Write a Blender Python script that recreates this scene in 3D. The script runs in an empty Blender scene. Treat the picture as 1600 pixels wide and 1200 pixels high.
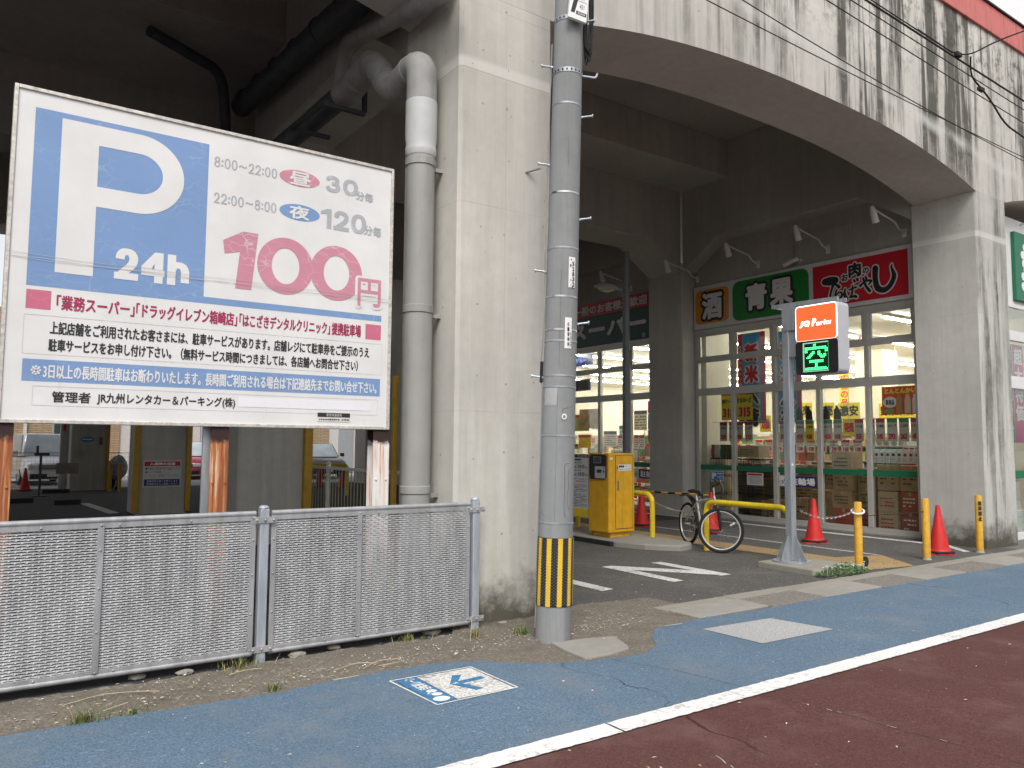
import bpy, bmesh, math, random
from math import sin, cos, pi, radians, sqrt, atan2
from mathutils import Vector, Matrix
random.seed(7)
SC = bpy.context.scene
COL = SC.collection

# ------------------------------------------------------------------ camera, sky, sun, exposure
cam = bpy.data.cameras.new("camera")
cam.sensor_width = 36.0
cam.lens = 36.0 * 1220.0 / 1600.0
cam.clip_start = 0.05
cam.clip_end = 900.0
cam_ob = bpy.data.objects.new("camera", cam)
COL.objects.link(cam_ob)
CF = Vector((0.57175603, 0.81684377, 0.07655914))
CR = Vector((0.81887786, -0.57391431, 0.00783683))
CU = Vector((-0.05033985, -0.05821183, 0.99703424))
mw = Matrix((CR, CU, -CF)).transposed().to_4x4()
mw.translation = Vector((0, 0, 1.55))
cam_ob.matrix_world = mw
SC.camera = cam_ob

SUN_EL, SUN_AZ = 52.0, 212.0          # azimuth clockwise from +Y: behind the camera, a little to its left
world = bpy.data.worlds.new("World")
SC.world = world
world.use_nodes = True
wt = world.node_tree
wt.nodes.clear()
w_out = wt.nodes.new("ShaderNodeOutputWorld")
w_bg = wt.nodes.new("ShaderNodeBackground")
w_sky = wt.nodes.new("ShaderNodeTexSky")
w_sky.sky_type = 'NISHITA'
w_sky.sun_disc = False
w_sky.sun_elevation = radians(SUN_EL)
w_sky.sun_rotation = radians(SUN_AZ)
w_sky.air_density = 1.0
w_sky.dust_density = 3.0
w_hs = wt.nodes.new("ShaderNodeHueSaturation")      # thin overcast: the blue of the sky is mostly veiled
w_hs.inputs["Saturation"].default_value = 0.22
w_bg.inputs["Strength"].default_value = 0.15
wt.links.new(w_sky.outputs[0], w_hs.inputs["Color"])
wt.links.new(w_hs.outputs[0], w_bg.inputs["Color"])
wt.links.new(w_bg.outputs[0], w_out.inputs["Surface"])

sun = bpy.data.lights.new("sun", 'SUN')
sun.energy = 1.3
sun.angle = radians(24)
sun.color = (1.0, 0.965, 0.92)
sun_ob = bpy.data.objects.new("sun", sun)
COL.objects.link(sun_ob)
_sd = Vector((sin(radians(SUN_AZ)) * cos(radians(SUN_EL)), cos(radians(SUN_AZ)) * cos(radians(SUN_EL)), sin(radians(SUN_EL))))
sun_ob.rotation_euler = _sd.to_track_quat('Z', 'Y').to_euler()

SC.render.engine = 'CYCLES'
SC.cycles.use_denoising = True
SC.cycles.max_bounces = 7
SC.cycles.diffuse_bounces = 6
SC.cycles.glossy_bounces = 3
SC.cycles.transparent_max_bounces = 12
SC.cycles.sample_clamp_indirect = 4.0
SC.view_settings.view_transform = 'Standard'
SC.view_settings.look = 'None'
SC.view_settings.exposure = 0.5
SC.view_settings.gamma = 1.0

# ------------------------------------------------------------------ materials
def nd(nt, typ, ins=None, **attrs):
    n = nt.nodes.new(typ)
    for k, v in attrs.items():
        setattr(n, k, v)
    for k, v in (ins or {}).items():
        s = n.inputs[k]
        if hasattr(v, 'links') or isinstance(v, bpy.types.NodeSocket):
            nt.links.new(v, s)
        else:
            if isinstance(v, (tuple, list)) and len(v) == 3 and s.type == 'RGBA':
                v = (*v, 1.0)
            s.default_value = v
    return n

def ramp(nt, fac, a, b, ca=0.0, cb=1.0):
    n = nd(nt, "ShaderNodeMapRange", {"Value": fac, "From Min": a, "From Max": b, "To Min": ca, "To Max": cb})
    return n.outputs[0]

def mixc(nt, fac, a, b, mode='MIX'):
    n = nt.nodes.new("ShaderNodeMix")
    n.data_type = 'RGBA'
    n.blend_type = mode
    for idx, v in ((0, fac), (6, a), (7, b)):
        s = n.inputs[idx]
        if isinstance(v, bpy.types.NodeSocket):
            nt.links.new(v, s)
        else:
            s.default_value = (*v, 1.0) if isinstance(v, (tuple, list)) and len(v) == 3 else v
    return n.outputs[2]

def math_(nt, op, a, b=0.0):
    n = nd(nt, "ShaderNodeMath", {0: a, 1: b}, operation=op)
    return n.outputs[0]

def newmat(name):
    m = bpy.data.materials.new(name)
    m.use_nodes = True
    nt = m.node_tree
    return m, nt, nt.nodes["Principled BSDF"]

def coords(nt, world_=True, scale=(1, 1, 1)):
    if world_:
        src = nt.nodes.new("ShaderNodeNewGeometry").outputs["Position"]
    else:
        src = nt.nodes.new("ShaderNodeTexCoord").outputs["Object"]
    if tuple(scale) == (1, 1, 1):
        return src
    return nd(nt, "ShaderNodeMapping", {"Vector": src, "Scale": scale}).outputs[0]

def noise(nt, vec, scale, detail=4.0, rough=0.55, dist=0.0):
    return nd(nt, "ShaderNodeTexNoise", {"Vector": vec, "Scale": scale, "Detail": detail, "Roughness": rough, "Distortion": dist}).outputs[0]

_cache = {}
def M(name, col, rough=0.6, var=0.1, scale=9.0, metal=0.0, spec=0.4, bump=0.0, bscale=60.0, emis=0.0, ecol=None, coat=0.0, dirt=0.0):
    if name in _cache:
        return _cache[name]
    m, nt, p = newmat(name)
    v = coords(nt, False)
    n1 = noise(nt, v, scale, 5.0)
    c = mixc(nt, ramp(nt, n1, 0.3, 0.7), tuple(x * (1 - var) for x in col), tuple(min(1, x * (1 + var)) for x in col))
    if dirt > 0:
        n2 = noise(nt, nd(nt, "ShaderNodeMapping", {"Vector": v, "Scale": (6, 6, 0.8)}).outputs[0], 2.2, 6.0, 0.65)
        c = mixc(nt, ramp(nt, n2, 0.5, 0.78, 0.0, dirt), c, (0.10, 0.085, 0.065))
    nt.links.new(c, p.inputs["Base Color"])
    p.inputs["Roughness"].default_value = rough
    p.inputs["Metallic"].default_value = metal
    p.inputs["Specular IOR Level"].default_value = spec
    if coat:
        p.inputs["Coat Weight"].default_value = coat
        p.inputs["Coat Roughness"].default_value = 0.08
    if bump > 0:
        b = nd(nt, "ShaderNodeBump", {"Height": noise(nt, v, bscale, 4.0), "Strength": bump, "Distance": 0.004})
        nt.links.new(b.outputs[0], p.inputs["Normal"])
    if emis > 0:
        p.inputs["Emission Color"].default_value = (*(ecol or col), 1)
        p.inputs["Emission Strength"].default_value = emis
    _cache[name] = m
    return m

def concrete(name, base, streak=0.0, xgrad=False, lift=None, grime=0.0, joints=True, warm=0.0):
    m, nt, p = newmat(name)
    pos = coords(nt, True)
    sep = nd(nt, "ShaderNodeSeparateXYZ", {0: pos})
    X, Y, Z = sep.outputs
    big = noise(nt, pos, 0.55, 5.0, 0.6)
    fine = noise(nt, pos, 7.0, 6.0, 0.65)
    c = mixc(nt, ramp(nt, big, 0.3, 0.7), tuple(b * 0.84 for b in base), tuple(min(1, b * 1.1) for b in base))
    c = mixc(nt, ramp(nt, fine, 0.35, 0.7, 0.0, 0.35), c, tuple(b * 0.72 for b in base))
    # long faint vertical runs that every wall has
    vs = nd(nt, "ShaderNodeMapping", {"Vector": pos, "Scale": (4.0, 4.0, 0.16)}).outputs[0]
    runs = noise(nt, vs, 2.3, 5.0, 0.6)
    c = mixc(nt, ramp(nt, runs, 0.52, 0.75, 0.0, 0.26), c, (base[0] * 0.76, base[1] * 0.70, base[2] * 0.60))
    c = mixc(nt, ramp(nt, runs, 0.48, 0.25, 0.0, 0.3), c, tuple(min(1, b * 1.18) for b in base))
    # bug holes
    vo = nd(nt, "ShaderNodeTexVoronoi", {"Vector": pos, "Scale": 9.0})
    pit = ramp(nt, vo.outputs["Distance"], 0.035, 0.055, 1.0, 0.0)
    pitsel = ramp(nt, noise(nt, pos, 3.1, 2.0), 0.52, 0.58)
    c = mixc(nt, math_(nt, 'MULTIPLY', math_(nt, 'MULTIPLY', pit, pitsel), 0.6), c, tuple(b * 0.35 for b in base))
    height = fine
    if joints:
        xy = math_(nt, 'ADD', X, Y)
        cv = nd(nt, "ShaderNodeCombineXYZ", {0: xy, 1: Z, 2: 0.0}).outputs[0]
        br = nd(nt, "ShaderNodeTexBrick", {"Vector": cv, "Scale": 1.0, "Mortar Size": 0.006, "Mortar Smooth": 0.6, "Brick Width": 2.4, "Row Height": 1.83})
        br.offset = 0.0
        jm = math_(nt, 'MULTIPLY', br.outputs["Fac"], ramp(nt, noise(nt, pos, 2.0, 2.0), 0.35, 0.6, 0.05, 0.26))
        c = mixc(nt, jm, c, tuple(b * 0.42 for b in base))
    if streak > 0:
        sv = nd(nt, "ShaderNodeMapping", {"Vector": pos, "Scale": (1.0, 1.0, 0.07)}).outputs[0]
        s1 = noise(nt, sv, 4.6, 6.0, 0.62)
        s2 = noise(nt, sv, 1.5, 3.0, 0.5)
        a = ramp(nt, s1, 0.44, 0.57)
        b = ramp(nt, s2, 0.40, 0.52)
        st = math_(nt, 'MULTIPLY', a, b)
        s3 = noise(nt, nd(nt, "ShaderNodeMapping", {"Vector": pos, "Scale": (1.0, 1.0, 0.18)}).outputs[0], 15.0, 4.0, 0.6)
        st = math_(nt, 'MAXIMUM', st, math_(nt, 'MULTIPLY', ramp(nt, s3, 0.55, 0.72, 0.0, 0.7), ramp(nt, s2, 0.36, 0.52)))
        st = math_(nt, 'MULTIPLY', st, ramp(nt, noise(nt, pos, 6.0, 5.0, 0.7), 0.28, 0.6, 0.55, 1.0))
        if xgrad:
            wide = noise(nt, nd(nt, "ShaderNodeMapping", {"Vector": pos, "Scale": (1.0, 1.0, 0.05)}).outputs[0], 2.1, 4.0, 0.7)
            st = math_(nt, 'MAXIMUM', st, math_(nt, 'MULTIPLY', ramp(nt, wide, 0.54, 0.60), ramp(nt, noise(nt, pos, 2.0, 6.0, 0.7), 0.25, 0.6, 0.5, 1.0)))
            g = ramp(nt, X, 4.6, 9.0, 0.10, 1.0)
            g = math_(nt, 'MULTIPLY', g, ramp(nt, Z, 5.4, 6.7, 0.5, 1.0))
            up = ramp(nt, nd(nt, "ShaderNodeSeparateXYZ", {0: nt.nodes.new("ShaderNodeNewGeometry").outputs["Normal"]}).outputs[1], -0.8, -0.3, 1.0, 0.0)
            g = math_(nt, 'MULTIPLY', g, up)
            st = math_(nt, 'MULTIPLY', st, g)
        if not xgrad:
            fr_ = ramp(nt, nd(nt, "ShaderNodeSeparateXYZ", {0: nt.nodes.new("ShaderNodeNewGeometry").outputs["Normal"]}).outputs[1], -0.8, -0.3, 1.0, 0.12)
            st = math_(nt, 'MULTIPLY', st, fr_)
        st = math_(nt, 'MINIMUM', math_(nt, 'MULTIPLY', st, streak), 0.94)
        c = mixc(nt, st, c, (0.088, 0.083, 0.070))
        if xgrad:
            # pale lime bloom along the lift line that falls slowly to the right, and dark algae near the top
            zz = math_(nt, 'ADD', math_(nt, 'MULTIPLY', X, 0.092), Z)
            dz = math_(nt, 'ABSOLUTE', math_(nt, 'SUBTRACT', math_(nt, 'ADD', zz, math_(nt, 'MULTIPLY', noise(nt, pos, 1.6, 4.0), 0.25)), 7.56))
            bl = math_(nt, 'MULTIPLY', ramp(nt, dz, 0.02, 0.13, 1.0, 0.0), ramp(nt, noise(nt, pos, 2.4, 5.0), 0.36, 0.62))
            c = mixc(nt, math_(nt, 'MULTIPLY', math_(nt, 'MULTIPLY', bl, up), 0.7), c, (0.60, 0.59, 0.56))
            mot = noise(nt, pos, 3.5, 8.0, 0.72)
            al = math_(nt, 'MULTIPLY', ramp(nt, mot, 0.5, 0.66), math_(nt, 'MULTIPLY', ramp(nt, Z, 6.6, 7.8), math_(nt, 'MULTIPLY', up, ramp(nt, X, 5.0, 9.0))))
            c = mixc(nt, math_(nt, 'MULTIPLY', al, 0.85), c, (0.062, 0.058, 0.046))
    if lift is not None:
        d = math_(nt, 'ABSOLUTE', math_(nt, 'SUBTRACT', Z, lift + 0.05))
        c = mixc(nt, ramp(nt, d, 0.03, 0.075, 0.6, 0.0), c, (0.68, 0.665, 0.62))
        d2 = math_(nt, 'ABSOLUTE', math_(nt, 'SUBTRACT', Z, lift))
        c = mixc(nt, ramp(nt, d2, 0.003, 0.010, 0.4, 0.0), c, (0.24, 0.225, 0.20))
    if grime > 0:
        gz = math_(nt, 'SUBTRACT', math_(nt, 'MULTIPLY', noise(nt, pos, 4.0, 7.0, 0.7), 0.9), Z)
        c = mixc(nt, ramp(nt, gz, 0.02, 0.36, 0.0, grime), c, (0.085, 0.075, 0.055))
    nt.links.new(c, p.inputs["Base Color"])
    p.inputs["Roughness"].default_value = 0.88
    p.inputs["Specular IOR Level"].default_value = 0.2
    bp = nd(nt, "ShaderNodeBump", {"Height": height, "Strength": 0.25, "Distance": 0.01})
    nt.links.new(bp.outputs[0], p.inputs["Normal"])
    return m

def paving(name, col, speck, speck_amt, patch=None, patch_amt=0.0, gscale=90.0, rough=0.9, cracks=False, worn=None, bump=0.5, contrast=1.0):
    m, nt, p = newmat(name)
    pos = coords(nt, True)
    g = noise(nt, pos, gscale, 3.0, 0.7)
    g2 = noise(nt, pos, gscale * 0.33, 3.0, 0.7)
    c = mixc(nt, ramp(nt, g, 0.36, 0.66), tuple(x * (1 - 0.38 * contrast) for x in col), tuple(min(1, x * (1 + 0.34 * contrast)) for x in col))
    c = mixc(nt, ramp(nt, g2, 0.6, 0.68, 0.0, speck_amt), c, speck)
    big = noise(nt, pos, 0.9, 6.0, 0.62)
    c = mixc(nt, ramp(nt, big, 0.35, 0.68, 0.0, 0.32), c, tuple(x * 0.66 for x in col))
    if patch:
        pn = noise(nt, pos, 1.7, 8.0, 0.68)
        c = mixc(nt, ramp(nt, pn, 0.5, 0.7, 0.0, patch_amt), c, patch)
    if worn:
        wn = noise(nt, pos, 26.0, 6.0, 0.75)
        wm = noise(nt, pos, 2.6, 4.0, 0.6)
        c = mixc(nt, math_(nt, 'MULTIPLY', ramp(nt, wn, 0.5, 0.58), ramp(nt, wm, 0.45, 0.62, 0.08, 0.85)), c, worn)
    if cracks:
        wv = nd(nt, "ShaderNodeVectorMath", {0: pos, 1: nd(nt, "ShaderNodeTexNoise", {"Vector": pos, "Scale": 1.3, "Detail": 5.0}).outputs[1]}, operation='ADD').outputs[0]
        vr = nd(nt, "ShaderNodeTexVoronoi", {"Vector": wv, "Scale": 0.27}, feature='DISTANCE_TO_EDGE')
        cr = math_(nt, 'MULTIPLY', ramp(nt, vr.outputs["Distance"], 0.0015, 0.004, 1.0, 0.0), ramp(nt, noise(nt, pos, 1.1, 3.0), 0.42, 0.56))
        c = mixc(nt, math_(nt, 'MULTIPLY', cr, 0.75), c, tuple(x * 0.22 for x in col))
    nt.links.new(c, p.inputs["Base Color"])
    p.inputs["Roughness"].default_value = rough
    p.inputs["Specular IOR Level"].default_value = 0.25
    b = nd(nt, "ShaderNodeBump", {"Height": g, "Strength": bump, "Distance": 0.006})
    nt.links.new(b.outputs[0], p.inputs["Normal"])
    return m

def glass(name, tint=(0.93, 0.96, 0.95), refl=0.09):
    m = bpy.data.materials.new(name)
    m.use_nodes = True
    nt = m.node_tree
    nt.nodes.clear()
    o = nt.nodes.new("ShaderNodeOutputMaterial")
    t = nd(nt, "ShaderNodeBsdfTransparent", {"Color": tint})
    wob = nd(nt, "ShaderNodeBump", {"Height": noise(nt, coords(nt, True), 0.8, 2.0), "Strength": 0.05, "Distance": 0.05})
    g = nd(nt, "ShaderNodeBsdfGlossy", {"Color": (1, 1, 1), "Roughness": 0.02, "Normal": wob.outputs[0]})
    lw = nd(nt, "ShaderNodeLayerWeight", {"Blend": 0.25})
    f = ramp(nt, lw.outputs["Fresnel"], 0.0, 1.0, refl * 0.25, 0.45)
    mx = nd(nt, "ShaderNodeMixShader", {0: f, 1: t.outputs[0], 2: g.outputs[0]})
    nt.links.new(mx.outputs[0], o.inputs["Surface"])
    return m

def rusty(name, paint=(0.78, 0.77, 0.74), amount=0.5, top=True):
    m, nt, p = newmat(name)
    v = coords(nt, False)
    sep = nd(nt, "ShaderNodeSeparateXYZ", {0: v})
    st = noise(nt, nd(nt, "ShaderNodeMapping", {"Vector": v, "Scale": (26, 26, 1.1)}).outputs[0], 1.6, 6.0, 0.6)
    fl = noise(nt, v, 24.0, 7.0, 0.7)
    th = 0.62 - amount * 0.36
    runm = ramp(nt, st, th - 0.08, th + 0.12)
    c = mixc(nt, runm, paint, (0.62, 0.27, 0.10))
    c = mixc(nt, ramp(nt, st, th + 0.06, th + 0.24), c, (0.28, 0.085, 0.03))
    if top:
        zt = math_(nt, 'ADD', sep.outputs[2], math_(nt, 'MULTIPLY', math_(nt, 'SUBTRACT', fl, 0.5), 0.16))
        c = mixc(nt, ramp(nt, zt, 1.53, 1.57), c, (0.035, 0.014, 0.012))
    nt.links.new(c, p.inputs["Base Color"])
    p.inputs["Roughness"].default_value = 0.75
    b = nd(nt, "ShaderNodeBump", {"Height": fl, "Strength": 0.35, "Distance": 0.006})
    nt.links.new(b.outputs[0], p.inputs["Normal"])
    return m

def galvanised(name, base=(0.42, 0.45, 0.48), rough=0.5, metal=0.55):
    m, nt, p = newmat(name)
    v = coords(nt, False)
    vo = nd(nt, "ShaderNodeTexVoronoi", {"Vector": v, "Scale": 28.0})
    n = noise(nt, nd(nt, "ShaderNodeMapping", {"Vector": v, "Scale": (5, 5, 0.9)}).outputs[0], 3.0, 5.0)
    c = mixc(nt, ramp(nt, n, 0.3, 0.72), tuple(b * 0.72 for b in base), tuple(min(1, b * 1.2) for b in base))
    c = mixc(nt, ramp(nt, vo.outputs["Distance"], 0.0, 0.9, 0.0, 0.25), c, tuple(b * 0.8 for b in base))
    ru = noise(nt, nd(nt, "ShaderNodeMapping", {"Vector": v, "Scale": (9, 9, 0.7)}).outputs[0], 1.7, 7.0, 0.7)
    c = mixc(nt, ramp(nt, ru, 0.64, 0.76, 0.0, 0.5), c, (0.30, 0.17, 0.08))
    c = mixc(nt, ramp(nt, ru, 0.40, 0.28, 0.0, 0.35), c, tuple(b * 0.5 for b in base))
    nt.links.new(c, p.inputs["Base Color"])
    p.inputs["Metallic"].default_value = metal
    p.inputs["Roughness"].default_value = rough
    return m

def faded(name, col, white=(0.74, 0.74, 0.72), crack=0.35):
    """sun-bleached sheet film with crazing that lets the white base through"""
    m, nt, p = newmat(name)
    v = coords(nt, False)
    n = noise(nt, v, 2.1, 5.0, 0.6)
    c = mixc(nt, ramp(nt, n, 0.3, 0.75), tuple(x * 0.94 for x in col), tuple(min(1, x * 1.1) for x in col))
    vv = nd(nt, "ShaderNodeMapping", {"Vector": v, "Scale": (7.0, 7.0, 14.0)}).outputs[0]
    wv = nd(nt, "ShaderNodeVectorMath", {0: vv, 1: nd(nt, "ShaderNodeTexNoise", {"Vector": v, "Scale": 9.0, "Detail": 6.0}).outputs[1]}, operation='ADD').outputs[0]
    vr = nd(nt, "ShaderNodeTexVoronoi", {"Vector": wv, "Scale": 1.0}, feature='DISTANCE_TO_EDGE')
    cr = math_(nt, 'MULTIPLY', ramp(nt, vr.outputs["Distance"], 0.005, 0.03, 1.0, 0.0), ramp(nt, noise(nt, v, 2.8, 3.0), 0.46, 0.62))
    c = mixc(nt, math_(nt, 'MULTIPLY', cr, crack), c, white)
    bl = noise(nt, nd(nt, "ShaderNodeMapping", {"Vector": v, "Scale": (3.0, 3.0, 0.5)}).outputs[0], 4.0, 7.0, 0.7)
    c = mixc(nt, ramp(nt, bl, 0.62, 0.8, 0.0, 0.22), c, (0.33, 0.29, 0.22))
    nt.links.new(c, p.inputs["Base Color"])
    p.inputs["Roughness"].default_value = 0.55
    p.inputs["Specular IOR Level"].default_value = 0.3
    return m

# ------------------------------------------------------------------ object helpers
def thing(name, label, cat, loc=(0, 0, 0), rotz=0.0, group=None):
    o = bpy.data.objects.new(name, None)
    o.empty_display_size = 0.2
    COL.objects.link(o)
    o.location = loc
    o.rotation_euler = (0, 0, rotz)
    o["label"] = label
    o["category"] = cat
    if group:
        o["group"] = group
    return o

def tag(o, label, cat, group=None):
    o["label"] = label
    o["category"] = cat
    if group:
        o["group"] = group
    return o

def structure(o):
    o["kind"] = "structure"
    return o

def stuff(o):
    o["kind"] = "stuff"
    return o

def dup(root, loc=None, rotz=None, label=None):
    r = root.copy()
    COL.objects.link(r)
    if loc is not None:
        r.location = loc
    if rotz is not None:
        r.rotation_euler = (0, 0, rotz)
    if label:
        r["label"] = label
    for ch in list(root.children):
        c = ch.copy()
        COL.objects.link(c)
        c.parent = r
        for g in list(ch.children):
            d = g.copy()
            COL.objects.link(d)
            d.parent = c
    return r

def world_loc(o):
    v = Vector((0, 0, 0))
    while o is not None:
        v += o.location
        o = o.parent
    return v

class MB:
    """collects shapes and links them as ONE mesh object"""
    def __init__(self):
        self.v, self.f, self.mi, self.m = [], [], [], 0
    def add(self, vs, fs):
        b = len(self.v)
        self.v += [tuple(x) for x in vs]
        self.f += [tuple(i + b for i in q) for q in fs]
        self.mi += [self.m] * len(fs)
        return self
    def box(self, x0, x1, y0, y1, z0, z1, rot=0.0, c=None):
        vs = [(x, y, z) for x in (x0, x1) for y in (y0, y1) for z in (z0, z1)]
        if rot:
            c = c or ((x0 + x1) / 2, (y0 + y1) / 2)
            vs = [(c[0] + (x - c[0]) * cos(rot) - (y - c[1]) * sin(rot), c[1] + (x - c[0]) * sin(rot) + (y - c[1]) * cos(rot), z) for x, y, z in vs]
        return self.add(vs, [(0, 1, 3, 2), (4, 6, 7, 5), (0, 4, 5, 1), (2, 3, 7, 6), (0, 2, 6, 4), (1, 5, 7, 3)])
    def obox(self, o, ux, uy, uz, a, b, c):
        o, ux, uy, uz = map(Vector, (o, ux, uy, uz))
        vs = [o + ux * i * a / 2 + uy * j * b / 2 + uz * k * c / 2 for i in (-1, 1) for j in (-1, 1) for k in (-1, 1)]
        return self.add(vs, [(0, 1, 3, 2), (4, 6, 7, 5), (0, 4, 5, 1), (2, 3, 7, 6), (0, 2, 6, 4), (1, 5, 7, 3)])
    def bar(self, p, q, w, h=None, up=(0, 0, 1)):
        p, q = Vector(p), Vector(q)
        d = (q - p)
        L = d.length
        d.normalize()
        u = Vector(up)
        if abs(d.dot(u)) > 0.98:
            u = Vector((1, 0, 0))
        s = d.cross(u).normalized()
        u = s.cross(d)
        return self.obox((p + q) / 2, d, s, u, L, w, h or w)
    def tube(self, pts, r, n=10, caps=True, closed=False):
        pts = [Vector(p) for p in pts]
        rs = r if isinstance(r, (list, tuple)) else [r] * len(pts)
        N = len(pts)
        t0 = (pts[1] - pts[0]).normalized()
        u = Vector((0, 0, 1)) if abs(t0.z) < 0.9 else Vector((1, 0, 0))
        u = (u - t0 * u.dot(t0)).normalized()
        vs, fs = [], []
        for i in range(N):
            if closed:
                t = (pts[(i + 1) % N] - pts[i - 1]).normalized()
            else:
                t = (pts[min(i + 1, N - 1)] - pts[max(i - 1, 0)]).normalized()
            u = (u - t * u.dot(t)).normalized()
            w = t.cross(u)
            for k in range(n):
                a = 2 * pi * k / n
                vs.append(pts[i] + (u * cos(a) + w * sin(a)) * rs[i])
        M_ = N if closed else N - 1
        for i in range(M_):
            j = (i + 1) % N
            for k in range(n):
                fs.append((i * n + k, i * n + (k + 1) % n, j * n + (k + 1) % n, j * n + k))
        if caps and not closed:
            fs.append(tuple(range(n))[::-1])
            fs.append(tuple((N - 1) * n + k for k in range(n)))
        return self.add(vs, fs)
    def cyl(self, p, q, r0, r1=None, n=16, caps=True):
        return self.tube([p, q], [r0, r1 if r1 is not None else r0], n, caps)
    def lathe(self, prof, c=(0, 0, 0), n=24, axis='z'):
        vs, fs = [], []
        for r, z in prof:
            for k in range(n):
                a = 2 * pi * k / n
                if axis == 'z':
                    vs.append((c[0] + r * cos(a), c[1] + r * sin(a), c[2] + z))
                else:
                    vs.append((c[0] + r * cos(a), c[1] + z, c[2] + r * sin(a)))
        for i in range(len(prof) - 1):
            for k in range(n):
                fs.append((i * n + k, i * n + (k + 1) % n, (i + 1) * n + (k + 1) % n, (i + 1) * n + k))
        fs.append(tuple(range(n))[::-1])
        fs.append(tuple((len(prof) - 1) * n + k for k in range(n)))
        return self.add(vs, fs)
    def prism(self, poly, fr, d0, d1):
        n = len(poly)
        vs = [fr(u, v, d0) for u, v in poly] + [fr(u, v, d1) for u, v in poly]
        fs = [tuple(range(n))[::-1], tuple(range(n, 2 * n))] + [(i, (i + 1) % n, n + (i + 1) % n, n + i) for i in range(n)]
        return self.add(vs, fs)
    def quad(self, a, b, c, d):
        return self.add([a, b, c, d], [(0, 1, 2, 3)])
    def build(self, name, mats, parent=None, loc=None, smooth=False, bevel=0.0, local=False, fixn=True, segs=2):
        """vertices are in world space unless local; the object's origin goes to loc (or its parent's place)"""
        me = bpy.data.meshes.new(name)
        off = Vector((0, 0, 0))
        o = bpy.data.objects.new(name, me)
        if parent is not None:
            o.parent = parent
            if not local:
                off = world_loc(parent)
        elif loc is not None:
            o.location = loc
            if not local:
                off = Vector(loc)
        me.from_pydata([tuple(Vector(x) - off) for x in self.v], [], self.f)
        if not isinstance(mats, (list, tuple)):
            mats = [mats]
        for m in mats:
            me.materials.append(m)
        if len(mats) > 1:
            me.polygons.foreach_set("material_index", self.mi)
        if fixn:
            bm = bmesh.new()
            bm.from_mesh(me)
            bmesh.ops.recalc_face_normals(bm, faces=bm.faces)
            bm.to_mesh(me)
            bm.free()
        if smooth:
            me.polygons.foreach_set("use_smooth", [True] * len(me.polygons))
            me.set_sharp_from_angle(angle=radians(38))
        me.update()
        COL.objects.link(o)
        if bevel > 0:
            b = o.modifiers.new("bevel", 'BEVEL')
            b.width = bevel
            b.segments = segs
            b.limit_method = 'ANGLE'
            b.angle_limit = radians(40)
            b.harden_normals = False
        return o

def rounded(pts, r, n=6):
    pts = [Vector(p) for p in pts]
    out = [pts[0]]
    for i in range(1, len(pts) - 1):
        a, b, c = pts[i - 1], pts[i], pts[i + 1]
        d1, d2 = (a - b), (c - b)
        k = min(r, d1.length * 0.49, d2.length * 0.49)
        p, q = b + d1.normalized() * k, b + d2.normalized() * k
        for j in range(n + 1):
            t = j / n
            out.append(p * (1 - t) ** 2 + b * 2 * t * (1 - t) + q * t * t)
    out.append(pts[-1])
    return out

# lettering ---------------------------------------------------------------
_glyph = {}
def glyphs(text, res=2):
    if (text, res) in _glyph:
        return _glyph[(text, res)]
    cu = bpy.data.curves.new("lettering", 'FONT')
    cu.body = text
    cu.size = 1.0
    cu.resolution_u = res
    ob = bpy.data.objects.new("lettering", cu)
    COL.objects.link(ob)
    bpy.context.view_layer.update()
    me = bpy.data.meshes.new_from_object(ob.evaluated_get(bpy.context.evaluated_depsgraph_get()))
    vs = [(v.co.x, v.co.y) for v in me.vertices]
    fs = [tuple(p.vertices) for p in me.polygons]
    bpy.data.objects.remove(ob)
    bpy.data.curves.remove(cu)
    bpy.data.meshes.remove(me)
    _glyph[(text, res)] = (vs, fs)
    return vs, fs

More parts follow.
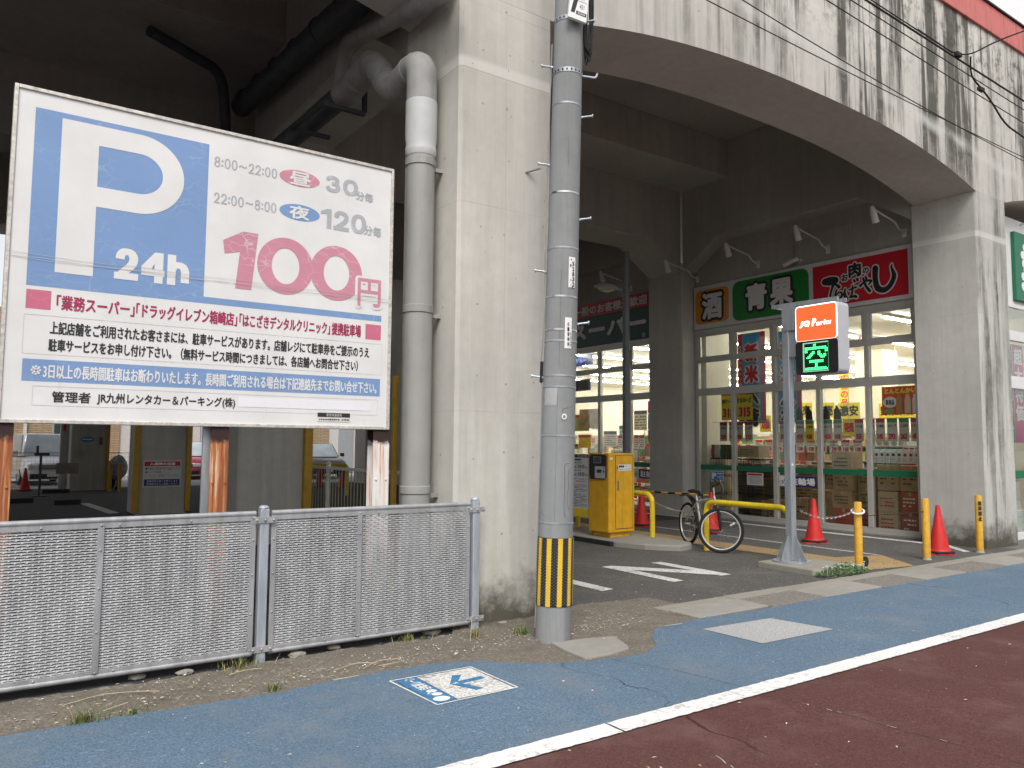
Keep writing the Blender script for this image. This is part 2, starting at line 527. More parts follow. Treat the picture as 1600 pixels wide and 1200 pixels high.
class Flat:
    """printed / painted flat shapes on a plane: u to the right, v up, d out of the plane"""
    def __init__(self, o, u, v, n):
        self.o, self.u, self.vv, self.n = Vector(o), Vector(u), Vector(v), Vector(n)
        self.mb = MB()
    def P(self, u, v, d=0.0):
        return self.o + self.u * u + self.vv * v + self.n * d
    def sub(self):
        return Flat(self.o, self.u, self.vv, self.n)
    def poly(self, pts, d=0.001):
        self.mb.add([self.P(a, b, d) for a, b in pts], [tuple(range(len(pts)))])
        return self
    def rect(self, u0, u1, v0, v1, d=0.001):
        return self.poly([(u0, v0), (u1, v0), (u1, v1), (u0, v1)], d)
    def rrect(self, u0, u1, v0, v1, r, d=0.001, n=5):
        pts = []
        for cx, cy, a0 in ((u1 - r, v1 - r, 0), (u0 + r, v1 - r, 90), (u0 + r, v0 + r, 180), (u1 - r, v0 + r, 270)):
            for k in range(n + 1):
                a = radians(a0 + 90 * k / n)
                pts.append((cx + r * cos(a), cy + r * sin(a)))
        return self.poly(pts, d)
    def ell(self, cu, cv, a, b, d=0.001, n=28):
        return self.poly([(cu + a * cos(2 * pi * k / n), cv + b * sin(2 * pi * k / n)) for k in range(n)], d)
    def line(self, pts, w, d=0.001):
        for (a, b), (c, e) in zip(pts[:-1], pts[1:]):
            L = sqrt((c - a) ** 2 + (e - b) ** 2) or 1
            nx, ny = -(e - b) / L * w / 2, (c - a) / L * w / 2
            self.poly([(a + nx, b + ny), (a - nx, b - ny), (c - nx, e - ny), (c + nx, e + ny)], d)
            d += 0.00008
        return self
    def text(self, t, u0, u1, v0, v1, d=0.002, bold=0.0, shear=0.0, n=6, res=2):
        vs, fs = glyphs(t, res)
        if not vs:
            return self
        x0, x1 = min(a for a, b in vs), max(a for a, b in vs)
        y0, y1 = min(b for a, b in vs), max(b for a, b in vs)
        if bold:
            u0, u1, v0, v1 = u0 + bold, u1 - bold, v0 + bold, v1 - bold
        sx = (u1 - u0 - abs(shear) * (v1 - v0)) / max(1e-6, x1 - x0)
        sy = (v1 - v0) / max(1e-6, y1 - y0)
        offs = [(0, 0)] if not bold else [(bold * cos(2 * pi * k / n), bold * sin(2 * pi * k / n)) for k in range(n)]
        for i, (ox, oy) in enumerate(offs):
            self.mb.add([self.P(u0 + (a - x0) * sx + (b - y0) * sy * shear + ox, v0 + (b - y0) * sy + oy, d + i * 0.00012) for a, b in vs], fs)
        return self
    def tight(self, t, u0, u1, v0, v1, gap=0.1, **kw):
        """one glyph after another, each fitted to an equal share of the run"""
        ws = []
        for ch in t:
            vs, _ = glyphs(ch)
            ws.append(max(a for a, b in vs) - min(a for a, b in vs))
        tot = sum(ws) + gap * (len(t) - 1)
        k = (u1 - u0) / tot
        u = u0
        for ch, w in zip(t, ws):
            self.text(ch, u, u + w * k, v0, v1, **kw)
            u += (w + gap) * k
        return self
    def column(self, t, u0, u1, v1, step, h=0.9, **kw):
        for i, ch in enumerate(t):
            if ch != ' ':
                self.text(ch, u0, u1, v1 - step * i - step * h, v1 - step * i, **kw)
        return self
    def scribble(self, u0, u1, v0, v1, rows, seed=1, fill=0.5, d=0.0012, cw=None):
        """rows of print too small to read: short dashes"""
        rnd = random.Random(seed)
        st = (v1 - v0) / rows
        for i in range(rows):
            v = v1 - st * (i + 0.5)
            u = u0
            end = u1 - rnd.random() * (u1 - u0) * 0.35 * (i % 3 == 2)
            cwid = cw or st * 0.8
            while u < end:
                w = cwid * (0.5 + 0.5 * rnd.random())
                if rnd.random() < 0.88:
                    self.rect(u, min(u + w, u1), v - st * fill / 2, v + st * fill / 2 * rnd.uniform(0.5, 1), d)
                u += w + cwid * 0.25
        return self
    def build(self, name, mat, parent=None, loc=None):
        return self.mb.build(name, mat, parent, loc, fixn=False)

# ------------------------------------------------------------------ material palette
C_CON = concrete("pier_concrete", (0.585, 0.562, 0.505), streak=0.2, lift=4.87, grime=0.95)
C_STAIN = concrete("stained_concrete", (0.575, 0.555, 0.505), streak=1.35, xgrad=True)
C_PIERR = concrete("weathered_concrete", (0.53, 0.52, 0.48), streak=1.0, lift=4.87, grime=0.95)
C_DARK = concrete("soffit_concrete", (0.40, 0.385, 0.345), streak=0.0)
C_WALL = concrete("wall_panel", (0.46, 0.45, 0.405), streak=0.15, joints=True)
C_KERB = concrete("kerb_concrete", (0.31, 0.29, 0.25), joints=False)
C_SLAB = concrete("slab_concrete", (0.325, 0.31, 0.28), joints=False)
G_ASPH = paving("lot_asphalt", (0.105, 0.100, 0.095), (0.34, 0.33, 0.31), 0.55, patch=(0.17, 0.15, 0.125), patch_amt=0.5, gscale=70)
G_LOT = paving("rear_and_shade_asphalt", (0.055, 0.055, 0.058), (0.16, 0.16, 0.16), 0.3, gscale=60)
G_STREET = paving("street_asphalt", (0.30, 0.305, 0.31), (0.3, 0.3, 0.3), 0.3, gscale=60)
G_BLUE = paving("blue_surfacing", (0.122, 0.184, 0.252), (0.28, 0.35, 0.43), 0.5, patch=(0.185, 0.205, 0.225), patch_amt=0.65, gscale=85, cracks=True)
G_RED = paving("red_surfacing", (0.108, 0.046, 0.041), (0.20, 0.12, 0.11), 0.4, patch=(0.150, 0.082, 0.072), patch_amt=0.85, gscale=110, cracks=True, bump=0.3)
G_SOIL = paving("dry_soil", (0.188, 0.166, 0.134), (0.38, 0.345, 0.29), 0.75, patch=(0.10, 0.09, 0.075), patch_amt=0.8, gscale=55, bump=0.9)
G_GUT = paving("gutter_paving", (0.225, 0.21, 0.185), (0.38, 0.36, 0.32), 0.6, patch=(0.14, 0.125, 0.105), patch_amt=0.7, gscale=60)
G_BASE = paving("ground_asphalt", (0.16, 0.155, 0.15), (0.25, 0.25, 0.25), 0.3, gscale=40)
P_WHITE = paving("road_paint_white", (0.80, 0.80, 0.78), (0.62, 0.62, 0.60), 0.25, gscale=60, rough=0.7, bump=0.35, contrast=0.3, worn=(0.36, 0.34, 0.33))
P_WORN = paving("worn_paint_white", (0.66, 0.65, 0.62), (0.4, 0.4, 0.38), 0.5, worn=(0.11, 0.105, 0.10), gscale=60, rough=0.8)
P_TAN = paving("worn_paint_tan", (0.42, 0.29, 0.14), (0.3, 0.24, 0.16), 0.5, worn=(0.13, 0.12, 0.105), gscale=60)
P_GREY = paving("grey_patch", (0.42, 0.42, 0.42), (0.62, 0.62, 0.62), 0.6, gscale=75, bump=0.6)
WHITE = M("white_enamel", (0.78, 0.78, 0.76), 0.4, 0.05)
OFFWHITE = M("aged_white", (0.66, 0.65, 0.61), 0.5, 0.08, dirt=0.25)
BLACK = M("black_plastic", (0.02, 0.02, 0.022), 0.45, 0.2)
RUBBER = M("black_rubber", (0.022, 0.022, 0.022), 0.8, 0.2, bump=0.2)
INK = M("black_ink", (0.03, 0.03, 0.032), 0.5, 0.1)
GREYINK = M("faded_grey_ink", (0.40, 0.41, 0.43), 0.5, 0.08)
PVC = M("grey_pvc", (0.31, 0.31, 0.29), 0.45, 0.08, scale=3.0, dirt=0.25)
PVC_D = M("grey_pvc_dusty", (0.30, 0.30, 0.285), 0.65, 0.2, scale=4.0, dirt=0.4)
PVC_B = M("dark_pipe", (0.055, 0.06, 0.07), 0.6, 0.25, scale=4.0)
GALV = galvanised("galvanised_steel")
GALVF = galvanised("fence_aluminium", (0.39, 0.395, 0.40), 0.55, 0.3)
STEEL = M("stainless_steel", (0.6, 0.6, 0.6), 0.3, 0.05, metal=1.0)
CHROME = M("chrome", (0.75, 0.75, 0.75), 0.15, 0.03, metal=1.0)
ALUM = M("window_aluminium", (0.50, 0.49, 0.45), 0.45, 0.05, metal=0.25)
ALUM_W = M("white_window_aluminium", (0.70, 0.70, 0.68), 0.45, 0.05)
YEL = M("yellow_paint", (0.70, 0.375, 0.018), 0.42, 0.10, dirt=0.32)
YEL2 = M("bright_yellow_paint", (0.76, 0.56, 0.03), 0.38, 0.08, dirt=0.3)
ORANGE_Y = M("scuffed_bollard_yellow", (0.66, 0.37, 0.04), 0.5, 0.15, dirt=0.55, scale=14)
GUARD = M("corner_guard_yellow", (0.44, 0.265, 0.02), 0.5, 0.15, dirt=0.3)
CONE = M("cone_red", (0.56, 0.022, 0.018), 0.5, 0.10, dirt=0.3)
CARD = M("cardboard", (0.36, 0.235, 0.125), 0.85, 0.12, scale=5)
CARD2 = M("pale_cardboard", (0.44, 0.32, 0.20), 0.85, 0.12, scale=5)
CARD_R = M("red_printed_cardboard", (0.36, 0.09, 0.06), 0.8, 0.15, scale=5)
GREEN = M("store_green", (0.012, 0.155, 0.075), 0.4, 0.05)
GREEN_D = M("sign_dark_green", (0.010, 0.060, 0.045), 0.45, 0.05)
GREEN_S = M("sign_green", (0.010, 0.19, 0.03), 0.4, 0.05)
SORANGE = M("sign_orange", (0.62, 0.24, 0.02), 0.4, 0.05)
SRED = M("sign_red", (0.48, 0.012, 0.025), 0.4, 0.05)
NAVY = M("sign_navy", (0.02, 0.025, 0.15), 0.45, 0.05)
CREAM = M("cream_plaster", (0.74, 0.69, 0.56), 0.85, 0.03)
CEIL = M("store_ceiling", (0.74, 0.70, 0.60), 0.85, 0.03)
FLOORI = M("store_floor", (0.48, 0.45, 0.40), 0.35, 0.05)
TUBE = M("lit_tube", (1, 1, 1), 0.4, 0.0, emis=80.0, ecol=(1.0, 0.965, 0.88))
GLASS = glass("window_glass")

# ------------------------------------------------------------------ ground
def sheet(name, pts, z, mat):
    mb = MB()
    mb.add([(x, y, z) for x, y in pts], [tuple(range(len(pts)))])
    return structure(mb.build(name, mat, fixn=False))
def rectp(x0, x1, y0, y1):
    return [(x0, y0), (x1, y0), (x1, y1), (x0, y1)]

sheet("ground", rectp(-400, 400, -400, 400), 0.0, G_BASE)
sheet("parking_lot", rectp(3.9, 13.3, 5.42, 11.5), 0.004, G_ASPH)
sheet("shade_toned_parking_lot", rectp(-60, 3.9, 5.4, 11.5), 0.003, G_LOT)  # left part coloured darker to stand in for the shade behind the fence
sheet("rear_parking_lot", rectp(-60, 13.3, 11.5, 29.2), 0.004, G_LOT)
sheet("rear_street", rectp(-60, 60, 29.2, 37.6), 0.005, G_STREET)
sheet("road", rectp(-60, 120, -14, 3.2), 0.004, G_RED)
edge = [(-14, 4.97), (0.2, 4.97), (0.7, 4.95), (1.17, 4.915), (1.65, 4.88), (2.18, 4.925), (2.65, 4.92), (2.95, 4.86), (3.1, 4.79), (3.25, 4.62),
        (3.45, 4.46), (3.75, 4.36), (4.05, 4.29), (4.28, 4.30), (4.45, 4.40), (4.6, 4.58), (4.85, 4.80), (4.99, 4.83), (5.36, 4.86), (6.3, 4.80), (7.4, 4.82), (9.3, 4.78), (14, 4.74), (120, 4.74)]
fine_edge = []
rnd = random.Random(3)
for (a, b), (c, d) in zip(edge[:-1], edge[1:]):
    k = max(1, min(60, int((c - a) / 0.06))) if a > -1 and c < 15 else 1
    for i in range(k):
        t = i / k
        fine_edge.append((a + (c - a) * t, b + (d - b) * t + rnd.uniform(-0.012, 0.012)))
fine_edge.append(edge[-1])
sheet("path", [(-14, 3.3), (120, 3.3)] + fine_edge[::-1], 0.0085, G_BLUE)
rnd = random.Random(14)
for xa, xb in ((-14, 2.985), (3.0, 40)):
    n = int((min(xb, 16) - max(xa, -1)) / 0.03)
    xs_ = [xa] + [max(xa, -1) + (min(xb, 16) - max(xa, -1)) * i / n for i in range(1, n)] + [xb]
    sheet("road_line", [(x, 3.195 + rnd.uniform(-0.004, 0.004)) for x in xs_] + [(x, 3.345 + rnd.uniform(-0.004, 0.004)) for x in xs_[::-1]], 0.0125, P_WHITE)
# bare strip between the path and the fence, a little uneven
mb = MB()
nx, ny = 150, 26
rnd = random.Random(5)
hs = {}
for j in range(ny + 1):
    for i in range(nx + 1):
        x = -1.5 + 7.3 * i / nx
        y = 4.22 + (1.31 if x < 3.3 else 1.31 + 0.31 * min(1.0, (x - 3.3) / 0.2)) * j / ny
        near = min(1.0, max(0.0, (y - 4.95) / 0.25))
        right = 1.0 - min(1.0, max(0.0, (x - 4.9) / 0.6))
        h = 0.0045 + near * right * (0.012 + 0.014 * rnd.random() + 0.012 * sin(x * 3.1 + 1) * sin(y * 5))
        hs[(i, j)] = (x, y, max(0.0045, h))
mb.add([hs[(i, j)] for j in range(ny + 1) for i in range(nx + 1)],
       [(j * (nx + 1) + i, j * (nx + 1) + i + 1, (j + 1) * (nx + 1) + i + 1, (j + 1) * (nx + 1) + i) for j in range(ny) for i in range(nx)])
structure(mb.build("soil_strip", G_SOIL, smooth=True, fixn=False))
# kerb strip and gutter slabs along the lot entrance
mb = MB()
x = 5.45
rnd = random.Random(8)
while x < 24:
    L = 0.99
    mb.box(x, x + L - 0.012, 5.25, 5.42, -0.1, 0.014 + rnd.uniform(-0.002, 0.003))
    x += L
structure(mb.build("kerb", C_KERB, bevel=0.006))
for nm, x0, x1, lo in (("gutter_slab", 5.48, 6.46, 4.87), ("gutter_slab", 7.35, 8.40, 4.83), ("gutter_slab", 9.30, 10.28, 4.81), ("gutter_slab", 11.3, 12.3, 4.79)):
    m_ = MB()
    m_.box(x0, x1, lo, 5.235, -0.1, 0.0135)
    structure(m_.build(nm, C_SLAB, bevel=0.006))
mb = MB()
for x0, x1 in ((6.47, 7.34), (8.41, 9.29), (10.29, 11.29), (12.31, 24.0)):
    mb.box(x0, x1, 4.70, 5.24, -0.1, 0.0062)
structure(mb.build("gutter", G_GUT))
m_ = MB()
m_.prism([(3.74, 4.40), (3.98, 4.39), (4.20, 4.43), (4.25, 4.50), (4.36, 4.77), (4.1, 4.84), (3.81, 4.89), (3.76, 4.66)], lambda u, v, d: (u, v, d), -0.03, 0.021)
tag(m_.build("concrete_slab", C_SLAB, bevel=0.008), "cracked square concrete slab on the bare soil at the foot of the utility pole", "slab")
sheet("surface_patch", [(5.19, 3.975), (6.10, 3.95), (6.0, 4.51), (5.17, 4.56)], 0.0125, P_GREY)
# painted lines of the lot
GF = lambda: Flat((0, 0, 0), (1, 0, 0), (0, 1, 0), (0, 0, 1))
f = GF()
f.rect(12.70, 12.86, 6.30, 17.5, 0.0085)
f.poly([(12.70, 6.30), (12.86, 6.28), (12.35, 5.72), (12.22, 5.75)], 0.0086)
f.rect(10.78, 10.84, 6.22, 17.5, 0.0085)
structure(f.build("lot_line", P_WORN))
f = GF()
f.rect(9.50, 10.05, 6.45, 17.5, 0.0085)
f.poly([(9.20, 5.60), (10.25, 5.45), (10.85, 6.25), (10.05, 6.4495), (9.5, 6.4495)], 0.0085)
structure(f.build("walkway_line", P_TAN))
RLT = thing("road_lettering", "white worn IN lettering painted on the asphalt of the car park entrance", "road marking", (6.8, 6.9, 0))
f = GF()
f.poly([(6.70, 7.56), (6.66, 6.29), (6.83, 6.30), (6.87, 7.55)], 0.009)
f.poly([(6.87, 7.55), (6.80, 7.25), (7.50, 6.29), (7.62, 6.55)], 0.0091)
f.poly([(7.48, 7.47), (7.46, 6.285), (7.64, 6.285), (7.65, 7.46)], 0.0092)
f.build("letter", P_WORN, RLT)
f = GF()
f.poly([(5.62, 7.5), (5.60, 6.32), (5.78, 6.33), (5.79, 7.52)], 0.009)
f.build("letter", P_WORN, RLT)
f = GF()
f.poly([(2.40, 22.0), (2.62, 22.0), (2.83, 18.7), (2.6, 18.6)], 0.0085)
structure(f.build("bay_line", P_WORN))

# joint and cracks across the path and the road
CRK = M("crack_dark", (0.035, 0.028, 0.026), 0.95, 0.3); CRL = M("crack_chalk", (0.45, 0.40, 0.37), 0.9, 0.2)
def crack(pts, w, z, mat, seed, skip=0.0):
    rnd = random.Random(seed)
    f = GF()
    P_ = []
    for (a, b), (c, d) in zip(pts[:-1], pts[1:]):
        n = max(2, int(sqrt((c - a) ** 2 + (d - b) ** 2) / 0.03))
        for i in range(n): P_.append((a + (c - a) * i / n + rnd.uniform(-0.006, 0.006), b + (d - b) * i / n + rnd.uniform(-0.006, 0.006)))
    P_.append(pts[-1])
    for i in range(len(P_) - 1):
        if rnd.random() >= skip: f.line(P_[i:i + 2], w * rnd.uniform(0.4, 1.2), z)
    return structure(f.build("surface_crack", mat))
crack([(3.90, 4.30), (3.98, 4.09), (4.09, 3.83), (4.17, 3.35)], 0.006, 0.0095, CRK, 1, 0.15)
crack([(4.15, 3.19), (4.22, 2.93), (4.26, 2.66), (4.29, 2.31), (4.33, 2.03), (4.33, 1.6)], 0.008, 0.0052, CRK, 2, 0.05)
crack([(4.165, 3.15), (4.232, 2.93), (4.272, 2.66), (4.302, 2.31), (4.335, 2.1)], 0.005, 0.0056, CRL, 3, 0.86)
crack([(3.80, 2.60), (3.76, 2.45), (3.70, 2.30)], 0.005, 0.0052, CRK, 4, 0.1); crack([(3.16, 2.71), (3.11, 2.56)], 0.007, 0.0056, CRL, 5, 0.2)

# bicycle-lane plate on the blue path, read from the other side
pt = thing("pavement_sign", "white and blue bicycle lane plate with an arrow lying on the blue path", "pavement sign", (2.65, 4.42, 0.0))
pf = Flat((2.34, 4.70, 0), (0.998, -0.02, 0), (0.0, 1.0, 0), (0, 0, 1))
a = pf.sub()
a.line([(0, 0), (0.61, 0.0), (0.62, -0.55), (0.03, -0.57), (0, 0)], 0.012, 0.0125)
a.build("border", P_WHITE, pt)
a = pf.sub(); a.rect(0.185, 0.595, -0.545, -0.02, 0.0125); a.build("panel", P_WORN, pt)
PB = paving("plate_blue", (0.06, 0.20, 0.38), (0.15, 0.3, 0.45), 0.4, gscale=60)
a = pf.sub(); a.rect(0.035, 0.18, -0.55, -0.02, 0.0125); a.build("caption_band", PB, pt)
a = pf.sub()
a.poly([(0.29, -0.27), (0.40, -0.11), (0.46, -0.13), (0.36, -0.25)], 0.0135)
a.poly([(0.35, -0.245), (0.55, -0.22), (0.55, -0.28), (0.35, -0.30)], 0.0136)
a.poly([(0.29, -0.27), (0.36, -0.29), (0.43, -0.45), (0.37, -0.46)], 0.0137)
a.build("arrow", PB, pt)
a = Flat(pf.P(0.035, -0.545), (0, 1, 0), (-1, 0, 0), (0, 0, 1))
a.ell(0.055, -0.07, 0.045, 0.055, 0.0138)
a.ell(0.145, -0.09, 0.028, 0.035, 0.0138); a.ell(0.215, -0.09, 0.028, 0.035, 0.0138)
a.line([(0.145, -0.09), (0.175, -0.04), (0.215, -0.09), (0.165, -0.09)], 0.008, 0.0141)
a.text("自転車レーン", 0.26, 0.52, -0.125, -0.03, 0.0138, bold=0.002)
a.build("lettering", P_WHITE, pt)

# ------------------------------------------------------------------ railway viaduct
V = thing("railway_viaduct", "grey concrete railway viaduct with wide streaked arches over the car park and shop", "viaduct", (3.92, 6.2, 0))
def pier(x0, y0, mat, w=1.02, d=1.05, top=5.6):
    k = 0.03
    x1, y1 = x0 + w, y0 + d
    mb = MB(); mb.prism([(x0 + k, y0), (x1 - k, y0), (x1, y0 + k), (x1, y1 - k), (x1 - k, y1), (x0 + k, y1), (x0, y1 - k), (x0, y0 + k)], lambda u, v, d_: (u, v, d_), -0.2, top)
    return mb.build("pier", mat, V)
BAYS = [(3.41 + 9.49 * k, 5.70) for k in range(-6, 3)]
for x0, y0 in BAYS:
    pier(x0, y0, C_PIERR if 12 < x0 < 14 else C_CON, top=5.598)
for k in range(-6, 0):
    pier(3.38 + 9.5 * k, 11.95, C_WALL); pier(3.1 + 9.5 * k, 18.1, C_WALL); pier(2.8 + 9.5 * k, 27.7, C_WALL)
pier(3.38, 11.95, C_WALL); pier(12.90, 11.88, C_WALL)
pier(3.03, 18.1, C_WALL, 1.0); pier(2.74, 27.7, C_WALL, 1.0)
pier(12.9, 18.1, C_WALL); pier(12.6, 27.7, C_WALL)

def arch_pts(x0, x1, zc=6.06, drop=0.46, n=28, e=2.5):
    c, h = (x0 + x1) / 2, (x1 - x0) / 2
    return [(x0 + (x1 - x0) * i / n, zc - drop * abs((2.0 * i / n - 1)) ** e) for i in range(n + 1)]
# the front row: one long beam whose arches run down into the pier heads
poly = [(BAYS[0][0], 8.4)]
for i, (x0, y0) in enumerate(BAYS):
    poly += [(x0, 5.6), (x0 + 1.02, 5.6)]
    if i < len(BAYS) - 1:
        poly += arch_pts(x0 + 1.02, BAYS[i + 1][0])[1:-1]
poly += [(BAYS[-1][0] + 1.02, 8.4)]
mb = MB(); mb.prism(poly, lambda u, v, d: (u, 5.70 + d, v), 0, 0.99)
mb.build("arch_beam", C_STAIN, V)
# holes left by the form ties, and small chips
mb = MB(); rnd = random.Random(44)
for x in (3.62, 3.92, 4.22):
    for z in (0.75, 1.45, 2.1, 2.75, 3.45, 4.1, 4.62, 5.1, 5.5):
        r_ = rnd.uniform(0.008, 0.014); xx, zz = x + rnd.uniform(-0.03, 0.03), z + rnd.uniform(-0.04, 0.04)
        if rnd.random() < 0.75: mb.cyl((xx, 5.702, zz), (xx, 5.6985, zz), r_, n=10)
for y in (5.95, 6.45):
    for z in (1.45, 2.75, 4.1, 5.1, 5.5):
        mb.cyl((3.412, y, z), (3.4085, y, z), 0.012, n=10); mb.cyl((12.902, y, z), (12.8985, y, z), 0.012, n=10)
for x in (5.6, 6.5, 7.4, 8.3, 9.2, 10.1, 11.0, 11.9, 12.8, 13.5):
    for z in (6.4, 7.0, 7.6): mb.cyl((x, 5.702, z), (x, 5.6985, z), 0.012, n=8)
for _ in range(14):
    xx, zz = rnd.uniform(3.45, 4.4), rnd.uniform(0.4, 5.4); mb.box(xx, xx + rnd.uniform(0.004, 0.012), 5.698, 5.702, zz, zz + rnd.uniform(0.004, 0.03))
mb.build("tie_holes", M("tie_hole_grey", (0.36, 0.34, 0.30), 0.9, 0.2), V)
# second row: flat soffit with chamfered haunches
def haunched(axis, c0, c1, lo, hi, mat, zc=6.0, drop=0.62, hl=0.95, top=8.0, name="cross_beam"):
    poly = [(lo, top), (lo, zc - drop), (lo + hl, zc), (hi - hl, zc), (hi, zc - drop), (hi, top)]
    fr = (lambda u, v, d: (u, c0 + d, v)) if axis == 'x' else (lambda u, v, d: (c0 + d, u, v))
    mb = MB(); mb.prism(poly, fr, 0, c1 - c0)
    return mb.build(name, mat, V, bevel=0.02)
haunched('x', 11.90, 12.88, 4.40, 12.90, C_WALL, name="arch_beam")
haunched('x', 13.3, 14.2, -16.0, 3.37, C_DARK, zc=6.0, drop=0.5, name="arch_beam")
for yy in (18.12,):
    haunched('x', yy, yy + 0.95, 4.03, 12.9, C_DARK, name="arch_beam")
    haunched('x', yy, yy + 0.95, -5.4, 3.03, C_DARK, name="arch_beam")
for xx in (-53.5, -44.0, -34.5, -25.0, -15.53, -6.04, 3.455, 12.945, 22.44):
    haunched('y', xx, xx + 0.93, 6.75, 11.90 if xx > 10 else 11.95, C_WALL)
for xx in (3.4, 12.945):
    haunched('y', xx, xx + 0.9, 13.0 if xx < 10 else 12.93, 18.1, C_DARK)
mb = MB()
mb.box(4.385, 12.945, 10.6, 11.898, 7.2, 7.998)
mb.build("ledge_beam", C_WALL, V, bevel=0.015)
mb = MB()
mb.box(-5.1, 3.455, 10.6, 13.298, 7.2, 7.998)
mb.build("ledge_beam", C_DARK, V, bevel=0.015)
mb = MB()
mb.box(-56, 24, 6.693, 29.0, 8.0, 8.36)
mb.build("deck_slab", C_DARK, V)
RED_BAND = M("faded_red_fascia", (0.56, 0.16, 0.14), 0.6, 0.1, scale=2.0, dirt=0.9)
mb = MB(); mb.box(-56, 24, 5.66, 6.69, 8.404, 8.87)
mb.build("fascia_band", RED_BAND, V, bevel=0.01)
mb = MB(); mb.box(-56, 24, 5.63, 6.0, 8.873, 8.90)
mb.build("drip_rail", BLACK, V)
BARR = M("white_sound_panel", (0.86, 0.86, 0.86), 0.6, 0.03)
mb = MB()
x = -56.0
while x < 24:
    mb.box(x, x + 1.985, 5.80, 5.86, 8.935, 11.4)
    x += 2.0
mb.build("sound_barrier", BARR, V)
# yellow corner guards on the piers
def guard(x, y, z1, parent=V, w=0.07):
    mb = MB(); mb.box(x - w / 2, x + w / 2, y - w / 2, y + w / 2, 0.05, z1)
    return mb.build("corner_guard", GUARD, V, bevel=0.012)
guard(4.44, 11.93, 2.3, w=0.13); guard(3.385, 6.80, 2.2, w=0.05)
guard(3.01, 18.09, 2.2, w=0.12); guard(4.05, 18.08, 2.2, w=0.11); guard(3.76, 27.68, 2.2, w=0.1)
# things fixed to the viaduct's front: old bolts
for x, z in ((4.12, 4.05),):
    mb = MB(); mb.cyl((x, 5.71, z), (x + 0.10, 5.60, z + 0.03), 0.012, n=8); mb.build("anchor_bolt", PVC_D, V)

# joint gutters on the beam soffit
# ------------------------------------------------------------------ drain pipes on the near pier
D = thing("drain_pipe", "fat grey plastic drain pipe with elbows running down the left side of the near pier", "drain pipe", (3.21, 6.06, 0))
mb = MB(); mb.tube([(3.225, 6.06, 0.0), (3.225, 6.06, 4.16)], 0.128, 24); mb.build("lower_pipe", PVC, D, smooth=True)
mb = MB()
mb.lathe([(0.131, 4.10), (0.140, 4.14), (0.140, 4.16), (0.133, 4.20), (0.142, 4.27), (0.142, 4.60), (0.136, 4.605)], (3.225, 6.06, 0), 24)
mb.build("socket", M("pale_pvc", (0.50, 0.51, 0.50), 0.4, 0.05), D, smooth=True)
elb = rounded([(3.225, 6.06, 4.58), (3.225, 6.06, 5.0), (3.225, 6.62, 4.92), (3.225, 6.80, 5.08), (3.225, 7.15, 5.46), (3.225, 7.62, 5.34), (3.225, 7.9, 5.36)], 0.19, 8)
mb = MB(); mb.tube(elb, 0.138, 20); mb.build("elbow_pipe", PVC_D, D, smooth=True)
for i in (9, 18, 22, 28, 37):
    if i < len(elb) - 1:
        p_, q_ = Vector(elb[i]), Vector(elb[i]) + (Vector(elb[i + 1]) - Vector(elb[i])).normalized() * 0.03
        mb = MB(); mb.tube([p_, q_], 0.1435, 20); mb.build("joint_collar", PVC, D, smooth=True)
mb = MB(); mb.tube([(3.225, 7.88, 5.36), (3.225, 9.0, 5.385), (3.225, 11.8, 5.50)], 0.125, 18); mb.build("long_pipe", PVC_B, D, smooth=True)
mb = MB(); mb.tube(rounded([(3.225, 5.45, 5.43), (3.225, 6.83, 5.69), (3.225, 7.85, 5.92), (3.225, 7.98, 5.45)], 0.2, 7), 0.085, 16); mb.build("branch_pipe", PVC_D, D, smooth=True)
for z in (1.15, 2.72, 4.04):
    mb = MB()
    mb.lathe([(0.130, -0.035), (0.137, -0.03), (0.137, 0.03), (0.130, 0.035)], (3.225, 6.06, z), 24)
    mb.bar((3.33, 6.02, z - 0.05), (3.42, 6.0, z - 0.05), 0.05, 0.035)
    mb.build("pipe_clamp", PVC_D, D, smooth=True)
mb = MB()
mb.bar((3.42, 7.75, 5.14), (2.95, 7.75, 5.14), 0.045); mb.bar((3.42, 8.75, 5.2), (2.95, 8.75, 5.2), 0.045); mb.bar((2.97, 7.73, 5.16), (2.97, 8.77, 5.22), 0.045)
mb.bar((3.42, 7.75, 5.16), (3.42, 7.75, 5.6), 0.045)
mb.build("bracket", PVC_B, D)
D2 = thing("drain_pipe", "dark drain pipe slung under the deck beside the cross beam, above the sign", "drain pipe", (3.2, 9.5, 6.4))
mb = MB(); mb.tube([(3.2, 6.7, 6.16), (3.2, 8.2, 6.33), (3.2, 11.8, 6.62)], 0.15, 16); mb.build("pipe", PVC_B, D2, smooth=True)
for k in range(7):
    y = 7.0 + k * 0.75
    mb = MB(); mb.tube([(3.2, y, 6.2 + (y - 6.7) * 0.09), (3.2, y + 0.06, 6.205 + (y - 6.7) * 0.09)], 0.162, 16); mb.build("coupling", PVC_B, D2, smooth=True)

o = MB().tube(rounded([(1.75, 10.95, 6.98), (2.85, 11.6, 6.98), (2.98, 11.75, 6.2), (2.98, 11.8, 5.2)], 0.25, 7), 0.075, 14).build("drain_pipe", PVC_B, loc=(2.5, 11.6, 6.5), smooth=True)
tag(o, "thin dark drain pipe bending down from the shaded ceiling behind the big sign", "drain pipe")

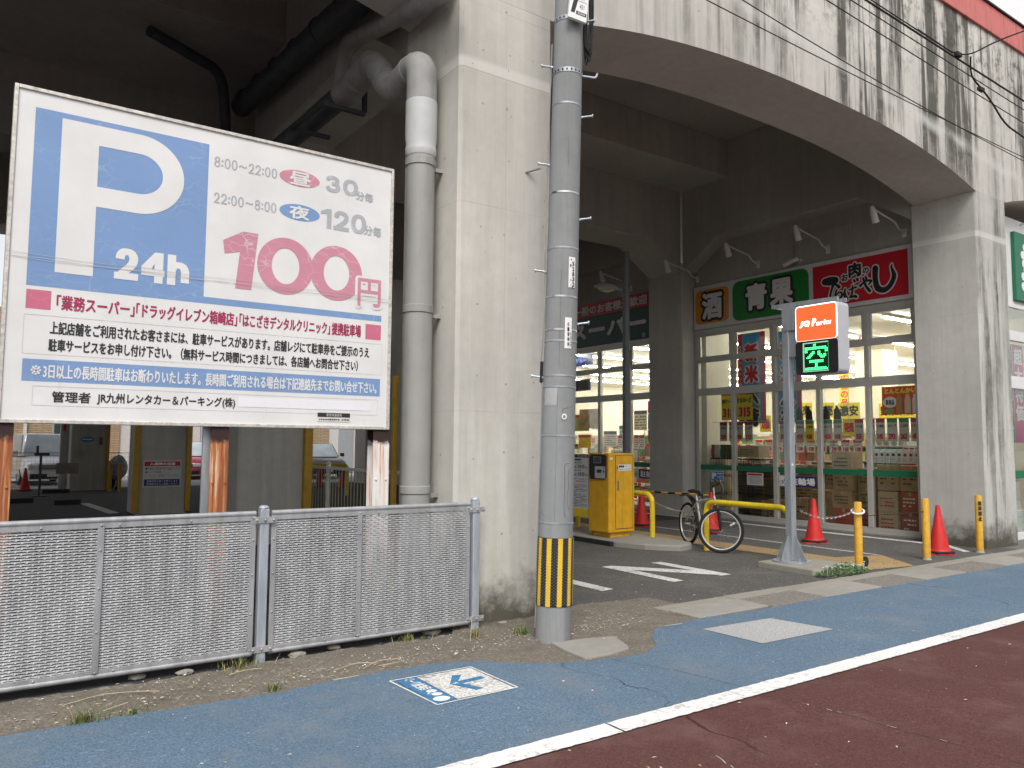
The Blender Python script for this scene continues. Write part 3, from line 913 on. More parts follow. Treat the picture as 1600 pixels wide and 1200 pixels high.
# grotesque figures drawn as strokes on a unit box
def _cat(pts, n=8):
    out = []
    for i in range(len(pts) - 1):
        p0, p1, p2, p3 = pts[max(0, i - 1)], pts[i], pts[i + 1], pts[min(len(pts) - 1, i + 2)]
        for k in range(n):
            t = k / n
            out.append(tuple(0.5 * ((2 * p1[j]) + (-p0[j] + p2[j]) * t + (2 * p0[j] - 5 * p1[j] + 4 * p2[j] - p3[j]) * t * t + (-p0[j] + 3 * p1[j] - 3 * p2[j] + p3[j]) * t ** 3) for j in (0, 1)))
    out.append(tuple(pts[-1]))
    return out
FIG = {'2': [[(0.06, 0.68), (0.10, 0.86), (0.30, 0.985), (0.52, 1.0), (0.76, 0.96), (0.94, 0.80), (0.92, 0.60), (0.72, 0.40), (0.40, 0.22), (0.10, 0.02)]],
       '3': [[(0.07, 0.72), (0.14, 0.90), (0.34, 1.0), (0.62, 0.99), (0.86, 0.88), (0.88, 0.68), (0.72, 0.56), (0.42, 0.53)], [(0.42, 0.53), (0.74, 0.52), (0.95, 0.38), (0.94, 0.16), (0.74, 0.02), (0.46, -0.01), (0.18, 0.06), (0.05, 0.27)]],
       'h': [[(0.0, 0.50), (0.20, 0.68), (0.50, 0.72), (0.80, 0.66), (0.95, 0.48), (0.96, 0.25), (0.96, 0.0)]]}
def figure(a, ch, u0, u1, v0, v1, w, d):
    """one figure in the box, w = stroke width"""
    h_ = w / 2
    U = lambda x: u0 + h_ + (u1 - u0 - w) * x
    W = lambda y: v0 + h_ * 0.8 + (v1 - v0 - w * 0.8) * y
    def run(pts, d):
        P2 = [(U(x), W(y)) for x, y in _cat(pts)]
        L, R2 = [], []
        for i, (x, y) in enumerate(P2):
            x0, y0 = P2[max(0, i - 1)]; x1, y1 = P2[min(len(P2) - 1, i + 1)]
            l = sqrt((x1 - x0) ** 2 + (y1 - y0) ** 2) or 1
            k = 0.5 * w * (0.8 + 0.2 * abs(y1 - y0) / l)
            L.append((x - (y1 - y0) / l * k, y + (x1 - x0) / l * k)); R2.append((x + (y1 - y0) / l * k, y - (x1 - x0) / l * k))
        for i in range(len(P2) - 1):
            a.poly([L[i], L[i + 1], R2[i + 1], R2[i]], d)
    if ch in FIG:
        for k, s_ in enumerate(FIG[ch]): run(s_, d + 0.0003 * k)
    if ch == '2': a.rect(u0, u1, v0, v0 + w * 0.85, d + 0.0004)
    if ch == 'h': a.rect(u0, u0 + w, v0, v1, d + 0.0004); 
    if ch in '08':
        for (c, r) in (((v0 + v1) / 2, (v1 - v0) / 2),) if ch == '0' else ((v0 + (v1 - v0) * 0.28, (v1 - v0) * 0.28), (v0 + (v1 - v0) * 0.745, (v1 - v0) * 0.255)):
            cu, ru = (u0 + u1) / 2, (u1 - u0) / 2 * (1 if c < (v0 + v1) / 2 + 1e-6 else 0.92)
            q = lambda t, k: (cu + (ru - k * w) * (abs(cos(t)) ** 0.86) * (1 if cos(t) > 0 else -1), c + (r - k * w * 0.8) * (abs(sin(t)) ** 0.9) * (1 if sin(t) > 0 else -1))
            N_ = 40
            dd = d + (0.0003 if c > (v0 + v1) / 2 + 1e-6 else 0)
            for i in range(N_): a.poly([q(2 * pi * i / N_, 0), q(2 * pi * (i + 1) / N_, 0), q(2 * pi * (i + 1) / N_, 1), q(2 * pi * i / N_, 1)], dd)
    if ch == '1':
        a.rect(u1 - w, u1, v0, v1, d); a.poly([(u0, v1 - (v1 - v0) * 0.30), (u0, v1 - (v1 - v0) * 0.17), (u1 - w * 0.9, v1 - 0.0), (u1 - w, v1 - (v1 - v0) * 0.26)], d + 0.0003)
    if ch == '4':
        a.rect(u0 + (u1 - u0) * 0.56, u0 + (u1 - u0) * 0.56 + w, v0, v1, d); a.rect(u0, u1, v0 + (v1 - v0) * 0.22, v0 + (v1 - v0) * 0.22 + w * 0.85, d + 0.0003)
        a.poly([(u0, v0 + (v1 - v0) * 0.22), (u0, v0 + (v1 - v0) * 0.22 + w * 1.1), (u0 + (u1 - u0) * 0.56, v1), (u0 + (u1 - u0) * 0.56 + w * 0.3, v1), (u0 + (u1 - u0) * 0.56 + w * 0.3, v1 - w * 0.9), (u0 + w * 0.9, v0 + (v1 - v0) * 0.22 + w * 0.4)], d + 0.0006)
    if ch == ':':
        for c in (0.12, 0.58): a.rect(u0, u1, v0 + (v1 - v0) * c, v0 + (v1 - v0) * c + (u1 - u0), d)
    if ch == '~':
        run([(0, 0.42), (0.25, 0.58), (0.5, 0.5), (0.75, 0.42), (1, 0.58)], d)
def figures(a, t, u0, u1, v0, v1, w, d, gap=0.16):
    ws = [{':': 0.20, '1': 0.42, '~': 0.95}.get(c, 0.62) for c in t]
    k = (u1 - u0) / (sum(ws) + gap * (len(t) - 1))
    u = u0
    for c, x in zip(t, ws):
        figure(a, c, u, u + x * k, v0, v1, w if c != ':' else w, d); u += (x + gap) * k

# ------------------------------------------------------------------ parking price board
B = thing("parking_sign", "huge white and blue P 24h parking price board on rusty posts behind the mesh fence", "sign", (1.54, 6.01, 0))
BY = 5.95
SHEET = faded("sign_sheet_white", (0.715, 0.71, 0.69), crack=0.0)
FB = faded("faded_blue_film", (0.19, 0.305, 0.52), crack=0.18)
FP = faded("faded_pink_film", (0.57, 0.245, 0.31), crack=0.5)
FPS = faded("faded_crimson_square", (0.56, 0.15, 0.23), crack=0.15)
CRIM = M("crimson_ink", (0.36, 0.03, 0.09), 0.5, 0.1)
WFILM = faded("white_film", (0.705, 0.70, 0.68), crack=0.0)
FG = faded("faded_grey_film", (0.40, 0.415, 0.44), crack=0.45)
mb = MB(); mb.box(0.185, 2.885, BY, 6.075, 1.685, 3.865)
mb.build("face_panel", SHEET, B)
FR = M("pitted_aluminium_edge", (0.60, 0.57, 0.52), 0.5, 0.25, scale=30, metal=0.3, dirt=0.4)
mb = MB()
mb.box(0.160, 0.184, BY - 0.012, 6.085, 1.660, 3.890)
mb.box(2.886, 2.910, BY - 0.012, 6.085, 1.660, 3.890)
mb.box(0.1845, 2.8855, BY - 0.012, 6.085, 3.8655, 3.890)
mb.box(0.1845, 2.8855, BY - 0.012, 6.085, 1.660, 1.6845)
mb.build("frame", FR, B, bevel=0.003)
bf = Flat((0, BY, 0), (1, 0, 0), (0, 0, 1), (0, -1, 0))
a = bf.sub(); a.rect(0.284, 1.392, 2.563, 3.76, 0.001); a.rect(1.3921, 2.82, 2.563, 2.612, 0.001)
a.rect(0.287, 2.82, 1.935, 2.080, 0.001); a.ell(2.096, 3.366, 0.165, 0.066, 0.001)
a.build("blue_field", FB, B)
# the big P, drawn as a stem with a bowl
a = bf.sub()
u0, u1, v0, v1 = 0.440, 1.226, 2.667, 3.722
sw = 0.226
cv = (3.152 + 3.722) / 2; R_ = (3.722 - 3.152) / 2 + 0.0; ri = (3.554 - 3.265) / 2
uc = u1 - R_ * 1.06
a.rect(u0, u0 + sw, v0, v1, 0.0025)
out = [(u0 + sw, cv + R_)] + [(uc + R_ * 1.06 * sin(radians(t)), cv + R_ * cos(radians(t))) for t in range(0, 181, 6)] + [(u0 + sw, cv - R_)]
inn = [(u0 + sw, cv + ri)] + [(uc + (ri * 1.06 + 0.005) * sin(radians(t)), cv + ri * cos(radians(t))) for t in range(0, 181, 6)] + [(u0 + sw, cv - ri)]
for i in range(len(out) - 1):
    a.poly([out[i], out[i + 1], inn[i + 1], inn[i]], 0.0025)
figures(a, "24h", 0.795, 1.290, 2.670, 2.890, 0.057, 0.0027, 0.07)
a.tight("昼", 2.005, 2.180, 3.585, 3.695, d=0.0027, bold=0.004)
a.tight("夜", 2.010, 2.175, 3.312, 3.420, d=0.0027, bold=0.004)
a.text("※", 0.335, 0.395, 1.975, 2.04, d=0.0027, bold=0.001)
a.text("3日以上の長時間駐車はお断わりいたします。長時間ご利用される場合は下記連絡先までお問い合せ下さい。", 0.405, 2.79, 1.955, 2.052, d=0.0027, bold=0.0022)
a.build("white_lettering", WFILM, B)
a = bf.sub(); a.ell(2.088, 3.640, 0.165, 0.066, 0.001); a.build("day_badge", FP, B)
a = bf.sub(); a.rect(0.287, 0.429, 2.410, 2.537, 0.001); a.build("pink_square", FPS, B)
a = bf.sub(); a.rect(2.679, 2.819, 2.405, 2.532, 0.001); a.build("pink_square", FPS, B)
a = bf.sub()
a.poly([(1.515, 3.055), (1.66, 3.142), (1.775, 3.142), (1.735, 2.702), (1.615, 2.702), (1.642, 2.985), (1.53, 2.955)], 0.0022)
for c0 in (1.995, 2.415):
    ro, rw = 0.222, 0.19
    N_ = 44
    for k in range(N_):
        t0, t1 = 2 * pi * k / N_, 2 * pi * (k + 1) / N_
        q = lambda t, s_: (c0 + (ro if s_ else ro - 0.112) * cos(t), 2.922 + (0.224 if s_ else 0.224 - 0.082) * sin(t))
        a.poly([q(t0, 1), q(t1, 1), q(t1, 0), q(t0, 0)], 0.0022 if c0 < 2.2 else 0.0024)
a.build("price_figures", FP, B)
a = bf.sub(); a.text("円", 2.578, 2.83, 2.655, 2.93, d=0.0032, bold=0.024, n=10); a.build("yen_outline", WFILM, B)
a = bf.sub(); a.text("円", 2.60, 2.81, 2.677, 2.912, d=0.005, bold=0.005); a.build("yen_lettering", FP, B)
a = bf.sub()
figures(a, "8:00~22:00", 1.432, 1.905, 3.603, 3.680, 0.0105, 0.002, 0.13)
figures(a, "22:00~8:00", 1.438, 1.908, 3.328, 3.406, 0.0105, 0.002, 0.13)
figures(a, "30", 2.297, 2.585, 3.585, 3.720, 0.036, 0.002, 0.10)
a.text("分毎", 2.568, 2.722, 3.560, 3.638, d=0.0022, bold=0.0025)
figures(a, "120", 2.268, 2.665, 3.278, 3.440, 0.039, 0.002, 0.08)
a.text("分毎", 2.645, 2.803, 3.278, 3.362, d=0.0022, bold=0.0025)
a.build("grey_lettering", FG, B)
a = bf.sub()
for t_, q0, q1 in (("「業務スーパー」", 0.461, 0.936), ("「ドラッグイレブン箱崎店」", 0.945, 1.640), ("「はこざきデンタルクリニック」", 1.655, 2.372), ("提携駐車場", 2.385, 2.640)):
    a.text(t_, q0, q1, 2.415, 2.517, d=0.002, bold=0.0026)
a.build("red_lettering", CRIM, B)
a = bf.sub()
a.text("上記店舗をご利用されたお客さまには、駐車サービスがあります。店舗レジにて駐車券をご提示のうえ", 0.430, 2.718, 2.250, 2.338, d=0.002, bold=0.0022)
a.text("駐車サービスをお申し付け下さい。（無料サービス時間につきましては、各店舗へお問合せ下さい）", 0.427, 2.62, 2.135, 2.222, d=0.002, bold=0.0022)
a.text("管理者", 0.462, 0.690, 1.800, 1.874, d=0.002, bold=0.0018)
a.text("JR九州レンタカー＆パーキング(株)", 0.728, 1.646, 1.794, 1.876, d=0.002, bold=0.0018)
a.build("black_lettering", INK, B)
a = bf.sub()
for x0, x1, z0, z1 in ((0.282, 2.83, 2.115, 2.372), (0.352, 2.80, 1.778, 1.905)):
    a.line([(x0, z0), (x1, z0), (x1, z1), (x0, z1), (x0, z0)], 0.003, 0.0015)
a.build("panel_line", M("pale_grey_line", (0.60, 0.60, 0.59), 0.6, 0.1), B)
a = bf.sub(); a.rect(1.666, 2.74, 1.812, 1.886, 0.002); a.build("cover_strip", M("pale_cover_strip", (0.78, 0.785, 0.80), 0.4, 0.02), B)
st = Flat((0, BY, 0), (1, 0, 0), (0, 0, 1), (0, -1, 0))
a = st.sub(); a.rect(2.286, 2.560, 1.752, 1.786, 0.0035); k_ = a.build("sticker", INK, B)
a = st.sub(); a.text("緊急時連絡先", 2.36, 2.49, 1.757, 1.781, d=0.0045); a.rect(2.286, 2.560, 1.716, 1.751, 0.0035); a.build("sticker_lettering", OFFWHITE, B)
a = st.sub(); a.scribble(2.30, 2.55, 1.722, 1.745, 1, seed=4, d=0.0045); a.build("sticker_print", INK, B)
# long scratches across the sheet
a = bf.sub()
for k in range(3):
    base = 2.745 + 0.022 * k - 0.05 * (k == 2)
    pts = [(0.19 + 2.69 * i / 14, base - 0.010 * i / 14 + 0.006 * sin(i * 1.7 + k)) for i in range(15)]
    a.line(pts, 0.0022, 0.0062 + 0.0002 * k)
a.build("scratch", M("scratch_grey", (0.42, 0.41, 0.40), 0.7, 0.2), B)
# posts, H-section steel
RST = [rusty("rusted_post_heavy", amount=0.95), rusty("rusted_post_streaked", amount=0.85), rusty("rusted_post_peeling", amount=0.12)]
for (x0, x1, mt) in ((0.125, 0.262, RST[0]), (1.482, 1.612, RST[1]), (2.775, 2.92, RST[2])):
    mb = MB()
    mb.box(x0, x1, 5.955, 5.967, 0, 1.659)
    mb.box(x0, x1, 6.065, 6.077, 0, 1.659)
    mb.box((x0 + x1) / 2 - 0.005, (x0 + x1) / 2 + 0.005, 5.9675, 6.0645, 0, 1.659)
    for z in (0.4, 0.95, 1.25):
        for s_ in (-1, 1):
            mb.cyl(((x0 + x1) / 2 + s_ * 0.045, 5.956, z), ((x0 + x1) / 2 + s_ * 0.045, 5.945, z), 0.009, n=6)
    mb.build("post", mt, B, bevel=0.002)
mb = MB(); mb.bar((1.47, 6.02, 1.66), (1.47, 6.02, 0.3), 0.03, 0.06); mb.build("conduit", GALV, B)

# ------------------------------------------------------------------ expanded-metal fence
FY = 5.61
F = thing("mesh_fence", "grey aluminium expanded mesh fence under the big parking sign", "fence", (1.776, FY, 0))
def fence_panel(x0, x1, strut):
    z0, z1 = 0.075, 1.045
    mb = MB()
    mb.tube([(x0, FY, z1), (x1, FY, z1)], 0.019, 12); mb.tube([(x0, FY, z0), (x1, FY, z0)], 0.019, 12)
    mb.box(x0 - 0.002, x0 + 0.036, FY - 0.012, FY - 0.004, z0 + 0.01, z1 - 0.01)
    mb.box(x1 - 0.036, x1 + 0.002, FY - 0.012, FY - 0.004, z0 + 0.01, z1 - 0.01)
    mb.box(x0 + 0.0365, x1 - 0.0365, FY - 0.012, FY - 0.004, z1 - 0.05, z1 - 0.012)
    mb.box(x0 + 0.0365, x1 - 0.0365, FY - 0.012, FY - 0.004, z0 + 0.012, z0 + 0.042)
    fr = mb.build("panel_frame", GALVF, F, bevel=0.002, smooth=True)
    mb = MB(); mb.box(strut - 0.019, strut + 0.019, FY - 0.018, FY - 0.0125, z0 + 0.02, z1 - 0.02); mb.build("strut", GALVF, F, bevel=0.002)
    # lath: rows of zig-zag strands, each strand a tilted ribbon
    H, P = 0.0168, 0.062
    nz_ = int((z1 - z0 - 0.075) / H)
    mb = MB()
    bump_ = lambda t: 1.0 if abs((t + 0.5) % 1.0 - 0.5) < 0.085 else 0.0
    for i in range(nz_ + 1):
        zc = z0 + 0.035 + i * H
        vs = []
        k = 0
        phs = (-0.13, -0.06, 0.06, 0.13, 0.37, 0.44, 0.56, 0.63)
        xs_ = sorted(set([x0 + 0.03] + [x0 + 0.03 + P * (c + p) for c in range(int((x1 - x0) / P) + 2) for p in phs if x0 + 0.03 < x0 + 0.03 + P * (c + p) < x1 - 0.03] + [x1 - 0.03]))
        for x in xs_:
            t = (x - x0 - 0.03) / P + (0.5 if i % 2 else 0.0)
            b_ = abs(sin(pi * t))
            vs += [(x, FY - 0.0065 - 0.003 * b_, zc - 0.0050 - 0.0040 * bump_(t + 0.5)), (x, FY + 0.001, zc + 0.0050 + 0.0040 * bump_(t))]
        n = len(vs) // 2
        mb.add(vs, [(2 * q, 2 * q + 2, 2 * q + 3, 2 * q + 1) for q in range(n - 1)])
    o = mb.build("mesh_panel", GALVF, F, fixn=False)
    sm = o.modifiers.new("thick", 'SOLIDIFY'); sm.thickness = 0.0022
    mb = MB()
    for x in (x0 + 0.017, x1 - 0.017, strut):
        for z in (0.10, 0.35, 0.62, 0.86, 1.015):
            mb.lathe([(0.0085, 0.0), (0.007, -0.005), (0.003, -0.008)], (x, FY - (0.018 if x == strut else 0.012), z), 8, axis='y')
    for k in range(1, 4):
        x = x0 + (x1 - x0) * k / 4
        for z in (1.012, 0.10):
            mb.lathe([(0.0085, 0.0), (0.007, -0.005), (0.003, -0.008)], (x, FY - 0.012, z), 8, axis='y')
    mb.build("rivet", GALVF, F)
fence_panel(-0.02, 1.722, 0.745)
fence_panel(1.835, 3.502, 2.51)
for x in (-0.085, 1.778, 3.555):
    mb = MB()
    mb.box(x - 0.032, x + 0.032, FY - 0.034, FY + 0.03, 0.0, 1.075)
    mb.lathe([(0.036, 1.075), (0.036, 1.09), (0.02, 1.10)], (x, FY - 0.002, 0), 14)
    mb.build("post", galvanised("fence_post_zinc", (0.50, 0.535, 0.585), 0.45, 0.4) if x < 0 else bpy.data.materials["fence_post_zinc"], F, bevel=0.006)
    mb = MB()
    for z in (1.0, 0.105):
        mb.box(x - 0.075, x + 0.075, FY - 0.042, FY - 0.0345, z - 0.022, z + 0.022)
        for s_ in (-0.06, 0, 0.06):
            mb.lathe([(0.011, 0.0), (0.010, -0.006), (0.004, -0.010)], (x + s_, FY - 0.042, z), 8, axis='y')
    mb.build("bracket", GALVF, F, bevel=0.002)

# ------------------------------------------------------------------ utility pole
U = thing("utility_pole", "round concrete utility pole with yellow and black hazard band leaning beside the near pier", "utility pole", (3.90, 4.98, 0))
UB = Vector((3.905, 4.985, 0)); UT = Vector((0.0185, -0.0125, 1.0))
UR = lambda z: 0.1415 - 0.0042 * z
ucen = lambda z: UB + UT * z
POLEM = concrete("pole_concrete", (0.30, 0.31, 0.312), streak=0.3, joints=False)
mb = MB(); mb.tube([ucen(z) for z in (-0.1, 0, 2, 4, 5, 7, 9, 11)], [UR(z) for z in (0, 0, 2, 4, 5, 7, 9, 11)], 36)
mb.build("shaft", POLEM, U, smooth=True)
def pole_pt(ang, z, d=0.0):
    c = ucen(z)
    return c + Vector((cos(ang), sin(ang), 0)) * (UR(z) + d)
def pole_patch(mb, a0, a1, z0, z1, d, n=6):
    vs = []
    for k in range(n + 1):
        t = a0 + (a1 - a0) * k / n
        vs += [pole_pt(t, z0, d), pole_pt(t, z1, d)]
    mb.add(vs, [(2 * k, 2 * k + 2, 2 * k + 3, 2 * k + 1) for k in range(n)])
VIEW = atan2(-4.98, -3.90)       # side of the pole that faces the pavement
HZY = M("hazard_yellow", (0.74, 0.48, 0.05), 0.5, 0.1, dirt=0.2); HZB = M("hazard_black", (0.02, 0.022, 0.024), 0.6, 0.3, scale=80)
mb = MB(); mb.tube([ucen(0.285), ucen(0.815)], [UR(0.285) + 0.004, UR(0.815) + 0.004], 36); mb.build("hazard_wrap", HZB, U, smooth=True)
mb = MB()
for k in range(10):
    a0 = VIEW + radians(-20 + 36 * k)
    pole_patch(mb, a0 - radians(7.4), a0 + radians(7.4), 0.287, 0.813, 0.0065)
    for z in [0.30 + 0.022 * i for i in range(24)]:
        for s_ in (-7.4, 7.4):
            c = pole_pt(a0 + radians(s_), z, 0.0062); n_ = (c - ucen(z)).normalized()
            mb.obox(c, n_, n_.cross(Vector((0, 0, 1))), (0, 0, 1), 0.004, 0.005, 0.008)
mb.build("hazard_stripe", HZY, U)
mb = MB()
for k in range(10):
    for col in (-1, 0, 1):
        for i in range(22):
            a0 = VIEW + radians(-2 + 36 * k + col * 6)
            z = 0.305 + 0.0235 * i + (0.0117 if col == 0 else 0)
            if z < 0.80:
                c = pole_pt(a0, z, 0.005); n_ = (c - ucen(z)).normalized()
                mb.obox(c, n_, n_.cross(Vector((0, 0, 1))), (0, 0, 1), 0.006, 0.007, 0.006)
mb.build("hazard_studs", M("stud_grey", (0.13, 0.14, 0.15), 0.4, 0.1), U)
for z in (0.93, 1.62, 2.01, 2.10, 2.38, 2.47, 2.74, 3.14, 3.6, 4.35):
    mb = MB(); mb.tube([ucen(z - 0.007), ucen(z + 0.007)], [UR(z) + 0.0025] * 2, 36)
    mb.build("steel_band", STEEL if z in (2.47, 2.74, 3.6) else GALV, U, smooth=True)
for z in (4.63, 5.08):
    mb = MB(); mb.tube([ucen(z - 0.018), ucen(z + 0.018)], [UR(z) + 0.004] * 2, 36)
    mb.build("perforated_band", GALV, U, smooth=True)
    mb = MB()
    for k in range(9):
        a0 = VIEW + radians(-70 + 17 * k)
        c = pole_pt(a0, z, 0.0045); n_ = (c - ucen(z)).normalized()
        mb.obox(c, n_, n_.cross(Vector((0, 0, 1))), (0, 0, 1), 0.004, 0.013, 0.016)
    mb.build("band_slot", BLACK, U)
RGT = Vector((CR.x, CR.y, 0)).normalized()
for z, s_ in ((4.70, -1), (4.27, 1), (3.86, -1), (3.40, 1), (2.96, -1), (2.53, 1), (2.09, -1), (5.1, 1)):
    mb = MB()
    d_ = RGT * s_
    p = ucen(z) + d_ * (UR(z) - 0.01)
    q = p + d_ * 0.10 + Vector((0, 0, 0.012))
    mb.cyl(p, q, 0.0085, n=8); mb.cyl(q, q + d_ * 0.008, 0.017, n=8); mb.cyl(p + d_ * 0.012, p + d_ * 0.024, 0.014, n=6)
    mb.build("step_bolt", GALV, U)
# mould seam, tape remains and scribbles on the shaft
SCF = M("pole_scuff", (0.13, 0.13, 0.13), 0.8, 0.3); TAPE = M("tape_remains", (0.40, 0.41, 0.41), 0.6, 0.15)
def pole_line(pts, w, d=0.0012):
    mb = MB()
    for (a0, z0), (a1, z1) in zip(pts[:-1], pts[1:]):
        p, q = pole_pt(VIEW + radians(a0), z0, d), pole_pt(VIEW + radians(a1), z1, d)
        n_ = (p - ucen(z0)).normalized(); s_ = n_.cross((q - p).normalized()) * (w / 2)
        mb.add([p - s_, p + s_, q + s_, q - s_], [(0, 1, 2, 3)])
    return mb.build("scuff", SCF, U, fixn=False)
rnd = random.Random(17)
pole_line([(-6 + rnd.uniform(-0.5, 0.5), 0.95 + 0.1 * i) for i in range(11)], 0.0022)
pole_line([(-4 + rnd.uniform(-0.6, 0.6), 2.15 + 0.1 * i) for i in range(9)], 0.003)
pole_line([(24, 1.38), (26, 1.22), (25, 1.05), (28, 0.99), (36, 0.98)], 0.005); pole_line([(24, 1.38), (33, 1.40), (44, 1.40)], 0.006)
pole_line([(44, 1.36), (38, 1.30), (42, 1.22), (36, 1.15), (39, 1.07), (46, 1.03)], 0.004); pole_line([(-60, 1.02), (-50, 1.0), (-44, 0.985)], 0.004)
pole_line([(12, 1.80), (14, 1.83), (30, 1.84), (48, 1.85)], 0.005); pole_line([(8, 4.05), (11, 3.98), (9, 3.9), (12, 3.82)], 0.003); pole_line([(10, 3.95), (14, 3.84)], 0.002)
mb = MB(); pole_patch(mb, VIEW + radians(-58), VIEW + radians(-8), 1.86, 2.0, 0.0015); mb.build("tape_patch", TAPE, U)
# number plates wrapped on the pole
def pole_plate(name, a_c, half, z0, z1, mat, d=0.004):
    mb = MB(); pole_patch(mb, VIEW + radians(a_c - half), VIEW + radians(a_c + half), z0, z1, d); return mb.build(name, mat, U)
def pole_flat(a_c, z):
    a_ = VIEW + radians(a_c); n_ = Vector((cos(a_), sin(a_), 0)); c = pole_pt(a_, z, 0.006)
    return Flat(c, Vector((-sin(a_), cos(a_), 0)), (0, 0, 1), n_)
pole_plate("number_plate", 36, 14, 2.81, 3.06, WHITE); pole_plate("number_plate", 26, 13, 2.315, 2.565, WHITE)
a = pole_flat(36, 3.05)
a.column("52832", -0.004, 0.018, -0.028, 0.042, h=0.8, d=0.0005, bold=0.001); a.column("1  9イ", -0.025, -0.012, -0.05, 0.04, h=0.55, d=0.0005)
a.ell(-0.012, -0.012, 0.006, 0.006, 0.0005); a.ell(-0.002, -0.234, 0.006, 0.006, 0.0005)
a.build("plate_lettering", INK, U)
a = pole_flat(26, 2.555)
a.column("の1箱崎幹", -0.012, 0.006, -0.03, 0.04, h=0.75, d=0.0005, bold=0.0006); a.column("0320", 0.010, 0.022, -0.11, 0.03, h=0.75, d=0.0005)
a.build("plate_lettering", INK, U)
a = pole_flat(18, 1.77); a.ell(0, 0, 0.021, 0.024, 0.0006); a.build("round_sticker", WHITE, U)
a = pole_flat(18, 1.77); a.text("品", -0.010, 0.010, -0.012, 0.012, 0.0012, bold=0.001); a.build("sticker_lettering", INK, U)
# tilted marker board near the top
a0 = VIEW + radians(28); n_ = Vector((cos(a0), sin(a0), 0)); uu = Vector((-sin(a0), cos(a0), 0))
tl_ = radians(6); up_ = (Vector((0, 0, 1)) * cos(tl_) + uu * sin(tl_)); ur_ = (uu * cos(tl_) - Vector((0, 0, 1)) * sin(tl_))
cc = ucen(5.22) + n_ * 0.165
mb = MB(); mb.obox(cc, ur_, up_, n_, 0.17, 0.40, 0.03); mb.build("marker_board", WHITE, U, bevel=0.004)
a = Flat(cc + n_ * 0.0155, ur_, up_, n_)
a.rect(-0.02, 0.075, -0.155, -0.125, 0.0005); a.rect(-0.02, 0.075, 0.02, 0.05, 0.0005); a.poly([(-0.07, -0.15), (-0.035, -0.15), (0.03, 0.19), (-0.02, 0.19)], 0.0006)
a.text("34", 0.015, 0.045, -0.02, 0.008, 0.0007); a.text("431", 0.008, 0.05, -0.10, -0.06, 0.0007); a.text("箱崎", 0.0, 0.06, 0.09, 0.14, 0.0007, bold=0.002)
a.line([(-0.015, -0.035), (0.072, -0.035)], 0.003, 0.0007)
a.build("marker_lettering", INK, U)
a = Flat(cc + n_ * 0.0155, ur_, up_, n_); a.text("電話線", -0.008, 0.065, -0.15, -0.13, 0.0012); a.text("本柱", 0.0, 0.06, 0.025, 0.045, 0.0012); a.build("marker_white_lettering", WHITE, U)
mb = MB()
rnd = random.Random(12)
for k in range(7):
    off = Vector((RGT.x, RGT.y, 0)) * (0.155 + 0.012 * (k % 3)) + Vector((-RGT.y, RGT.x, 0)) * (0.02 * (k // 3))
    c = ucen(5.0) + off
    pts = []
    for i in range(21):
        t = 2 * pi * i / 20
        pts.append(c + RGT * (0.028 * cos(t) + rnd.uniform(-0.003, 0.003)) + Vector((0, 0, 1)) * ((0.42 + 0.02 * k) * sin(t) + 0.28))
    mb.tube(pts[:-1], 0.007, 6, closed=True)
mb.build("cable_coil", RUBBER, U, smooth=True)
mb = MB(); mb.tube([ucen(4.9) - RGT * 0.135, ucen(3.5) - RGT * 0.15, ucen(2.6) - RGT * 0.137, ucen(2.15) - RGT * 0.155, ucen(2.0) - RGT * 0.14, ucen(0.1) - RGT * 0.145], 0.006, 6)
mb.build("earth_wire", PVC_D, U)
mb = MB(); mb.cyl(ucen(2.05) - RGT * 0.15, ucen(2.22) - RGT * 0.148, 0.014, n=8); mb.build("wire_cover", BLACK, U)
mb = MB(); mb.tube(rounded([ucen(4.63) + RGT * 0.1, ucen(4.61) + RGT * 0.24, ucen(4.65) + RGT * 0.25], 0.03), 0.009, 8); mb.build("cable_hook", GALV, U)

# ------------------------------------------------------------------ overhead cables
def cable(pts, r, label, sag=0.0, n=24):
    a_, b_ = Vector(pts[0]), Vector(pts[-1])
    P_ = [a_ + (b_ - a_) * (i / n) - Vector((0, 0, sag * 4 * (i / n) * (1 - i / n))) for i in range(n + 1)]
    mb = MB(); mb.tube(P_, r, 6)
    return tag(mb.build("overhead_cable", RUBBER, loc=a_, smooth=True), label, "cable", "overhead cables crossing the arch")
cable([(4.0, 5.0, 6.0), (5.51, 5.0, 5.85), (20, 5.0, 6.1)][::2], 0.006, "thin lowest cable crossing the front of the wide arch just above its edge", 0.13)
cable([(4.0, 5.0, 6.35), (20, 5.0, 6.02)], 0.006, "thin sagging cable running just over the lowest one across the arch", 0.30)
cable([(4.0, 5.0, 6.83), (26, 5.0, 6.1)], 0.007, "lower black cable of the pair running down to the right across the streaked arch", 0.06)
cable([(4.0, 5.0, 7.0), (26, 5.0, 6.35)], 0.007, "upper black cable of the pair running down to the right across the streaked arch", 0.05)
cable([(4.0, 5.0, 7.1), (26, 5.0, 6.56)], 0.013, "thickest grey cable along the top of the cables crossing the streaked arch", 0.05)
cable([(4.0, 5.0, 7.2), (10.8, 5.0, 6.93)], 0.008, "black cable that ends at the clamp below the red fascia", 0.02)
mb = MB()
mb.tube(rounded([(9.9, 5.0, 6.97), (10.8, 5.0, 6.93), (11.05, 4.9, 6.92), (11.2, 4.6, 7.05), (12.2, 3.2, 7.5)], 0.2), 0.010, 6)
mb.tube(rounded([(11.1, 4.9, 6.92), (11.3, 5.0, 6.75), (11.9, 5.0, 6.55), (12.3, 5.0, 6.3), (13.5, 5.0, 6.2)], 0.3), 0.013, 6)
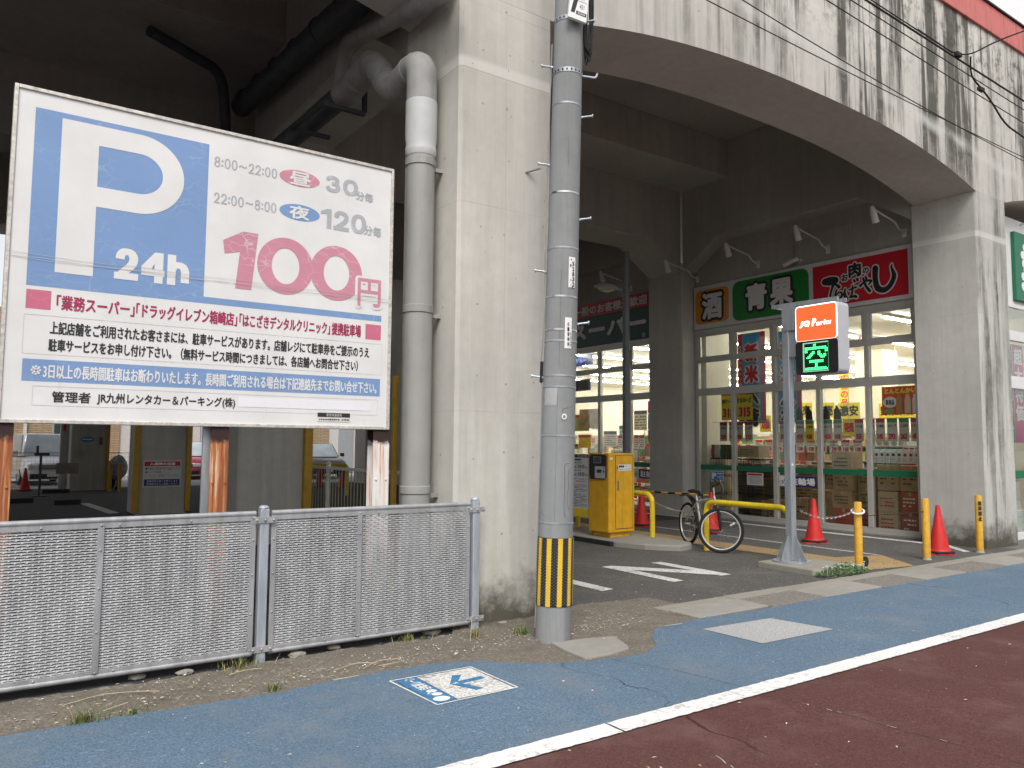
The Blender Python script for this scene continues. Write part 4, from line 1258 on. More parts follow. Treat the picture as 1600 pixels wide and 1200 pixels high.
for p in ((10.9, 4.97, 6.92), (11.6, 5.0, 6.63)):
    mb.obox(p, (1, 0, 0), (0, 1, 0), (0, 0, 1), 0.13, 0.05, 0.05)
tag(mb.build("drop_wire", RUBBER, loc=(11.1, 4.9, 6.92), smooth=True), "black drop wire looping off its clamp below the red fascia", "cable")

# ------------------------------------------------------------------ supermarket under the viaduct
S = thing("supermarket", "supermarket built in under the viaduct with tall lit aluminium shop windows", "shop", (13.3, 9.4, 0))
FXs = 13.30
PW = concrete("infill_panel", (0.42, 0.40, 0.36), streak=0.1)
mb = MB()
mb.box(13.32, 13.45, 6.76, 11.87, 4.08, 7.95); mb.box(13.32, 13.45, 12.94, 18.1, 4.08, 7.95)
mb.box(13.32, 13.45, 18.1, 29.0, 0.0, 7.95)
mb.build("wall", PW, S)
mb = MB()      # thin seams of the cement boards
for y in (8.05, 9.3, 10.5, 14.2, 15.6, 17.0):
    mb.box(13.312, 13.3195, y - 0.006, y + 0.006, 5.07, 7.5)
for z in (5.10, 5.72):
    mb.box(13.3105, 13.3185, 6.78, 11.86, z - 0.012, z + 0.012); mb.box(13.3105, 13.3185, 12.95, 18.05, z + 0.2 - 0.012, z + 0.2 + 0.012)
mb.build("seam", C_DARK, S)
ROWS = [(0.0, 0.125), (2.64, 2.80), (3.37, 3.455), (3.995, 4.10)]
def shopfront(y0, y1, mull, closed=True):
    """mull: list of mullion centres, from the right (small Y) to the left"""
    mb = MB()
    for z0, z1 in ROWS:
        mb.box(13.27, 13.345, y0, y1, z0, z1)
    for i, y in enumerate(mull):
        for z0, z1 in ((0.125, 2.64), (2.80, 3.37), (3.455, 3.995)):
            mb.box(13.262, 13.352, y - 0.045, y + 0.045, z0, z1)
    # opening sashes of the top row
    for a, b in zip(mull[:-1], mull[1:]):
        a_, b_ = a + 0.045, b - 0.045
        for q in ((a_, a_ + 0.045, 3.455, 3.995), (b_ - 0.045, b_, 3.455, 3.995), (a_ + 0.0455, b_ - 0.0455, 3.455, 3.50), (a_ + 0.0455, b_ - 0.0455, 3.945, 3.995)):
            mb.box(13.280, 13.335, *q)
        for z in (2.72, 0.06):
            mb.box(13.264, 13.2695, a_ + 0.06, a_ + 0.10, z - 0.01, z + 0.01); mb.box(13.264, 13.2695, b_ - 0.10, b_ - 0.06, z - 0.01, z + 0.01)
    w = mb.build("window", ALUM, S, bevel=0.004)
    for a, b in zip(mull[:-1], mull[1:]):
        a_, b_ = a + 0.045, b - 0.045
        mb = MB()
        for z0, z1 in ((0.125, 2.64), (2.80, 3.37), (3.50, 3.945)):
            mb.box(13.304, 13.309, a_, b_, z0, z1)
        mb.build("pane", GLASS, w)
        mb = MB(); mb.box(13.300, 13.3035, a_, b_, 1.03, 1.135); mb.build("glass_stripe", GREEN, w)
shopfront(6.86, 11.86, [6.905, 7.81, 8.80, 9.79, 10.82, 11.79])
shopfront(12.94, 18.09, [12.985, 13.95, 15.06, 16.2, 17.3, 18.04])
mb = MB(); mb.box(13.24, 13.2695, 6.80, 18.09, -0.02, 0.03); mb.build("sill", C_SLAB, S)
# front facing the pavement, right of the pier
mb = MB()
mb.box(13.94, 22.4, 6.02, 6.14, 4.05, 5.58)
mb.build("front_wall", M("white_siding", (0.70, 0.70, 0.68), 0.6, 0.05), S)
mb = MB()
for z0, z1 in ((0.0, 0.12), (2.57, 2.78), (3.40, 3.57), (3.98, 4.049)):
    mb.box(13.94, 22.4, 6.0, 6.08, z0, z1)
for x in (13.98, 15.6, 17.3, 19.0, 20.7, 22.35):
    for z0, z1 in ((0.12, 2.57), (2.78, 3.40), (3.57, 3.98)):
        mb.box(x - 0.045, x + 0.045, 5.995, 6.085, z0, z1)
w2 = mb.build("window", ALUM_W, S, bevel=0.004)
xs = (13.98, 15.6, 17.3, 19.0, 20.7, 22.35)
for a, b in zip(xs[:-1], xs[1:]):
    mb = MB()
    for z0, z1 in ((0.12, 2.57), (2.78, 3.40), (3.57, 3.98)):
        mb.box(a + 0.045, b - 0.045, 6.03, 6.035, z0, z1)
    mb.build("pane", GLASS, w2)
    mb = MB(); mb.box(a + 0.045, b - 0.045, 6.024, 6.029, 1.03, 1.16); mb.build("glass_stripe", GREEN, w2)
# room
mb = MB(); mb.box(13.46, 33.0, 6.15, 28.0, -0.1, 0.012); mb.build("shop_floor", FLOORI, S)
mb = MB(); mb.box(13.451, 33.0, 6.141, 28.0, 4.30, 4.40); mb.build("shop_ceiling", CEIL, S)
mb = MB()
mb.box(33.0, 33.1, 6.0, 28.0, 0.0, 4.4); mb.box(13.46, 33.0, 28.0, 28.1, 0.0, 4.4); mb.box(22.4, 33.0, 6.0, 6.12, 0.0, 5.6)
mb.box(13.47, 14.25, 11.70, 13.0, 0.012, 4.30); mb.box(21.0, 21.8, 11.9, 12.7, 0.012, 4.30); mb.box(18.3, 19.1, 6.9, 7.5, 0.012, 4.30)
mb.build("inner_wall", CREAM, S)

# ceiling lights, every tube a thing
mb = MB()
mb.box(-0.6, 0.6, -0.04, 0.04, 0.035, 0.09)
mb.m = 1
mb.tube([(-0.58, 0, 0.015), (0.58, 0, 0.015)], 0.021, 8)
lt0 = mb.build("ceiling_light", [WHITE, TUBE], loc=(16.0, 8.66, 4.2), local=True)
tag(lt0, "lone fluorescent tube nearest the right end of the shop windows", "ceiling light", "fluorescent tubes on the shop ceiling")
rows = [(8.66, [18.2, 20.4, 22.6, 24.8, 27.0, 29.2], "first row from the street"), (10.70, [15.3, 17.2] + [19.0 + 1.25 * k for k in range(10)], "second row from the street")]
for i, y in enumerate((13.3, 15.6, 17.9, 20.2, 22.5, 24.8)):
    rows.append((y, [15.1 + 1.25 * k + (0.3 if i % 2 else 0) for k in range(13)], ["third", "fourth", "fifth", "sixth", "seventh", "last"][i] + " row from the street"))
for y, xs_, nm in rows:
    for x in xs_:
        c = lt0.copy(); COL.objects.link(c); c.location = (x, y, 4.2)
        c["label"] = "lit white fluorescent tube in the %s on the shop ceiling" % nm

# ------------------------------------------------------------------ shop signs
PANEL_W = M("sign_panel_white", (0.56, 0.56, 0.55), 0.45, 0.05, dirt=0.15)
SIGNW = M("sign_lettering_white", (0.62, 0.62, 0.60), 0.45, 0.04)
ff = lambda x=13.235: Flat((x, 0, 0), (0, -1, 0), (0, 0, 1), (-1, 0, 0))
T = thing("shop_sign", "long white signboard with orange, green and red fields above the right shop windows", "sign", (13.27, 9.36, 4.58))
mb = MB(); mb.box(13.236, 13.312, 6.87, 11.84, 4.105, 5.065); mb.build("board", PANEL_W, T, bevel=0.006)
a = ff(); a.rrect(-11.79, -10.86, 4.215, 4.975, 0.13, 0.002); a.build("orange_field", SORANGE, T)
a = ff(); a.rrect(-10.76, -8.925, 4.17, 5.01, 0.17, 0.002); a.build("green_field", GREEN_S, T)
a = ff(); a.rect(-8.835, -6.985, 4.185, 4.985, 0.002); a.build("red_field", SRED, T)
TXT = [("酒", -11.60, -11.035, 4.30, 4.89), ("青", -10.42, -9.89, 4.345, 4.90), ("果", -9.82, -9.275, 4.345, 4.90)]
a = ff()
for t, u0_, u1_, v0_, v1_ in TXT: a.text(t, u0_ - 0.06, u1_ + 0.06, v0_ - 0.06, v1_ + 0.06, 0.003, bold=0.085, n=12)
a.build("lettering_outline", BLACK, T)
a = ff()
for t, u0_, u1_, v0_, v1_ in TXT: a.text(t, u0_, u1_, v0_, v1_, 0.0065, bold=0.026, n=10)
a.build("white_lettering", SIGNW, T)
# brush lettering of the butcher, drawn as swelling strokes
def stroke(a, pts, ws, d):
    P_ = []
    n = 9
    for i in range(len(pts) - 1):
        p0, p1, p2, p3 = pts[max(0, i - 1)], pts[i], pts[i + 1], pts[min(len(pts) - 1, i + 2)]
        for k in range(n):
            t = k / n
            q = [0.5 * ((2 * p1[j]) + (-p0[j] + p2[j]) * t + (2 * p0[j] - 5 * p1[j] + 4 * p2[j] - p3[j]) * t * t + (-p0[j] + 3 * p1[j] - 3 * p2[j] + p3[j]) * t ** 3) for j in (0, 1)]
            P_.append((q[0], q[1], ws[i] * (1 - t) + ws[i + 1] * t))
    P_.append((*pts[-1], ws[-1]))
    L, R__ = [], []
    for i, (x, y, w) in enumerate(P_):
        x0, y0, _ = P_[max(0, i - 1)]; x1, y1, _ = P_[min(len(P_) - 1, i + 1)]
        l = sqrt((x1 - x0) ** 2 + (y1 - y0) ** 2) or 1
        nx_, ny_ = -(y1 - y0) / l * w / 2, (x1 - x0) / l * w / 2
        L.append((x + nx_, y + ny_)); R__.append((x - nx_, y - ny_))
    for i in range(len(L) - 1):
        a.poly([L[i], L[i + 1], R__[i + 1], R__[i]], d + i * 0.00002)
    a.ell(*P_[0][:2], ws[0] / 2, ws[0] / 2, d, 14); a.ell(*P_[-1][:2], ws[-1] / 2, ws[-1] / 2, d, 14)
BR = [([(-8.58, 4.66), (-8.47, 4.655), (-8.36, 4.655)], [0.13, 0.17, 0.13]), ([(-8.37, 4.66), (-8.43, 4.52), (-8.475, 4.36), (-8.47, 4.22)], [0.10, 0.05, 0.045, 0.05]),
      ([(-8.36, 4.58), (-8.29, 4.52)], [0.04, 0.07]), ([(-8.34, 4.47), (-8.37, 4.37), (-8.28, 4.42), (-8.23, 4.36), (-8.30, 4.27), (-8.36, 4.25)], [0.035, 0.04, 0.03, 0.05, 0.05, 0.02]),
      ([(-8.17, 4.46), (-8.18, 4.36), (-8.14, 4.27)], [0.03, 0.06, 0.07]), ([(-8.09, 4.43), (-7.95, 4.46)], [0.03, 0.04]), ([(-8.02, 4.50), (-8.03, 4.36), (-8.07, 4.29), (-7.99, 4.30), (-7.95, 4.28)], [0.03, 0.045, 0.03, 0.05, 0.05]),
      ([(-7.99, 4.60), (-7.975, 4.57)], [0.04, 0.05]), ([(-7.93, 4.615), (-7.915, 4.585)], [0.04, 0.05]),
      ([(-7.87, 4.47), (-7.76, 4.54), (-7.66, 4.53), (-7.70, 4.47)], [0.05, 0.035, 0.05, 0.03]), ([(-7.81, 4.60), (-7.76, 4.45), (-7.69, 4.35)], [0.04, 0.05, 0.06]), ([(-7.76, 4.63), (-7.75, 4.58)], [0.03, 0.05]),
      ([(-7.575, 4.74), (-7.58, 4.55), (-7.54, 4.38), (-7.42, 4.325), (-7.30, 4.40), (-7.235, 4.55), (-7.275, 4.70), (-7.27, 4.76)], [0.11, 0.10, 0.11, 0.10, 0.09, 0.085, 0.04, 0.02])]
a = ff()
for P_, W_ in BR: stroke(a, P_, [w + 0.045 for w in W_], 0.003)
for t, q in (("お", (-8.24, -8.10, 4.605, 4.745)), ("肉", (-8.10, -7.84, 4.645, 4.925)), ("の", (-7.82, -7.69, 4.675, 4.795))):
    a.text(t, q[0] - 0.02, q[1] + 0.02, q[2] - 0.02, q[3] + 0.02, 0.003, bold=0.03, n=8)
a.build("brush_outline", SIGNW, T)
a = ff()
for P_, W_ in BR: stroke(a, P_, W_, 0.0065)
a.text("お", -8.235, -8.105, 4.61, 4.74, 0.0065, bold=0.006); a.text("肉", -8.095, -7.845, 4.65, 4.92, 0.0065, bold=0.014, n=8); a.text("の", -7.815, -7.695, 4.68, 4.79, 0.0065, bold=0.005)
a.build("brush_lettering", BLACK, T)

T = thing("shop_sign", "dark green signboard with a red band over the far left shop windows", "sign", (13.27, 15.5, 4.66))
mb = MB(); mb.box(13.24, 13.312, 12.96, 18.07, 4.105, 4.868); mb.build("board", GREEN_D, T, bevel=0.004)
mb = MB(); mb.box(13.24, 13.312, 12.96, 18.07, 4.8725, 5.22); mb.build("red_band", SRED, T, bevel=0.004)
a = ff()
a.text("一般のお客様大歓迎", -16.02, -13.29, 4.925, 5.165, 0.006, bold=0.010)
a.text("業務スーパー", -17.67, -13.33, 4.27, 4.74, 0.006, bold=0.030, n=8)
a.text("R", -13.43, -13.38, 4.155, 4.215, 0.006); a.line([(-13.45 + 0.05 * 0, 4.14), (-13.36, 4.14), (-13.36, 4.23), (-13.45, 4.23), (-13.45, 4.14)], 0.008, 0.006)
a.build("lettering", SIGNW, T)

T = thing("shop_sign", "green and white signboard cut off by the photo's right edge", "sign", (15.8, 6.0, 4.7))
mb = MB(); mb.box(14.85, 21.5, 5.955, 6.018, 4.12, 5.33); mb.build("board", GREEN, T, bevel=0.004)
a = Flat((0, 5.954, 0), (1, 0, 0), (0, 0, 1), (0, -1, 0)); a.text("業務スーパー", 15.03, 20.9, 4.28, 5.17, 0.004, bold=0.045, n=8); a.build("lettering", WHITE, T)

# signs stuck on or hung behind the panes
def plate(name, label, cat, y0, y1, z0, z1, mat, x=13.292, th=0.004, group=None):
    t = thing(name, label, cat, (x, (y0 + y1) / 2, (z0 + z1) / 2), group=group)
    mb = MB(); mb.box(x, x + th, y0, y1, z0, z1); mb.build("sheet", mat, t)
    return t, Flat((x, 0, 0), (0, -1, 0), (0, 0, 1), (-1, 0, 0))
def bicycle_icon(a, u, v, w, d):
    r = w * 0.22
    for c in (u - w * 0.26, u + w * 0.26):
        pts = [(c + r * cos(2 * pi * k / 14), v + r * sin(2 * pi * k / 14)) for k in range(15)]
        a.line(pts, w * 0.05, d)
    a.line([(u - w * 0.26, v), (u - w * 0.06, v + w * 0.27), (u + w * 0.18, v + w * 0.27), (u, v), (u - w * 0.26, v)], w * 0.05, d + 0.0003)
    a.line([(u + w * 0.26, v), (u + w * 0.15, v + w * 0.38), (u + w * 0.27, v + w * 0.40)], w * 0.05, d + 0.0006)
for (lab, yl, yr, z0, z1) in (("blue and white bicycle parking sign behind the tall sign post", 9.72, 8.89, 0.765, 0.97), ("blue and white bicycle parking sign on the far shop's right window", 13.85, 13.01, 0.755, 0.975)):
    t, f_ = plate("parking_notice", lab, "sign", yr, yl, z0, z1, NAVY)
    a = f_.sub(); a.rect(-yl, -yl + 0.19, z0, z1, 0.001); a.text("駐輪場", -yl + 0.24, -yr - 0.03, z0 + 0.03, z1 - 0.03, 0.002, bold=0.006); a.build("white_lettering", WHITE, t)
    a = f_.sub(); bicycle_icon(a, -yl + 0.095, (z0 + z1) / 2 - 0.03, 0.17, 0.002); a.build("bicycle_symbol", NAVY, t)
t, f_ = plate("parking_sticker", "small blue P sticker on the leftmost lower window pane", "sticker", 11.11, 11.46, 0.78, 1.01, M("pale_blue_edge", (0.45, 0.60, 0.72), 0.5, 0.05))
a = f_.sub(); a.rect(-11.44, -11.13, 0.80, 0.99, 0.001); a.build("blue_field", M("sticker_blue", (0.05, 0.19, 0.45), 0.5, 0.05), t)
a = f_.sub(); a.text("P", -11.42, -11.30, 0.83, 0.97, 0.002, bold=0.012); bicycle_icon(a, -11.21, 0.87, 0.13, 0.002); a.rect(-11.28, -11.15, 0.945, 0.965, 0.002); a.build("lettering", WHITE, t)
t, f_ = plate("notice_paper", "white notice with a red heading taped to the second lower window pane", "notice", 10.10, 10.50, 0.75, 1.0, M("paper_white", (0.62, 0.62, 0.60), 0.7, 0.03))
a = f_.sub(); a.rect(-10.475, -10.125, 0.945, 0.985, 0.001); a.build("heading", SRED, t)
a = f_.sub(); a.scribble(-10.46, -10.13, 0.77, 0.935, 8, seed=9, fill=0.45); a.build("print", INK, t)
t, f_ = plate("notice_paper", "pale paper notice taped to the dark pier between the two shop fronts", "notice", 12.05, 12.38, 0.99, 1.32, M("paper_grey", (0.42, 0.42, 0.40), 0.7, 0.03), x=12.893)
a = f_.sub(); a.scribble(-12.35, -12.08, 1.02, 1.29, 9, seed=19, fill=0.3); a.build("print", GREYINK, t)

BANB = M("banner_blue", (0.05, 0.28, 0.55), 0.7, 0.1); BANR = M("banner_red", (0.55, 0.03, 0.05), 0.7, 0.08); BANW = M("banner_white", (0.75, 0.73, 0.68), 0.7, 0.04)
POSY = M("poster_yellow", (0.80, 0.62, 0.03), 0.6, 0.05); POSR = M("poster_red", (0.62, 0.06, 0.03), 0.6, 0.08); PAPER = M("card_white", (0.72, 0.70, 0.66), 0.7, 0.03)
POSG = M("poster_green", (0.16, 0.36, 0.10), 0.6, 0.1); BROWN = M("poster_brown", (0.42, 0.22, 0.08), 0.6, 0.2)
def banner(lab, yl, yr, z0, z1, x):
    t = thing("rice_banner", lab, "banner", (x, (yl + yr) / 2, z1), group="blue rice banners inside the window")
    mb = MB(); mb.box(x, x + 0.004, yr, yl, z0, z1); mb.build("cloth", BANB, t)
    f_ = Flat((x, 0, 0), (0, -1, 0), (0, 0, 1), (-1, 0, 0)); w = yl - yr
    a = f_.sub(); a.rect(-yl, -yl + w * 0.17, z0, z1, 0.001); a.rect(-yr - w * 0.17, -yr, z0, z1, 0.001); a.build("red_edge", BANR, t)
    h = 0.46
    a = f_.sub()
    for i, ch in enumerate("新米入荷"):
        a.text(ch, -yl + w * 0.20, -yr - w * 0.20, z1 - 0.2 - h * (i + 1) + 0.02, z1 - 0.2 - h * i, 0.002, bold=0.055, n=10)
    for i in range(14):
        a.text("全国より新米が続々入荷中です"[i], -yl + w * 0.035, -yl + w * 0.135, z1 - 0.24 - 0.115 * i - 0.09, z1 - 0.24 - 0.115 * i, 0.002)
    a.build("lettering_outline", BANW, t)
    a = f_.sub()
    for i, ch in enumerate("新米入荷"):
        if i < 2: a.text(ch, -yl + w * 0.24, -yr - w * 0.24, z1 - 0.2 - h * (i + 1) + 0.045, z1 - 0.225 - h * i, 0.005, bold=0.02, n=8)
    a.build("red_lettering", BANR, t)
    a = f_.sub()
    for i, ch in enumerate("新米入荷"):
        if i > 1: a.text(ch, -yl + w * 0.24, -yr - w * 0.24, z1 - 0.2 - h * (i + 1) + 0.045, z1 - 0.225 - h * i, 0.005, bold=0.02, n=8)
    a.build("black_lettering", INK, t)
    a = f_.sub()
    rnd = random.Random(2)
    for k in range(26):
        u = -yl + w * (0.2 + 0.6 * rnd.random()); v = z0 + rnd.random() * 0.35
        a.line([(u, v), (u + rnd.uniform(-0.05, 0.05), v + 0.09), (u + rnd.uniform(-0.1, 0.1), v + 0.15)], 0.012, 0.002)
    a.build("rice_ears", POSG, t)
banner("blue rice banner with red edges fully seen in the second window column", 10.95, 10.25, 2.02, 3.95, 13.62)
banner("blue rice banner with red edges half hidden by the tall sign post", 10.06, 9.40, 2.02, 3.90, 13.62)

def poster(name, lab, yl, yr, z0, z1, mat, x, cat="poster", group=None):
    t = thing(name, lab, cat, (x, (yl + yr) / 2, (z0 + z1) / 2), group=group)
    mb = MB(); mb.box(x, x + 0.004, yr, yl, z0, z1); mb.build("sheet", mat, t)
    return t, Flat((x, 0, 0), (0, -1, 0), (0, 0, 1), (-1, 0, 0)), yl, yr, z0, z1
t, f_, *_ = poster("price_poster", "yellow mayonnaise price poster with red figures in the two left window columns", 11.40, 10.57, 2.10, 2.72, POSY, 13.60)
a = f_.sub(); a.rect(-11.40, -10.57, 2.64, 2.72, 0.001); a.text("315", -10.93, -10.62, 2.16, 2.38, 0.002, bold=0.018); a.text("318", -11.36, -11.05, 2.16, 2.36, 0.002, bold=0.012); a.build("red_print", BANR, t)
a = f_.sub(); a.text("神戸ソース", -11.38, -11.05, 2.45, 2.56, 0.002, bold=0.004); a.text("マヨネーズ", -10.98, -10.60, 2.46, 2.58, 0.002, bold=0.006); a.build("black_print", INK, t)
t, f_, *_ = poster("drink_poster", "red drink poster with three bottles in the upper right lower pane", 7.73, 7.05, 2.13, 2.63, POSR, 13.60)
a = f_.sub(); a.text("とんとんかい", -7.68, -7.10, 2.50, 2.60, 0.002, bold=0.008); a.build("yellow_print", POSY, t)
a = f_.sub(); a.ell(-7.58, 2.35, 0.13, 0.10, 0.002); a.build("speech_bubble", BANW, t)
a = f_.sub(); a.text("新商品", -7.66, -7.50, 2.30, 2.40, 0.003, bold=0.003); a.build("blue_print", NAVY, t)
for k, (u, mt) in enumerate(((-7.41, BROWN), (-7.26, M("milk_tea", (0.62, 0.48, 0.33), 0.6, 0.1)), (-7.12, PAPER))):
    a = f_.sub(); a.poly([(u - 0.055, 2.15), (u + 0.055, 2.15), (u + 0.055, 2.38), (u + 0.035, 2.44), (u + 0.035, 2.48), (u - 0.035, 2.48), (u - 0.035, 2.44), (u - 0.055, 2.38)], 0.0035); a.build("bottle_print", mt, t)
a = f_.sub(); a.ell(-7.60, 2.19, 0.09, 0.045, 0.0025); a.build("leaf_print", POSG, t)
# hanging price cards
cards = [(11.45, 11.25, "558"), (11.20, 11.06, "458"), (11.01, 10.83, "358"), (10.78, 10.58, "315"), (9.92, 9.73, "398"), (9.54, 9.34, "498"), (9.32, 9.13, "438"), (8.92, 8.73, "438"), (8.71, 8.53, "418"), (8.27, 8.10, "555"), (7.99, 7.88, "495"), (7.86, 7.69, "345"), (7.65, 7.46, "292"), (7.43, 7.25, "262"), (7.22, 7.05, "488")]
CARDH = [M("card_heading_red", (0.42, 0.05, 0.05), 0.6, 0.05), M("card_heading_green", (0.08, 0.25, 0.10), 0.6, 0.05)]
CARDG = M("card_grey", (0.50, 0.47, 0.43), 0.7, 0.04)
for i, (yl, yr, pr) in enumerate(cards):
    mt = POSY if i == 6 else CARDG
    t, f_, *_ = poster("price_card", "%s price card reading %s hanging in the row behind the window" % ("yellow" if i == 6 else "grey", pr), yl, yr, 1.65, 2.06, mt, 13.60, "price card", "price cards hanging behind the window")
    a = f_.sub(); a.rect(-yl, -yr, 1.99, 2.06, 0.001); a.build("heading", CARDH[1 if 4 < i < 9 or 11 < i < 14 else 0], t)
    a = f_.sub(); a.text(pr, -yl + 0.02, -yr - 0.035, 1.69, 1.79, 0.002, bold=0.007); a.build("price_lettering", BANR, t)
    a = f_.sub(); a.text(["天然水", "小麦粉", "オリーブ", "こしひかり", "トマト缶"][i % 5], -yl + 0.02, -yr - 0.02, 1.90, 1.955, 0.002, bold=0.002); a.build("black_print", INK, t)
mb = MB(); mb.tube([(13.61, 6.95, 2.065), (13.61, 11.65, 2.065)], 0.008, 6)
tag(mb.build("card_rail", STEEL, loc=(13.61, 9.3, 2.065)), "thin rail along the window that carries the hanging price cards", "rail")
# dark paper bottles clipped on the rail
for k, y in enumerate((9.44, 9.23, 8.85, 8.62, 10.0)):
    f_ = Flat((13.605, 0, 0), (0, -1, 0), (0, 0, 1), (-1, 0, 0))
    mb = MB()
    s_ = 0.075
    mb.prism([(-y - s_, 2.07), (-y + s_, 2.07), (-y + s_ * 0.9, 2.22), (-y + s_ * 0.2, 2.29), (-y + s_ * 0.1, 2.335), (-y - s_ * 0.45, 2.335), (-y - s_ * 0.5, 2.29), (-y - s_, 2.24)], lambda u, v, d: f_.P(u, v, d), 0.0, 0.01)
    tag(mb.build("bottle_cutout", INK, loc=(13.6, y, 2.07)), ["dark bottle cutout above the card reading 498", "dark bottle cutout above the yellow price card", "dark bottle cutout above the card reading 438", "dark bottle cutout above the card reading 418", "dark bottle cutout just right of the tall sign post"][k], "cutout", "bottle cutouts on the card rail")
# drink cartons on the box stack at the right
for k in range(8):
    y = 7.84 - 0.105 * k
    red = k >= 5
    t = thing("drink_carton", ("white and red" if red else "white and green") + " drink carton standing on the boxes, " + ["leftmost of the green ones", "second of the green ones", "third of the green ones", "fourth of the green ones", "last of the green ones", "first of the red ones", "middle of the red ones", "last of the red ones"][k], "carton", (13.60, y, 1.235), group="drink cartons at the right end of the window")
    mb = MB(); mb.box(13.56, 13.64, y - 0.042, y + 0.042, 1.26, 1.46); mb.add([(13.56, y - 0.042, 1.46), (13.64, y - 0.042, 1.46), (13.64, y + 0.042, 1.46), (13.56, y + 0.042, 1.46), (13.60, y - 0.042, 1.515), (13.60, y + 0.042, 1.515)], [(0, 1, 4), (2, 3, 5), (0, 4, 5, 3), (1, 2, 5, 4)])
    mb.build("carton_body", PAPER, t)
    mb = MB(); mb.box(13.5585, 13.642, y - 0.0435, y + 0.0435, 1.235, 1.2595); mb.box(13.595, 13.605, y - 0.0425, y + 0.0425, 1.515, 1.54)
    mb.build("colour_band", SRED if red else GREEN, t)
    a = Flat((13.5595, 0, 0), (0, -1, 0), (0, 0, 1), (-1, 0, 0)); a.ell(-y, 1.41, 0.03, 0.028, 0.001, 14); a.scribble(-y - 0.03, -y + 0.03, 1.28, 1.36, 4, seed=k, d=0.001); a.build("label_print", SRED if red else GREEN_D, t)
# small green-topped tubs above the cartons
for k in range(4):
    y = 7.88 - 0.135 * k
    mb = MB(); mb.lathe([(0.045, 0), (0.05, 0.10), (0.05, 0.11)], (13.75, y, 1.575), 12)
    tag(mb.build("food_tub", M("tub_grey_green", (0.45, 0.48, 0.42), 0.5, 0.05), loc=(13.75, y, 1.575)), "pale tub on the shelf above the drink cartons, number %s from the left" % ["one", "two", "three", "four"][k], "tub", "tubs above the drink cartons")
mb = MB(); mb.box(13.66, 13.95, 7.0, 8.0, 1.55, 1.572)
tag(mb.build("wall_shelf", PAPER, loc=(13.8, 7.5, 1.56)), "narrow pale shelf holding tubs above the drink cartons", "shelf")
# cardboard boxes behind the lower panes
def cbox(y0, y1, z0, z1, mat, lab, x=13.50, d=0.38, printed=None, seed=0):
    t = thing("cardboard_box", lab, "box", (x + d / 2, (y0 + y1) / 2, z0), group="cardboard boxes stacked behind the lower panes")
    mb = MB(); mb.box(x, x + d, y0, y1, z0, z1); mb.build("box_body", mat, t, bevel=0.006)
    mb = MB(); mb.box(x - 0.0012, x, (y0 + y1) / 2 - 0.025, (y0 + y1) / 2 + 0.025, z1 - 0.07, z1 - 0.002); mb.build("tape", M("parcel_tape", (0.40, 0.30, 0.19), 0.35, 0.05), t)
    f_ = Flat((x, 0, 0), (0, -1, 0), (0, 0, 1), (-1, 0, 0)); a = f_.sub()
    w = y1 - y0
    a.scribble(-y1 + w * 0.12, -y0 - w * 0.2, z0 + (z1 - z0) * 0.2, z0 + (z1 - z0) * 0.75, 3, seed=seed, fill=0.4, d=0.0015); a.build("print", printed or INK, t)
E1 = [(7.44, 7.80, 0.02, 0.40, CARD2, SRED), (7.44, 7.80, 0.405, 0.76, CARD2, SRED), (7.06, 7.38, 0.02, 0.42, CARD_R, PAPER), (7.06, 7.38, 0.425, 0.77, CARD_R, PAPER), (7.40, 7.80, 0.775, 1.225, CARD, None), (6.98, 7.385, 0.78, 1.225, CARD, None)]
for k, q in enumerate(E1):
    cbox(q[0], q[1], q[2], q[3], q[4], ["pale box with red print at the bottom of the right window, left one", "pale box with red print on top of the lowest left one, right window", "red printed box on the floor at the right window's end", "red printed box on the lowest red box, right window", "brown box under the green drink cartons", "brown box under the red drink cartons"][k], printed=q[5], seed=k)
E2 = [(0.02, 0.40, CARD_R), (0.405, 0.73, CARD), (0.735, 1.08, CARD), (1.085, 1.46, CARD2)]
for k, q in enumerate(E2):
    cbox(8.28 + 0.02 * (k % 2), 8.68 + 0.02 * (k % 2), q[0], q[1], q[2], ["red box at the foot of the tall leaning box stack", "second box from the floor in the tall box stack", "third box from the floor in the tall box stack", "top box of the tall stack, pale brown and higher than the rest"][k], printed=SRED if k == 0 else None, seed=20 + k)
for k, (z0, z1) in enumerate(((0.02, 0.42), (0.425, 0.80), (0.805, 1.15))):
    cbox(7.90, 8.25, z0, z1, CARD if k else CARD_R, ["dark red box on the floor right of the tall box stack", "middle brown box right of the tall box stack", "top brown box right of the tall box stack"][k], x=13.62, seed=30 + k)
for k, (y0, y1, z0, z1) in enumerate(((8.90, 9.34, 0.02, 0.45), (9.37, 9.72, 0.02, 0.52), (8.90, 9.30, 0.455, 0.70), (9.88, 10.3, 0.02, 0.45), (10.35, 10.74, 0.02, 0.40))):
    cbox(y0, y1, z0, z1, CARD, ["box low behind the bicycle parking sign, under another box", "taller box behind the foot of the tall sign post", "shallow box resting on the box behind the bicycle sign", "box on the floor under the taped notice, right one", "box on the floor under the taped notice, left one"][k], x=13.7, seed=40 + k)
cbox(10.36, 10.97, 1.30, 1.55, CARD2, "pale box lying on top of the dark wire cage behind the second pane", seed=50)
for k in range(5):
    for j in range(3):
        y = 8.95 + 0.53 * k
        cbox(y, y + 0.47 + 0.04 * (j % 2), 0.02 + 0.385 * j, 0.40 + 0.385 * j, (CARD, CARD2, CARD)[(j + k) % 3], "box in the stacks behind the wire cages, %s stack from the right, %s" % (["first", "second", "third", "fourth", "fifth"][k], ["lowest", "middle one", "topmost"][j]), x=14.2, seed=60 + 5 * k + j)
